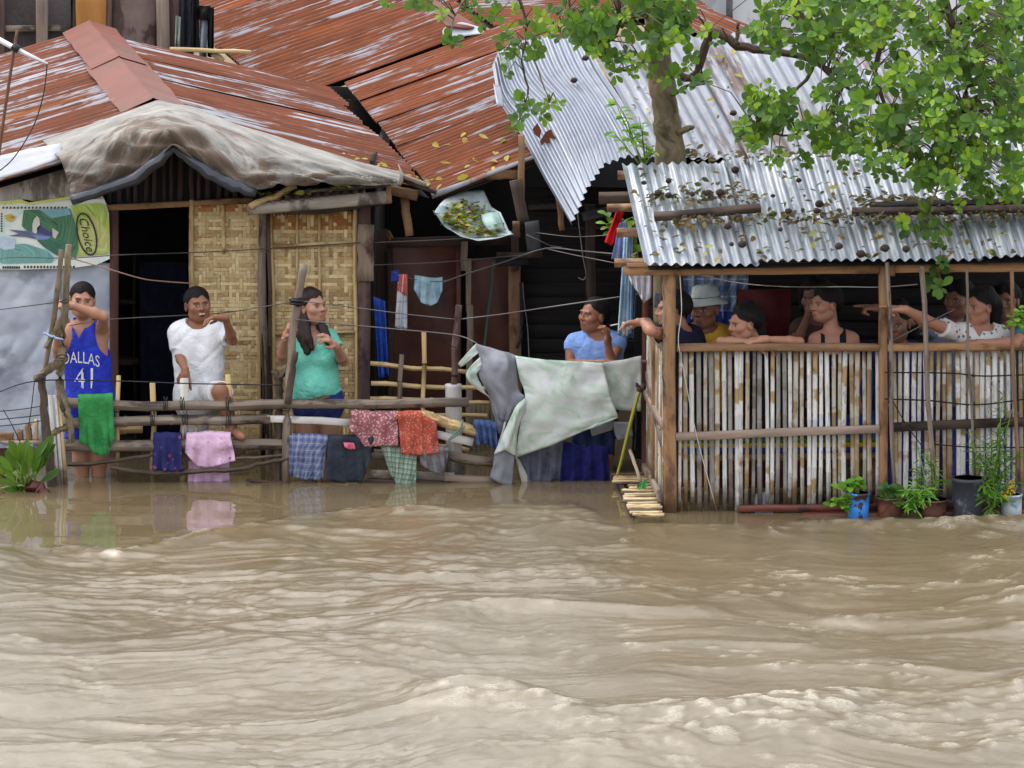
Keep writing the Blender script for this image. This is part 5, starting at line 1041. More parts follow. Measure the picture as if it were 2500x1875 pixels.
for x, y in ((1160, 20), (1175, 55), (1210, 40), (1240, 70), (1235, 100), (1265, 115), (1305, 85), (1320, 40), (1340, 30), (1230, 125), (1240, 150), (1235, 182), (1290, 140), (1305, 125), (1370, 85), (1400, 95), (1420, 105), (1270, 250), (1295, 265), (1322, 282), (1342, 252), (1362, 256), (1250, 312), (1268, 292), (950, 4), (1040, 8), (1080, 35), (1138, 18), (1092, 98), (1105, 104), (1010, -4), (1200, 5), (1255, 25), (1380, 20), (1360, 60), (1285, 60), (1340, 80), (1430, 60),
            (1545, 180), (1500, 180), (1480, 145), (1622, 195), (1655, 215), (1640, 190), (1700, 205), (1718, 200), (1690, 130), (1680, 160), (1725, 75), (1745, 100), (1590, 175), (1570, 150),
            (2258, 535), (2270, 560), (2285, 590), (2295, 620), (2282, 690), (2296, 700), (2245, 565), (2200, 545), (2215, 560), (2310, 560), (2300, 640), (2275, 640), (2290, 655), (2255, 510), (2400, 480), (2420, 455), (2340, 500), (2150, 430), (2130, 400), (1900, 380), (1880, 395), (1960, 395), (2060, 400)):
    tips.append((x, y, rr.uniform(.3, .7) if x < 1800 else rr.uniform(-.2, .15)))
def blob(cx, cy, rx, ry, n, y0, y1):
    for _ in range(n):
        a = rr.uniform(0, 6.28); r_ = math.sqrt(rr.random()); tips.append((cx + rx * r_ * math.cos(a), cy + ry * r_ * math.sin(a), rr.uniform(y0, y1)))
blob(1530, 55, 135, 95, 62, .2, .9); blob(1620, 20, 80, 60, 22, .5, .95)
blob(2010, 60, 170, 95, 95, -.3, .9); blob(2300, 60, 230, 130, 120, -.6, .8); blob(2180, 230, 190, 90, 46, -.6, .3); blob(2370, 260, 140, 130, 66, -.7, .3); blob(2240, 330, 200, 75, 50, -.6, .1)
blob(1850, 250, 70, 55, 12, -.1, .5); blob(1840, 320, 55, 45, 14, -.1, .4); blob(1930, 270, 60, 60, 14, -.2, .4); blob(2030, 330, 70, 45, 16, -.3, .2); blob(2340, 425, 90, 42, 20, -.6, -.1); blob(2210, 410, 60, 35, 9, -.5, -.1); blob(2470, 300, 60, 150, 36, -.6, .4); blob(2460, 440, 30, 40, 6, -.5, -.1); blob(2480, 120, 60, 120, 40, -.4, .6)
blob(1450, 60, 60, 55, 12, .2, .7)
leaves = []; twigs = []
for x, y, Yd in tips:
    p = A(x, y, Yd); d2 = np.linalg.norm(skel - p, axis=1); s = skel[np.argmin(d2)]; v = p - s
    axis = nrm(v * .6 + np.array([rr.uniform(-.5, .5), -.55, rr.uniform(-.1, .6)]))
    mid = (p + s) / 2 + np.array([0, 0, .05 + .08 * np.linalg.norm(v)])
    if np.linalg.norm(v) < 1.1: twigs.append(tube([s, mid, p], [.005, .0035, .002], 4, caps=False))
    young = rr.random() < .36
    for q in rosette(p, axis, rr.randint(6, 9), rr.uniform(.05, .084) * (.8 if young else 1), rr): leaves.append((*q, young, Yd))
mk('twigs', join(*twigs), BARKD, TRE, kind='stuff')
leaves.sort(key=lambda q: q[4]); order = list(range(len(leaves))); keep = set(order[:300])
bunch = Bunch(); variants = []
crown = T('crown', parent=TRE)
for k in range(10):
    V, F = leaf_shape(1, .56 + .1 * (k % 4), .2 + .1 * (k % 2), .1 + .12 * (k % 3)); me = bpy.data.meshes.new('leaf'); me.from_pydata(V.tolist(), [], F); me.materials.append(LEAF)
    ca = me.color_attributes.new('Col', 'FLOAT_COLOR', 'POINT'); c = GREENS[(3, 7, 2, 8, 3, 0, 1, 4, 5, 2)[k]]; ca.data.foreach_set('color', np.tile((*c, 1), len(V)).astype(np.float32)); me.polygons.foreach_set('use_smooth', np.ones(len(F), bool)); variants.append(me)
for i, (p, M3, s, young, _) in enumerate(leaves):
    if i in keep:
        M4 = Matrix([[*(M3[r] * s), p[r]] for r in range(3)] + [[0, 0, 0, 1]]); inst('leaf', rr.choice(variants[:5] if young else variants[4:]), M4, crown)
    else:
        V, F = leaf_shape(s, s * rr.uniform(.5, .82), rr.uniform(.1, .35), rr.uniform(.05, .35)); c = np.array(rr.choice((GREENS[3], GREENS[7], GREENS[2], GREENS[8]) if young else (GREENS[0], GREENS[1], GREENS[4], GREENS[5], GREENS[6], GREENS[1])))
        bunch.add(V @ M3.T + p, F, c * rr.uniform(.8, 1.15))
fo = mk('foliage', bunch.geo(), LEAF, TRE, kind='stuff', cols=bunch.cols())

# ------------------------------------------------------------------ small plants
def leafplant(name, lab, base, stems, L, Wd, col, m=None, narrow=False, seed=0, cat='plant', per=7):
    t = T(name, lab, cat, base); r_ = random.Random(seed); b = Bunch(); st = []
    for (tip, k) in stems:
        tip = np.asarray(tip, float); base_ = np.asarray(base, float) + np.array([r_.uniform(-.02, .02), r_.uniform(-.02, .02), 0]); mid = (base_ + tip) / 2 + np.array([r_.uniform(-.02, .02), -.02, .03])
        st.append(limb([base_, mid, tip], [.005, .004, .002], 5))
        for i in range(per):
            f = r_.uniform(.3, 1.0) if narrow else r_.uniform(.45, 1.0); p = lerp(lerp(base_, mid, f), lerp(mid, tip, f), f); a = r_.uniform(0, 6.28)
            d = nrm((math.cos(a), math.sin(a) * .8 - .3, r_.uniform(-.3, .7))); s = L * r_.uniform(.6, 1.1)
            V, F = leaf_shape(s, Wd * s, .25, .3 if not narrow else .5, .5 if narrow else .55); c = np.array(r_.choice(col)) * r_.uniform(.8, 1.15); b.add(V @ frame(d, (0, -.5, 1)).T + p, F, c)
    mk('stem', join(*st), gm('green_stem_' + str(seed), C(96, 120, 60), C(120, 140, 70), 9, 9), t); mk('foliage', b.geo(), LEAF, t, kind='stuff', cols=b.cols()); return t
YG = [C(140, 190, 60), C(120, 172, 54), C(96, 156, 50), C(164, 204, 84)]
leafplant('shoot', 'pale green shoot sprouting beside the trunk over the curled sheet', A(1570, 410, 1.0), [(A(x, y, 1.0), 1) for x, y in ((1500, 245), (1520, 270), (1560, 285), (1495, 320), (1535, 330), (1580, 350), (1600, 370), (1570, 300))], .07, .5, YG, seed=2, per=9)
leafplant('shoot', 'dark green leafy shoot behind the red shirt under porch roof edge', A(1560, 660, 1.0), [(A(x, y, 1.0), 1) for x, y in ((1480, 520), (1478, 545), (1545, 530), (1550, 560), (1556, 600))], .085, .6, [GREENS[2], GREENS[0], GREENS[3]], seed=3, per=6)
# water plants
HY = T('water_plant', 'broad-leaved green water plant clump floating at left edge', 'plant', W(60, 1200)); b = Bunch(); r_ = random.Random(9)
big = [(20, 1100, 0), (32, 1085, 1), (65, 1078, 0), (100, 1086, 1), (118, 1075, 1), (5, 1120, 0), (45, 1112, 0), (90, 1120, 1), (140, 1148, 1), (12, 1148, 0), (10, 1175, 0), (20, 1192, 0), (60, 1135, 1), (36, 1150, 0), (75, 1100, 0), (110, 1115, 1), (-20, 1130, 0), (-30, 1165, 0), (48, 1178, 0), (25, 1170, 1)]
for x, y, q in big + [(x_ + r_.uniform(-14, 14), y_ + r_.uniform(4, 26), q_) for x_, y_, q_ in big]:
    p0 = W(62 + r_.uniform(-22, 22), 1198, .0); p1 = A(x, y, p0[1] + r_.uniform(-.15, .15)); d = p1 - p0; L = np.linalg.norm(d); s = max(.13, L * .5)
    o = p1 - nrm(d) * s * .85; V, F = leaf_shape(s, s * .38, .35, .25, .5); c = np.array((GREENS[2], GREENS[0], GREENS[4], GREENS[5])[r_.randint(0, 3)]) * r_.uniform(.42, .75)
    V2 = V @ frame(d, (r_.uniform(-.4, .4), -1, .7)).T + o; me = mk('leaf', (V2, F, None), LEAF, HY, cols=np.tile(c, (len(V), 1)))
    mk('stalk', tube([p0, (p0 + o) / 2 + np.array([0, -.01, .02]), o], .006, 5), bpy.data.materials['green_stem_2'], HY)
mk('roots', plimb([(70, 1185), (95, 1195), (118, 1205)], [14, 18, 8], W(60, 1200)[1], 8, .01), WOODR, HY)
# potted plants on the porch sill
def pot(name, lab, px, py0, py1, wt, wb, m, m2=None, Y=-.16, cat='pot'):
    t = T(name, lab, cat, A(px, py1, Y)); s = MP(Y); zt = A(px, py0, Y)[2]; zb = A(px, py1, Y)[2]; x = A(px, py0, Y)[0]
    prof = [(0, wb * .9), (.02, wb), (.5, (wt + wb) / 2), (.92, wt), (.93, wt * 1.06), (1, wt * 1.06), (1.0, wt * .92), (.9, wt * .9)]
    g_ = tube([(x, Y, zb + (zt - zb) * q) for q, _ in prof], [w_ * s / 2 for _, w_ in prof], 20); mk('body', g_, m, t)
    mk('soil', tube([(x, Y, zt - .03), (x, Y, zt - .025)], wt * s * .44, 14), DARK, t); return t
def worn(name, a, b, th=(.5, .55), sc=(9, 9)): return gm(name, a, tuple(q * 1.15 for q in a), 9, 9, stain=b, sth=th, ssc=sc, rough=.5)
pot('paint_can', 'rusty can with flaking bright blue paint on porch sill', 2096, 1202, 1268, 54, 50, worn('blue_flaking', C(60, 130, 214), C(74, 52, 48), (.52, .55), (7, 5)))
pot('flower_pot', 'brown clay pot standing beside the blue can', 2172, 1212, 1268, 66, 52, worn('clay', C(112, 70, 56), C(86, 58, 50)))
pot('flower_pot', 'brown clay pot between the first clay pot and black bucket', 2280, 1218, 1272, 70, 52, worn('clay2', C(106, 74, 64), C(80, 60, 54)))
pot('bucket', 'large black bucket with grey scuffs before the porch slats', 2365, 1166, 1285, 78, 66, worn('black_scuffed', C(52, 54, 62), C(120, 126, 136), (.54, .66)), Y=-.2)
pot('tin_can', 'white and pale blue tin can at right end of porch sill', 2470, 1206, 1268, 50, 50, worn('white_tin', C(176, 186, 196), C(110, 140, 160), (.52, .62)))
leafplant('pot_plant', 'bright green broad-leaved plant growing from the blue can', A(2090, 1210, -.16), [(A(x, y, -.2), 1) for x, y in ((2045, 1195), (2060, 1180), (2085, 1170), (2040, 1225), (2055, 1245), (2095, 1178), (2030, 1240), (2062, 1215))], .06, .75, YG[:3] + [GREENS[2]], seed=11, per=8)
leafplant('pot_plant', 'bluish green lobed plant in the clay pot next to blue can', A(2172, 1215, -.16), [(A(x, y, -.22), 1) for x, y in ((2155, 1190), (2175, 1185), (2195, 1200), (2165, 1215), (2190, 1228), (2205, 1232))], .06, .85, [GREENS[5], GREENS[0], C(80, 140, 96)], seed=12, per=7)
leafplant('pot_plant', 'light green grassy-leaved plant spilling over the clay pots', A(2235, 1225, -.16), [(A(x, y, -.22), 1) for x, y in ((2210, 1195), (2235, 1185), (2262, 1195), (2275, 1215), (2215, 1235), (2255, 1230), (2230, 1248))], .08, .16, [C(120, 176, 60), C(100, 156, 56), C(142, 190, 76)], narrow=True, seed=13, per=18)
leafplant('pot_plant', 'fine feathery green plant climbing the slats behind the clay pots', A(2275, 1225, -.12), [(A(x, y, -.12), 1) for x, y in ((2230, 1140), (2255, 1110), (2270, 1095), (2285, 1150), (2240, 1090), (2300, 1170), (2220, 1165))], .055, .18, [GREENS[0], GREENS[2], GREENS[4]], narrow=True, seed=14, per=20)
leafplant('pot_plant', 'tall feathery green plant growing beside the black bucket', A(2420, 1215, -.2), [(A(x, y, -.18), 1) for x, y in ((2400, 1110), (2370, 1090), (2440, 1080), (2460, 1120), (2420, 1060), (2365, 1050), (2480, 1100), (2430, 1150), (2390, 1170), (2455, 1040), (2450, 960), (2470, 1000), (2485, 1180))], .075, .15, [GREENS[0], GREENS[1], GREENS[4], GREENS[5]], narrow=True, seed=15, per=26)
leafplant('pot_plant', 'drooping narrow-leaved plant hanging over the black bucket side', A(2420, 1190, -.22), [(A(x, y, -.26), 1) for x, y in ((2395, 1210), (2410, 1230), (2430, 1240), (2445, 1215), (2420, 1262), (2400, 1185))], .1, .16, [GREENS[0], GREENS[2], GREENS[4]], narrow=True, seed=16, per=14)
leafplant('pot_plant', 'yellow-flowered stem leaning out of the white tin can', A(2470, 1210, -.2), [(A(x, y, -.24), 1) for x, y in ((2455, 1190), (2478, 1170), (2450, 1205), (2480, 1185))], .05, .22, [C(220, 170, 40), C(232, 188, 60)], narrow=True, seed=17, per=5)
leafplant('pot_plant', 'green sprig reaching in from right edge over the porch rail', A(2530, 790, -.3), [(A(x, y, -.3), 1) for x, y in ((2450, 800), (2470, 775), (2490, 760), (2480, 790), (2495, 745), (2500, 810))], .06, .75, YG + [GREENS[2]], seed=18, per=6)

# ------------------------------------------------------------------ fallen leaves and pods on the roofs
LIT = leaf_mat('dead_leaf'); BR = [C(124, 90, 58), C(96, 68, 46), C(78, 54, 40), C(140, 106, 68), C(64, 46, 38)]; YL = [C(206, 178, 70), C(190, 190, 90), C(214, 196, 110)]
def litter(lab, place, n, cols, L=(.03, .06), seed=0, up=nP, hump=0):
    b = Bunch(); r_ = random.Random(seed)
    for k in range(n):
        p = place(r_); s = r_.uniform(*L); V, F = leaf_shape(s, s * r_.uniform(.35, .7), r_.uniform(.2, .6), r_.uniform(-.3, .5), .5); a = r_.uniform(0, 6.28)
        d = np.array([math.cos(a), math.sin(a), r_.uniform(-.2, .3)]); d = d - up * np.dot(d, up) * .8; b.add(V @ frame(d, up + RNG.normal(0, .35, 3)).T + p, F, np.array(r_.choice(cols)) * r_.uniform(.7, 1.1))
    return mk('leaf_litter', b.geo(), LIT, kind='stuff', label=lab, cat='leaf litter', cols=b.cols())
def pr(x0, x1, y0, y1, lift=.018): return lambda r_: on_roof(r_.uniform(x0, x1), r_.uniform(y0, y1), lift)
litter('dead brown leaves scattered over the porch roof', pr(1545, 2500, 410, 625), 300, BR, seed=1)
litter('dead leaves heaped along the boards on the porch roof', lambda r_: on_roof(*(lambda x: (x, 538 - (x - 1600) * .02 + r_.gauss(0, 8)))(r_.uniform(1620, 2500)), r_.uniform(.02, .045)), 330, BR, seed=2)
litter('dead leaves heaped above the black board on the porch roof', lambda r_: on_roof(r_.uniform(2080, 2500), 488 + r_.gauss(0, 8), r_.uniform(.02, .05)), 220, BR, seed=3)
litter('row of dead leaves across the upper porch roof', lambda r_: on_roof(r_.uniform(1590, 1860), 478 + r_.gauss(0, 10), r_.uniform(.015, .03)), 110, BR, seed=4)
litter('yellow leaves scattered over the porch roof', pr(1560, 2480, 420, 630), 20, YL, (.045, .075), 5)
litter('dead leaves along the top edge of the porch roof', lambda r_: on_roof(r_.uniform(1660, 2480), 392 - .03 * r_.uniform(0, 800) + r_.gauss(0, 8), r_.uniform(.02, .05)), 160, BR, seed=6)
def gp(P): 
    def f(r_):
        i = r_.uniform(.25, .8) * (P.shape[0] - 1); j = r_.uniform(.15, .85) * (P.shape[1] - 1); i, j = int(i), int(j); return P[i, j] + np.array([r_.gauss(0, .012), r_.gauss(0, .012), .012 + abs(r_.gauss(0, .022))])
    return f
litter('dead leaves heaped in the curled plastic sheet', gp(SHE), 420, BR[:4] + YL[:2], (.03, .06), 7, np.array([0, 0, 1.]))
def r2(c00, c10, c01, c11, lift=.02): 
    def f(r_):
        u, v = r_.random(), r_.random(); return lerp(lerp(c00, c10, u), lerp(c01, c11, u), v) + np.array([0, -.005, lift])
    return f
litter('yellow leaves along the lower edge of the orange roof', r2(lerp(F0, F1, .02), lerp(F0, F1, .7), lerp(lerp(F0, F1, .02), lerp(K0, K1, .02), .28), lerp(lerp(F0, F1, .7), lerp(K0, K1, .7), .3)), 26, YL, (.05, .08), 8)
litter('dead and yellow leaves on the galvanised roof behind the tree', r2(lerp(TL, BL, .3), lerp(TR, BR, .3) if False else lerp(TL, TR, .55), BL, lerp(BL, A(2800, 372, 1.36), .55)), 90, BR + YL, (.035, .06), 9)
litter('leaves on the small awning', lambda r_: lerp(A(640, 486, 1.62), A(890, 465, 1.62), r_.random()) + np.array([0, r_.uniform(-.04, .1), .02 + r_.random() * .01]), 34, YL + [C(150, 190, 90)], (.04, .07), 10, np.array([0, 0, 1.]))
litter('yellow leaves along the canvas edge beside the orange roof', lambda r_: lerp(A(840, 382, 1.72), A(1050, 455, 1.68), r_.random()) + np.array([0, r_.uniform(-.02, .1), .02]), 22, YL, (.04, .06), 11, np.array([0, 0, 1.]))
# pods
bm = bmesh.new(); bmesh.ops.create_icosphere(bm, subdivisions=2, radius=1)
for v in bm.verts: v.co *= 1 + rnd(-.1, .1)
me = bpy.data.meshes.new('seed_pod'); bm.to_mesh(me); bm.free(); me.materials.append(gm('dark_pod', C(44, 34, 34), C(72, 56, 52), 30, 30, obj=True, rough=.8)); me.polygons.foreach_set('use_smooth', np.ones(len(me.polygons), bool))
for x, y, s in ((1607, 471, 11), (1632, 477, 10), (1730, 472, 11), (1758, 470, 12), (1690, 474, 8), (1572, 446, 7), (1632, 442, 8), (1802, 530, 11), (1776, 553, 10), (1812, 596, 12), (1786, 596, 7), (1672, 532, 10), (1795, 415, 12), (1740, 392, 10), (1995, 515, 10), (2040, 540, 9), (1887, 478, 6), (1925, 516, 10), (2000, 498, 12), (2048, 601, 11), (2102, 620, 12), (2160, 606, 12), (2212, 608, 11), (1950, 440, 8), (1905, 560, 7), (2380, 470, 9), (2440, 465, 9)):
    p = on_roof(x, y, .03); k = s * MP(0); inst('seed_pod', me, Matrix.Translation(p) @ Matrix.Rotation(rnd(0, 6), 4, 'Z') @ Matrix.Diagonal((k, k * .85, k * .8, 1)), label='round dark seed pod lying on the porch roof', cat='seed pod', group='seed pods fallen on the porch roof')
for x, y, Yk in ((1429, 142, 2.9), (1401, 196, 2.62), (1790, 276, 1.75), (1770, 395, 1.2), (1855, 395, 1.2)):
    p = A(x, y, Yk); k = 9 * MP(2); inst('seed_pod', me, Matrix.Translation(p) @ Matrix.Diagonal((k, k * .85, k * .8, 1)), label='round dark seed pod lying on the galvanised roof', cat='seed pod', group='seed pods fallen on the galvanised roof')
# ------------------------------------------------------------------ people: one smooth surface grown over a posed skeleton
class Field:
    def __init__(s, lo, hi, fine, h=.0065, hf=.0034):
        ax = []
        for k in range(3):
            v = lo[k]; a = [v]
            while v < hi[k]:
                v += hf if any(f[0][k] - .004 < v < f[1][k] for f in fine) else h; a.append(v)
            ax.append(np.array(a))
        s.ax = ax; s.f = np.full([len(a) for a in ax], .06, np.float32)
    def sl(s, lo, hi):
        return tuple(slice(max(0, np.searchsorted(s.ax[k], lo[k]) - 1), np.searchsorted(s.ax[k], hi[k]) + 1) for k in range(3))
    def pts(s, q): return np.meshgrid(s.ax[0][q[0]], s.ax[1][q[1]], s.ax[2][q[2]], indexing='ij')
    def put(s, q, d, k):
        f = s.f[q]; h = np.clip(.5 + .5 * (f - d) / k, 0, 1); s.f[q] = f * (1 - h) + d * h - k * h * (1 - h)
    def cap(s, a, b, ra, rb, k=.015, flat=False, g=0.0):
        a, b = np.asarray(a, float), np.asarray(b, float); ra += g; rb += g; m = max(ra, rb) + k + .02
        q = s.sl(np.minimum(a, b) - m, np.maximum(a, b) + m)
        if any(x.stop - x.start < 2 for x in q): return
        X, Y, Z = s.pts(q); ab = b - a; L2 = ab @ ab + 1e-9; px, py, pz = X - a[0], Y - a[1], Z - a[2]
        t0 = (px * ab[0] + py * ab[1] + pz * ab[2]) / L2; t = np.clip(t0, 0, 1)
        d = np.sqrt((px - t * ab[0]) ** 2 + (py - t * ab[1]) ** 2 + (pz - t * ab[2]) ** 2) - (ra + (rb - ra) * t)
        if flat: d = np.maximum(d, (t0 - 1) * math.sqrt(L2))
        s.put(q, d, k)
    def ell(s, c, r, M=None, k=.012, g=0.0):
        r = np.asarray(r, float) + g; c = np.asarray(c, float); m = r.max() + k + .02; q = s.sl(c - m, c + m)
        if any(x.stop - x.start < 2 for x in q): return
        X, Y, Z = s.pts(q); P = np.stack([X - c[0], Y - c[1], Z - c[2]], -1)
        if M is not None: P = P @ M
        k0 = np.sqrt(((P / r) ** 2).sum(-1)); k1 = np.sqrt(((P / r ** 2).astype(float) ** 2).sum(-1)) + 1e-9
        s.put(q, k0 * (k0 - 1) / k1, k)
    def sub(s, c, r, k=.008):
        m = r + k + .01; q = s.sl(c - m, c + m); X, Y, Z = s.pts(q); d = r - np.sqrt((X - c[0]) ** 2 + (Y - c[1]) ** 2 + (Z - c[2]) ** 2); f = s.f[q]; h = np.clip(.5 - .5 * (f - d) / k, 0, 1); s.f[q] = f * (1 - h) + d * h + k * h * (1 - h)
    def full(s): return s.pts((slice(None),) * 3)
    def mesh(s):
        f = s.f; S = f < 0; n = S.shape
        cnt = np.zeros([q - 1 for q in n], np.int8)
        for i in (0, 1):
            for j in (0, 1):
                for k in (0, 1): cnt += S[i:n[0] - 1 + i, j:n[1] - 1 + j, k:n[2] - 1 + k]
        I = np.argwhere((cnt > 0) & (cnt < 8)); idx = np.full(cnt.shape, -1, np.int32); idx[I[:, 0], I[:, 1], I[:, 2]] = np.arange(len(I))
        acc = np.zeros((len(I), 3)); num = np.zeros(len(I)); co = [(i, j, k) for i in (0, 1) for j in (0, 1) for k in (0, 1)]
        val = {c: f[I[:, 0] + c[0], I[:, 1] + c[1], I[:, 2] + c[2]] for c in co}
        pos = {c: np.stack([s.ax[q][I[:, q] + c[q]] for q in range(3)], 1) for c in co}
        for a in co:
            for q in range(3):
                if a[q] == 0:
                    b = list(a); b[q] = 1; b = tuple(b); cr = (val[a] < 0) != (val[b] < 0); t = val[a] / (val[a] - val[b] + 1e-12); t = np.where(cr, t, 0)[:, None]
                    acc += np.where(cr[:, None], pos[a] * (1 - t) + pos[b] * t, 0); num += cr
        V = acc / num[:, None]; F = []
        for q in range(3):
            u, v = [(1, 2), (2, 0), (0, 1)][q]; a = [slice(None)] * 3; b = [slice(None)] * 3; a[q] = slice(0, n[q] - 1); b[q] = slice(1, n[q])
            for z in (u, v): a[z] = slice(1, n[z] - 1); b[z] = slice(1, n[z] - 1)
            s0, s1 = S[tuple(a)], S[tuple(b)]; E = np.argwhere(s0 != s1)
            if not len(E): continue
            fl = s0[E[:, 0], E[:, 1], E[:, 2]]; B = E.copy(); B[:, u] += 1; B[:, v] += 1
            def cell(du, dv):
                c = B.copy(); c[:, u] += du; c[:, v] += dv; return idx[c[:, 0], c[:, 1], c[:, 2]]
            Q = np.stack([cell(-1, -1), cell(0, -1), cell(0, 0), cell(-1, 0)], 1); Q[~fl] = Q[~fl][:, ::-1]; F.append(Q)
        return V, np.concatenate(F)
def skin_mat():
    g = G('skin', .5, .35); a = g.attr('Col')[0]; f = g.noise(g.uv(60, 60, False, True), 1, 4); f2 = g.noise(g.uv(9, 9, False, True), 1, 3)
    c = g.mix(g.math('MULTIPLY', f, .22), a, C(96, 52, 36)); c = g.mix(g.math('MULTIPLY', f2, .18), c, C(190, 142, 116)); g.set('Base Color', c)
    g.set('Subsurface Weight', .06); g.b.inputs['Subsurface Radius'].default_value = (.01, .004, .002); g.bump(f, .08, .002); return g.m
SKIN = skin_mat()
HAIR = gm('black_hair', C(14, 12, 13), C(28, 24, 25), 90, 90, obj=True, rough=.7, spec=.2, bump=.9, bd=.006, amt=.05)
HAIRB = gm('dark_brown_hair', C(24, 16, 16), C(48, 32, 30), 120, 12, obj=True, rough=.55, spec=.3, bump=.8, bd=.005, amt=.05)
def rotm(yaw, pitch, roll):
    """columns: face right, face forward, face up; yaw 0 looks at the camera, positive turns to the picture's right"""
    f = np.array([math.sin(yaw) * math.cos(pitch), -math.cos(yaw) * math.cos(pitch), math.sin(pitch)]); r = nrm(np.cross((0, 0, 1), f)) * -1
    r = nrm(np.cross(f, (0, 0, 1))) * -1; u = np.cross(r, f) ; u = u if u[2] > 0 else -u
    r2 = r * math.cos(roll) + u * math.sin(roll); u2 = -r * math.sin(roll) + u * math.cos(roll)
    return np.stack([r2, f, u2], 1)
def hand_prims(w, d, n, pose, s=1.0, mirror=1):
    """palm and five fingers: w wrist, d pointing direction, n palm normal"""
    d = nrm(d); n = nrm(n - d * np.dot(n, d)); side = np.cross(d, n) * mirror; out = []
    pal = w + d * .05 * s
    out.append(('cap', w, w + d * .03 * s, .023 * s, .026 * s, .012))
    for k in (-1.5, -.5, .5, 1.5): out.append(('cap', w + d * .025 * s + side * k * .009 * s, w + d * .088 * s + side * k * .0165 * s, .0145 * s, .0125 * s, .01))
    LN = (.066, .076, .072, .056)
    for i, k in enumerate((-1.5, -.5, .5, 1.5)):
        c1, c2 = {'flat': (.15, .2), 'relax': (.45, .7), 'grip': (1.15, 1.35), 'point': (1.3, 1.5), 'hold': (.7, .9)}[pose]
        if pose == 'point' and i == 0: c1, c2 = .05, .08
        if pose == 'hold' and i > 1: c1, c2 = .35, .6
        b = w + d * .09 * s + side * k * .0175 * s; L = LN[i] * s; dd = nrm(d + side * k * .05)
        d1 = dd * math.cos(c1) + n * math.sin(c1); d2 = dd * math.cos(c1 + c2) + n * math.sin(c1 + c2); m = b + d1 * L * .52; e = m + d2 * L * .48
        out += [('cap', b, m, .0095 * s, .0088 * s, .004), ('cap', m, e, .0086 * s, .0072 * s, .003)]
    tb = w + d * .03 * s - side * .026 * s; td = nrm(d * .7 - side * .6 + n * .5); tm = tb + td * .038 * s; td2 = nrm(d * .9 - side * .1 + n * .5)
    out += [('cap', tb, tm, .013 * s, .011 * s, .008), ('cap', tm, tm + td2 * .03 * s, .0105 * s, .0085 * s, .003)]
    return out
HL = {'crop': (.85, -.004), 'short': (.8, -.004), 'thin': (1.1, -.014), 'long': (.95, -.008), 'none': (.9, .06)}      # hairlines
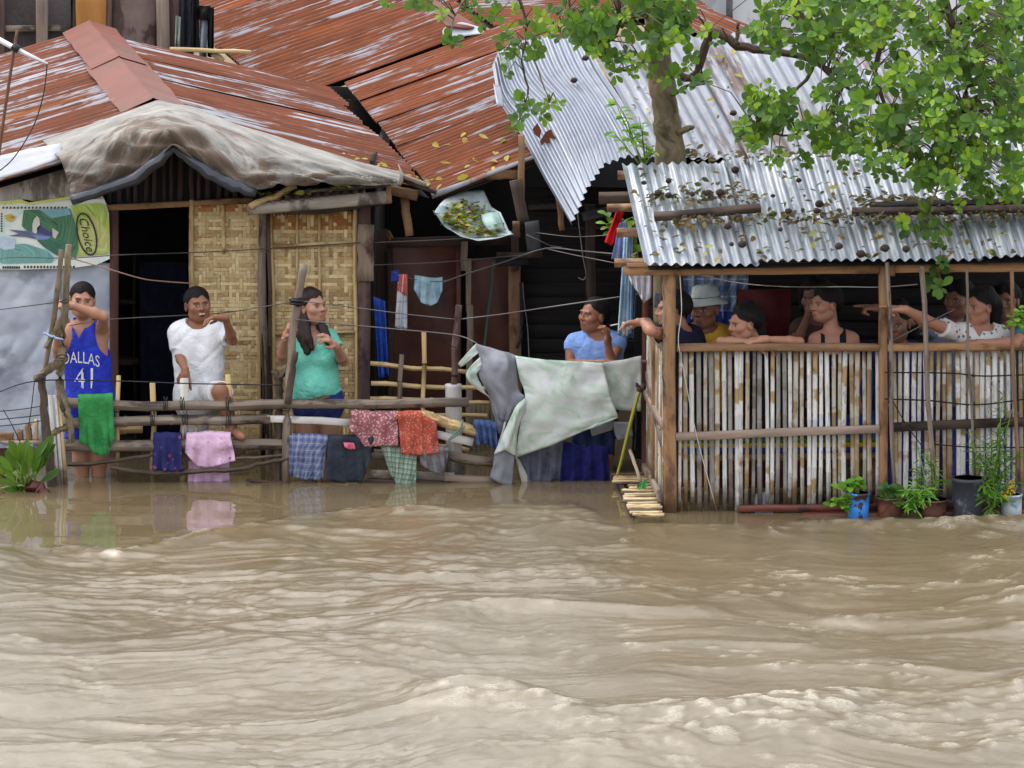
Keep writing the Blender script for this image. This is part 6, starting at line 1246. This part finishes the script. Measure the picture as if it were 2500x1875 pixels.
def person(label, Y, head, yaw, pitch=0, roll=0, hs=1.0, neck=None, sh=None, pel=None, w=(.15, .13, .15), depth=.1, arms=(), legs=(), skin=C(150, 96, 70),
           shirt=None, lower=None, hair='short', hairextra=(), female=False, mouth=False, belly=0.0, lean=0.0, fine_hands=True, h=.0068, group='onlookers standing by the flood', hairmat=None, zmin=-.12, extras=None):
    hc = A(head[0], head[1], Y + (head[2] if len(head) > 2 else 0)); M = rotm(R(yaw), R(pitch), R(roll))
    H = lambda x, y, z: hc + M @ (np.array([x, y, z]) * hs)
    J = lambda p: A(p[0], p[1], Y + (p[2] if len(p) > 2 else 0))
    s0, s1 = J(sh[0]), J(sh[1]); nb = J(neck); pv = J(pel); lat = nrm(s1 - s0)
    armsJ = [dict(s=J(a[0]), e=J(a[1]), w=J(a[2]), d=np.array(a[3], float), n=np.array(a[4], float), pose=a[5], m=a[6] if len(a) > 6 else 1, r=a[7] if len(a) > 7 else 1.0) for a in arms]
    legsJ = [[J(p) for p in l] for l in legs]
    allp = [hc, s0, s1, pv] + [q for a in armsJ for q in (a['e'], a['w'] + nrm(a['d']) * .1)] + [p for l in legsJ for p in l]
    lo = np.min(allp, 0) - .2; hi = np.max(allp, 0) + .2; lo[2] = max(lo[2], zmin)
    fine = [(hc - .13 * hs, hc + .13 * hs)] + [(a['w'] - .09, a['w'] + .11) for a in armsJ if fine_hands]
    body = Field(lo, hi, fine, h)
    tors = []
    st = [(.15, w[0] * .92, depth * .74), (.26, w[0], depth), (.42, w[0] * .95, depth), (.58, (w[0] + w[1]) / 2, depth * .96), (.75, w[1], depth * .95), (.9, (w[1] + w[2]) / 2, depth), (1.0, w[2], depth * 1.02)]
    for t, hw, r in st:
        c = lerp(nb, pv, t); tors.append((c - lat * max(hw - r, .005), c + lat * max(hw - r, .005), r))
    fw = nrm(np.cross(lat, nb - pv)); fw = fw if fw[1] < 0 else -fw
    lumps = []
    if female: lumps += [(lerp(nb, pv, .34) + lat * k * .07 + fw * (depth * .62), .068) for k in (-1, 1)]
    if belly: lumps += [(lerp(nb, pv, .74) + fw * belly, depth * 1.05)]
    def torso(F, g=0.0, k=.05):
        for a, b, r in tors: F.cap(a, b, r, r, k, g=g)
        F.cap(s0 + lat * .01, s1 - lat * .01, .052, .052, .05, g=g)
        F.cap(nb + np.array([0, .01, .0]), lerp(nb, s0, .8), .036, .04, .03, g=g); F.cap(nb + np.array([0, .01, .0]), lerp(nb, s1, .8), .036, .04, .03, g=g)
        for c, r in lumps: F.ell(c, (r, r, r), None, .04, g=g)
    torso(body)
    body.cap(H(0, -.034, -.045), nb + np.array([0, .008, 0]), .042 * hs, .046, .012)
    for a in armsJ:
        q = a['r']; body.cap(a['s'], a['e'], .046 * q, .034 * q, .025); body.cap(a['e'], lerp(a['e'], a['w'], .3), .034 * q, .037 * q, .012); body.cap(lerp(a['e'], a['w'], .28), a['w'], .037 * q, .024 * q, .015)
        for p in hand_prims(a['w'], a['d'], a['n'], a['pose'], 1.0, a['m']): body.cap(p[1], p[2], p[3], p[4], p[5])
    for l in legsJ:
        body.cap(l[0], l[1], .078, .056, .04); body.cap(l[1], lerp(l[1], l[2], .35), .055, .054, .02); body.cap(lerp(l[1], l[2], .3), l[2], .054, .034, .02)
        if len(l) > 3: body.cap(l[2], l[3], .034, .026, .015); body.cap(lerp(l[2], l[3], .6) , l[3] + nrm(l[3] - l[2]) * .03, .03, .022, .02)
    # head
    E = lambda c, r, k, g=0, F=body: F.ell(H(*c), np.array(r) * hs, M, k * hs, g)
    E((0, -.018, .028), (.073, .092, .080), .02); E((0, .018, -.03), (.060, .070, .082), .03); E((0, .034, -.078), (.042, .044, .032), .025)
    for k in (-1, 1):
        E((k * .040, .050, -.018), (.030, .030, .026), .02); E((k * .077, -.010, -.006), (.010, .020, .031), .006); E((k * .046, .01, -.06), (.022, .035, .03), .02)
    body.cap(H(-.036, .074, .023), H(.036, .074, .023), .011 * hs, .011 * hs, .012)
    body.cap(H(0, .082, .012), H(0, .096, -.020), .008 * hs, .0135 * hs, .010); 
    for k in (-1, 1): body.sub(H(k * .032, .098, .004), .023 * hs, .012)
    for k in (-1, 1): E((k * .0135, .088, -.024), (.009, .010, .008), .006); E((k * .031, .064, .003), (.0155, .0125, .010), .004)
    body.cap(H(-.017, .080, -.051), H(.017, .080, -.051), .0075 * hs, .0075 * hs, .006); body.cap(H(-.014, .080, -.062), H(.014, .080, -.062), .0085 * hs, .0085 * hs, .006)
    V, F = body.mesh(); P = (V - hc) @ M / hs; x, y, z = P.T
    skin = tuple(np.array(skin) * .78 + .16 * sum(skin) / 3); col = np.tile(np.array(skin), (len(V), 1)); hd = (np.abs(x) < .1) & (np.abs(z) < .13) & (y > .02) & (y < .114)
    hcol = np.array(C(30, 24, 24)); ax_ = np.abs(x)
    def paint(m, c, a=1.0): col[m] = col[m] * (1 - a) + np.array(c) * a
    paint(hd & (y > .05) & (ax_ < .05) & (z > -.045) & (z < -.01), np.array(skin) * np.array([1.12, .98, .92]), .5)
    paint(hd & (ax_ > .012) & (ax_ < .050) & (np.abs(z - .0225 + .10 * np.abs(ax_ - .03)) < .0052), hcol, .5)
    ex, ez = (ax_ - .031) / .0165, (z - .0025) / .0072; ey = ex ** 2 + ez ** 2 < 1
    paint(hd & ey, C(150, 140, 132)); paint(hd & ey & (ax_ > .0225) & (ax_ < .0395), C(34, 26, 24), .85); paint(hd & (((ax_ - .031) / .0185) ** 2 + ((z - .0095) / .0038) ** 2 < 1), C(40, 28, 26), .6)
    paint(hd & (y > .06) & ((x / .025) ** 2 + ((z + .0565) / .0125) ** 2 < 1), np.array(skin) * np.array([.86, .62, .64]), .8)
    paint(hd & (y > .06) & (ax_ < .024) & (np.abs(z + .0565) < .0022), np.array(skin) * .3, .8)
    if mouth:
        paint(hd & (y > .05) & ((x / .020) ** 2 + ((z + .059) / .013) ** 2 < 1), C(40, 16, 16)); paint(hd & (y > .05) & (ax_ < .017) & (z > -.0565) & (z < -.0490), C(216, 208, 200))
    paint(hd & (y > .08) & (np.abs(ax_ - .007) < .0045) & (np.abs(z + .030) < .0035), np.array(skin) * .3, .8)
    if hair != 'none':                      # hair roots tint
        paint((np.abs(z) < .14) & (np.abs(x) < .1) & (HL[hair][0] * y - HL[hair][1] - z + .010 * np.sin(x * 95) * (y > 0) < .006) & (np.linalg.norm(P, axis=1) < .15), hcol, .75)
    o = mk('person', (V, F, None), SKIN, label=label, cat='person', group=group, cols=col)
    # hair
    hf = Field(hc - .19 * hs - (np.array([0, 0, .3]) if hairextra else 0), hc + .19 * hs, [(hc - .2, hc + .2)], .006, .0045); 
    g = {'crop': .010, 'short': .020, 'thin': .016, 'long': .020, 'none': .004}[hair]
    hf.ell(H(0, -.018, .028), np.array((.073, .092, .080)) * hs + .0015, M, .01); X, Yg, Z = hf.full(); Pl = np.stack([X - hc[0], Yg - hc[1], Z - hc[2]], -1) @ M / hs
    px, py, pz = Pl[..., 0], Pl[..., 1], Pl[..., 2]
    ca, cb = HL[hair]; c_ = (ca * py - cb - pz + .010 * np.sin(px * 95) * (py > 0)) / math.hypot(1, ca)
    nz = .0022 * np.sin(px * 230 + 3 * np.sin(pz * 60)) * np.sin(pz * 160 + py * 190)
    hf.f = np.maximum(hf.f - g * np.clip(-c_ / .045, 0, 1) + nz * np.clip(-c_ / .03, 0, 1), c_).astype(np.float32)
    for ch in hairextra:
        pts = [A(p[0], p[1], Y + p[2]) for p in ch]; rd = [p[3] * MP(Y) for p in ch]
        for i in range(len(pts) - 1): hf.cap(pts[i], pts[i + 1], rd[i], rd[i + 1], .012)
    if hairextra: X, Yg, Z = hf.full(); hf.f += (.0022 * np.sin(X * 420 + 3 * np.sin(Z * 18) + Yg * 160) * (Z < hc[2] + .02)).astype(np.float32)
    if hair != 'none': mk('hair', (*hf.mesh(), None), hairmat or HAIR, o)
    # clothing
    if shirt:
        F2 = Field(lo, hi, [], .0066 if h < .007 else .009); torso(F2, shirt.get('g', .014))
        for a in armsJ:
            t = shirt.get('sleeve', 0)
            if t > 0:
                e = lerp(a['s'], a['e'], t); F2.cap(a['s'], e, shirt.get('sr', .058) * a['r'], shirt.get('cuff', .058) * a['r'], .014, flat=True)
        X, Yg, Z = F2.full(); f = F2.f
        fl = shirt.get('fold', .004); rg = np.random.default_rng(int(head[0])); x0_, z0_ = X - nb[0], Z - nb[2]
        for q in range(5):
            kx, kz, mx_, mz_ = rg.uniform(-48, 48), rg.uniform(-34, 34), rg.uniform(-22, 22), rg.uniform(-22, 22); f = f + fl * .42 * (1 - 1.6 * np.abs(np.sin((kx * x0_ + kz * z0_) * .5 + 1.3 * np.sin(mx_ * x0_ + mz_ * z0_ + q) + q * 2.1))) * (.5 + .5 * np.sin(mz_ * x0_ + mx_ * z0_ + q))
        f = f + fl * .5 * np.sin(X * 70 + 3 * np.sin(Z * 9)) * np.clip((nb[2] - Z - .2) * 4, 0, 1)
        if 'hem' in shirt:
            p0, p1 = [A(q[0], q[1], Y) for q in shirt['hem']]; zz = p0[2] + (p1[2] - p0[2]) / (p1[0] - p0[0] + 1e-6) * (X - p0[0]); f = np.maximum(f, zz - Z + .006 * np.sin(X * 40))
        if 'vneck' in shirt:
            vx, vy, hw, tp = shirt['vneck']; v = A(vx, vy, Y); t_ = A(vx, tp, Y); u = (Z - v[2]) / (t_[2] - v[2]); sl = hw * MP(Y); f = np.maximum(f, np.where(Yg < nb[1] + .03, np.minimum((u * sl - np.abs(X - v[0])) * .8, (Z - v[2])), -1))
            f = np.maximum(f, .075 - np.sqrt((X - nb[0]) ** 2 + (Yg - nb[1] + .01) ** 2 + ((Z - nb[2] - .035) * .8) ** 2))
        else:
            q = shirt.get('neck', (0, 0, .078)); f = np.maximum(f, q[2] - np.sqrt((X - nb[0] - q[0]) ** 2 + ((Yg - nb[1] + .03) * .9) ** 2 + ((Z - nb[2] - .03 + q[1]) * 1.1) ** 2))
        for k, a in enumerate(armsJ):
            if shirt.get('sleeve', 0) <= 0:
                c = a['s'] + np.array([0, 0, -.02]); sd = 1 if a['s'][0] > nb[0] else -1
                f = np.maximum(f, shirt.get('arm', .07) - np.sqrt((X - c[0] - sd * .035) ** 2 + ((Yg - c[1]) * .7) ** 2 + ((Z - c[2]) * .62) ** 2))
        if shirt.get('straps'):
            wS, low = shirt['straps']; zl = A(head[0], low, Y)[2]; f = np.maximum(f, np.where(Z > zl, np.minimum(np.abs(np.abs((X - nb[0]) * lat[0] + (Yg - nb[1]) * lat[1]) - .065) - wS, Z - zl), -1))
        F2.f = f.astype(np.float32); cl = mk('shirt', (*F2.mesh(), None), shirt['mat'], o); o['_s'] = cl.name
    if lower:
        F3 = Field(lo, hi, [], .0072); gg = lower.get('g', .013)
        for a, b, r in tors[4:]: F3.cap(a, b, r, r, .05, g=gg)
        for l in legsJ: F3.cap(l[0], lerp(l[0], l[1], lower['len']), .078 + gg, .072 + gg, .03, flat=True)
        X, Yg, Z = F3.full(); top = A(head[0], lower['top'], Y)[2]; F3.f = np.maximum(F3.f + .003 * np.sin(X * 60 + Z * 30), Z - top).astype(np.float32); mk('shorts', (*F3.mesh(), None), lower['mat'], o)
    return o, H, M
def cig(hp, d, lab, n=0):
    p = np.asarray(hp); mk('cigarette', tube([p, p + nrm(d) * .055, p + nrm(d) * .07], [.0045, .0045, .004], 8), PVC, label=lab, cat='cigarette')
TEE = cloth('white_tee', C(222, 224, 228), C(204, 206, 214), 60); BLUEJ = cloth('royal_jersey', C(44, 62, 190), C(32, 44, 158), 60, rough=.6); MINT = cloth('mint_top', C(120, 204, 186), C(98, 182, 166)); SKYT = cloth('sky_tee', C(136, 168, 226), C(116, 146, 206)); YEL = cloth('mustard_tee', C(196, 152, 58), C(164, 122, 44)); NAVY = cloth('navy_tee', C(34, 38, 62), C(26, 28, 46)); BLK = cloth('black_vest', C(30, 30, 36), C(22, 22, 26)); DNV = cloth('navy_shorts', C(48, 62, 118), C(36, 46, 92)); BEI = cloth('white_shorts', C(206, 206, 206), C(180, 180, 184)); PUR = cloth('purple_tee', C(70, 58, 110)); PBL = cloth('pale_blue_shirt', C(140, 152, 180)); TEAL = cloth('teal_shirt', C(60, 110, 124)); PAT = floral('white_print_blouse', C(206, 202, 204), C(60, 56, 66), 26, .2, obj=True)

# 1 man in the blue jersey, arm across his face, holding the corner poles
P1, H1, _ = person('man in blue basketball jersey leaning on corner poles, forearm across face', 1.28, (201, 733), 8, -2, -4, 1.0, neck=(206, 790), sh=((170, 806), (250, 812)), pel=(222, 985), w=(.135, .125, .14), depth=.095,
    arms=[((170, 812), (140, 866, -.06), (142, 806, -.20), (.25, -.3, 1), (.9, -.1, 0), 'grip', 1, .88), ((249, 808, -.02), (252, 772, -.23), (182, 748, -.26), (-1, .25, .12), (0, .6, -.6), 'relax', 1, .95)],
    legs=[[(200, 985), (196, 1090), (204, 1195)], [(240, 985), (243, 1090), (240, 1195)]], skin=C(176, 122, 94), shirt=dict(mat=BLUEJ, g=.017, hem=((165, 990), (280, 990)), vneck=(196, 822, 24, 775), arm=.088, fold=.008), lower=dict(mat=BLUEJ, top=980, len=.82, g=.028), hair='crop')
def on_cloth(o, s, size, px, py, Yc, wpx, arch=0, m=None, name='lettering', worn_=0.0, rot=0.0, tall=1.0):
    """lettering pressed onto the front of a garment"""
    me = bpy.data.objects[o['_s']].data; M_ = bpy.data.objects[o['_s']]; off = np.array(o.location) * 0
    bvh = BVHTree.FromPolygons([tuple(v.co) for v in me.vertices], [tuple(p.vertices) for p in me.polygons])
    V, F = text_geo(s, 1, 0, 1); wd = V[:, 0].max(); out = []; ok = []
    for v in V:
        x = (v[0] / wd - .5); qx = px + x * wpx; qy = py - (v[1]) / wd * wpx * tall + arch * (x * 2) ** 2 + rot * x
        a = A(qx, qy, Yc); d = Vector(nrm(a - CAM)); hit = bvh.ray_cast(Vector(a) - d * 1.0, d, 2.0)
        if hit[0] is None: out.append(a); ok.append(False)
        else: out.append(np.array(hit[0]) - np.array(d) * .0035); ok.append(True)
    r_ = random.Random(3); F = [f for f in F if all(ok[i] for i in f) and r_.random() >= worn_]
    if F: mk(name, (np.array(out), F, np.asarray(V)[:, :2]), m or TEE, o, smooth=False)
on_cloth(P1, 'DALLAS', 1, 197, 886, 1.28, 92, 8, rot=6, tall=1.5)
on_cloth(P1, '41', 1, 204, 948, 1.28, 46, 0, worn_=.12, tall=1.25)
# 2 man in white T-shirt
P2, H2, _ = person('man in white T-shirt speaking and beckoning, one foot up on the fence', 1.38, (483, 744), 20, 2, 4, 1.0, neck=(484, 790), sh=((432, 812), (535, 812)), pel=(485, 985), w=(.150, .135, .145), depth=.1,
    arms=[((430, 816), (438, 868, -.05), (452, 902, -.24), (.05, -.25, -1), (0, .9, -.3), 'relax', 1, .86), ((536, 814), (568, 832, -.10), (550, 776, -.26), (-.9, -.35, .05), (.0, -.2, -1), 'relax', 1, .84)],
    legs=[[(470, 985), (478, 1060), (482, 1180)], [(508, 985), (540, 956, -.28), (568, 1052, -.28), (588, 1064, -.38)]], skin=C(138, 86, 60), shirt=dict(mat=TEE, g=.016, sleeve=.74, sr=.06, cuff=.064, hem=((445, 974), (525, 974)), fold=.009), lower=dict(mat=BEI, top=918, len=.92, g=.014), hair='crop', mouth=True)
# 3 woman in mint top
P3, H3, _ = person('woman with long dark hair in mint green top holding the middle pole', 1.42, (764, 750), 44, 8, 2, 1.0, neck=(764, 806), sh=((724, 828), (806, 832)), pel=(775, 985), w=(.135, .13, .158), depth=.108,
    arms=[((722, 834), (688, 878, -.06), (697, 826, -.26), (.25, -.35, .9), (.85, .1, -.2), 'grip', 1, 1.0), ((808, 838), (838, 882, -.06), (820, 846, -.26), (-.5, -.5, .6), (-.5, .2, -.6), 'hold', -1, .95)],
    legs=[[(750, 990), (752, 1080), (750, 1190)], [(803, 990), (806, 1080), (800, 1190)]], skin=C(186, 130, 106), shirt=dict(mat=MINT, g=.012, sleeve=.32, cuff=.064, hem=((712, 974), (831, 954)), vneck=(768, 850, 18, 800), fold=.005), lower=dict(mat=DNV, top=945, len=.30, g=.010), hair='long', female=True, belly=.05, hairmat=HAIRB,
    hairextra=[[(744, 722, .0, 14), (733, 770, -.02, 13), (737, 820, -.09, 13), (750, 860, -.14, 8)], [(750, 740, .02, 14), (745, 790, -.06, 12), (752, 830, -.12, 11), (762, 850, -.145, 6)], [(772, 790, .03, 10), (788, 800, -.07, 11), (796, 822, -.12, 11), (806, 845, -.13, 6)], [(756, 715, .03, 16), (745, 740, .06, 18), (742, 790, .06, 18)]])
mk('bracelet', tube([A(697 + 10 * math.cos(t), 828 + 4 * math.sin(t), 1.16 + .03 * math.sin(t)) for t in np.linspace(0, 6.28, 14)], .0028, 5), TEE, P3)
# 4 smoking man in light blue
P4, H4, _ = person('lean man in light blue sleeveless shirt smoking behind the vinyl sheet', 1.5, (1448, 770), -50, 4, -3, .98, neck=(1462, 818), sh=((1398, 838), (1508, 838)), pel=(1452, 985), w=(.15, .13, .14), depth=.095,
    arms=[((1394, 842), (1392, 890, -.06), (1462, 886, -.26), (1, -.1, .03), (0, .3, -1), 'relax', 1, .86), ((1510, 842), (1492, 886, -.20), (1484, 836, -.28), (.0, -.65, .8), (-.6, -.1, .2), 'hold', 1, .82)],
    legs=[[(1430, 985), (1428, 1080), (1428, 1190)], [(1475, 985), (1478, 1080), (1478, 1190)]], skin=C(156, 98, 72), shirt=dict(mat=SKYT, g=.012, sleeve=.26, sr=.05, cuff=.052, hem=((1400, 985), (1500, 985)), fold=.006), lower=dict(mat=DNV, top=980, len=.9), hair='thin', hairextra=[[(1468, 752, .02, 15), (1475, 770, .05, 14), (1472, 785, .06, 10)]])
cig(A(1490, 795, 1.2), (1, 0, .2), 'lit cigarette between fingers of the man in light blue')
PG = 'onlookers crowded in the porch'
kw = dict(group=PG, h=.0085, zmin=.55)
# 5 navy shirt behind corner post
person('person in navy shirt behind porch corner post, arm out with cigarette',   .32, (1641, 756), -84, -2, 0, 1.0, neck=(1664, 806), sh=((1640, 822, -.12), (1690, 824, .1)), pel=(1680, 985), w=(.14, .13, .14), depth=.1, arms=[((1640, 822, -.14), (1590, 808, -.38), (1570, 786, -.22), (-1, -.1, -.05), (0, -.3, -1), 'hold', 1, .95)], skin=C(170, 112, 84), shirt=dict(mat=NAVY, g=.02, sleeve=.5, cuff=.066), hair='short', hairextra=[[(1660, 732, .02, 18), (1666, 760, .04, 15), (1662, 785, .06, 12)]], **kw)
cig(A(1546, 788, .08), (-1, 0, 0), 'cigarette in hand stretched out from porch corner')
# 6 bucket hat
P6, H6, M6 = person('man in grey bucket hat and mustard yellow shirt inside porch', .5, (1722, 756), -34, 0, 4, 1.02, neck=(1722, 802), sh=((1676, 828), (1768, 824)), pel=(1725, 985), w=(.15, .14, .14), depth=.1, arms=[], skin=C(122, 78, 58), shirt=dict(mat=YEL, g=.02, fold=.005), hair='none', **kw)
hb = [];
for t in np.linspace(0, 2 * math.pi, 33):
    hb.append([H6(.001 + r_ * math.cos(t), -.012 + r_ * 1.18 * math.sin(t), z_ + .004 * math.sin(3 * t)) for r_, z_ in ((.004, .15), (.05, .149), (.074, .137), (.083, .09), (.086, .074), (.088, .072), (.124, .040), (.128, .034), (.122, .032))])
hat = mk('bucket_hat', grid(np.array(hb)), cloth('grey_hat', C(170, 178, 178), C(150, 158, 160)), P6)
mk('hat_band', tube([H6(.0865 * math.cos(t), -.012 + .0865 * 1.18 * math.sin(t), .078) for t in np.linspace(0, 6.28, 30)], .002, 5), WIREB, P6)
# 7 woman, arms folded on the rail
person('woman resting chin on folded bare arms on porch rail', .22, (1815, 790), -64, -6, 0, .98, neck=(1846, 838, .06), sh=((1810, 872, .04), (1900, 872, .1)), pel=(1880, 1010, .2), w=(.13, .12, .13), depth=.09,
    arms=[((1806, 872, .0), (1760, 834, -.10), (1842, 836, -.17), (1, -.15, -.22), (0, .3, -1), 'relax', 1, .8), ((1905, 872, .05), (1952, 834, -.10), (1870, 828, -.2), (-1, -.1, -.1), (0, .2, -1), 'relax', 1, .8)], skin=C(180, 122, 94), shirt=dict(mat=NAVY, g=.01, sleeve=.3), hair='long', female=True, hairextra=[[(1828, 752, .03, 20), (1850, 775, .05, 19), (1856, 810, .06, 16)], [(1822, 770, .05, 12), (1830, 800, .0, 8), (1828, 818, -.03, 5)]], **kw)
# 8 hand at mouth
person('person in shadow with hand at mouth behind young man in black vest', .75, (1990, 726), -30, -8, 0, 1.0, neck=(1992, 780), sh=((1950, 806), (2030, 806)), pel=(1990, 985), w=(.14, .13, .14), depth=.1, arms=[((1950, 806), (1945, 838, -.12), (1974, 768, -.2), (.1, -.1, 1), (.8, .5, 0), 'grip', 1, .85)], skin=C(128, 84, 66), shirt=dict(mat=cloth('brown_shirt', C(84, 66, 60)), g=.015, sleeve=.3), hair='long', hairextra=[[(2000, 695, .02, 22), (2020, 720, .05, 20), (2026, 760, .06, 14)], [(1985, 692, .0, 20), (1965, 710, .05, 16), (1962, 750, .06, 12)]], **kw)
# 9 young man in black vest
person('young man in black vest with bare shoulders looking left over porch rail', .36, (2014, 742), -58, -2, 0, .98, neck=(2030, 806), sh=((1998, 836), (2074, 832)), pel=(2038, 990), w=(.13, .115, .12), depth=.085, arms=[((1990, 830), (1985, 900, .0), (1990, 960, -.05), (0, -.2, -1), (0, 1, 0), 'relax', 1, .9), ((2082, 828), (2090, 900, .0), (2090, 960, -.05), (0, -.2, -1), (0, 1, 0), 'relax', 1, .9)], skin=C(174, 118, 92), shirt=dict(mat=BLK, g=.01, arm=.085, straps=(.02, 862), fold=.001), hair='short', hairextra=[[(2030, 715, .0, 14), (2044, 728, .03, 14), (2046, 750, .05, 10)]], **kw)
# 10 low dark person
person('person in purple shirt crouched low beside middle porch post', .5, (2190, 790), -20, -5, 0, 1.0, neck=(2195, 842), sh=((2150, 868), (2240, 868)), pel=(2195, 1010), w=(.14, .13, .14), depth=.1, skin=C(132, 86, 66), shirt=dict(mat=PUR, g=.015), hair='long', hairextra=[[(2195, 748, .02, 22), (2225, 775, .04, 18), (2232, 815, .05, 14)]], **kw)
# 13 man behind, pointing too
person('man in pale blue shirt pointing left from the back of porch', .72, (2340, 730), -40, -4, 0, 1.0, neck=(2330, 786), sh=((2285, 812), (2370, 812)), pel=(2325, 985), w=(.15, .14, .14), depth=.1, arms=[((2285, 812, -.05), (2215, 782, -.22), (2148, 752, -.32), (-1, -.1, .06), (0, .2, -1), 'point', 1, .9)], skin=C(138, 90, 70), shirt=dict(mat=PBL, g=.02, sleeve=.5), hair='short', hairextra=[[(2330, 700, .0, 20), (2352, 705, .03, 18)]], **kw)
# 12 woman pointing
person('woman in white patterned blouse pointing left across the porch rail', .24, (2390, 750), -52, 0, 4, 1.0, neck=(2398, 802), sh=((2335, 814, -.06), (2440, 818, .08)), pel=(2400, 985), w=(.145, .14, .15), depth=.105, arms=[((2330, 812, -.08), (2268, 786, -.22), (2212, 756, -.32), (-1, -.08, .1), (0, .2, -1), 'point', 1, 1.0)], skin=C(170, 114, 88), shirt=dict(mat=PAT, g=.016, sleeve=.5, cuff=.064, vneck=(2386, 818, 16, 790)), hair='long', female=True, hairextra=[[(2410, 716, .03, 20), (2428, 745, .05, 20), (2430, 785, .06, 16)]], **kw)
# 14 behind at right
person('person with dark hair in pale shirt at the back right of porch', .85, (2455, 735), -20, 0, 0, 1.0, neck=(2458, 790), sh=((2415, 815), (2500, 815)), pel=(2458, 985), w=(.15, .14, .14), depth=.1, skin=C(120, 76, 58), shirt=dict(mat=PBL, g=.02, sleeve=.0), hair='short', **kw)
# 15 teal shirt at the edge
person('person in teal shirt at right edge resting an arm on porch rail', .2, (2545, 730), -30, 0, 0, 1.0, neck=(2545, 785), sh=((2505, 812), (2590, 812)), pel=(2545, 985), w=(.15, .14, .14), depth=.1, arms=[((2500, 815, -.04), (2478, 838, -.22), (2400, 838, -.20), (-1, .0, .05), (0, .2, -1), 'relax', 1, .95)], skin=C(166, 112, 86), shirt=dict(mat=TEAL, g=.018, sleeve=.5), hair='short', **kw)
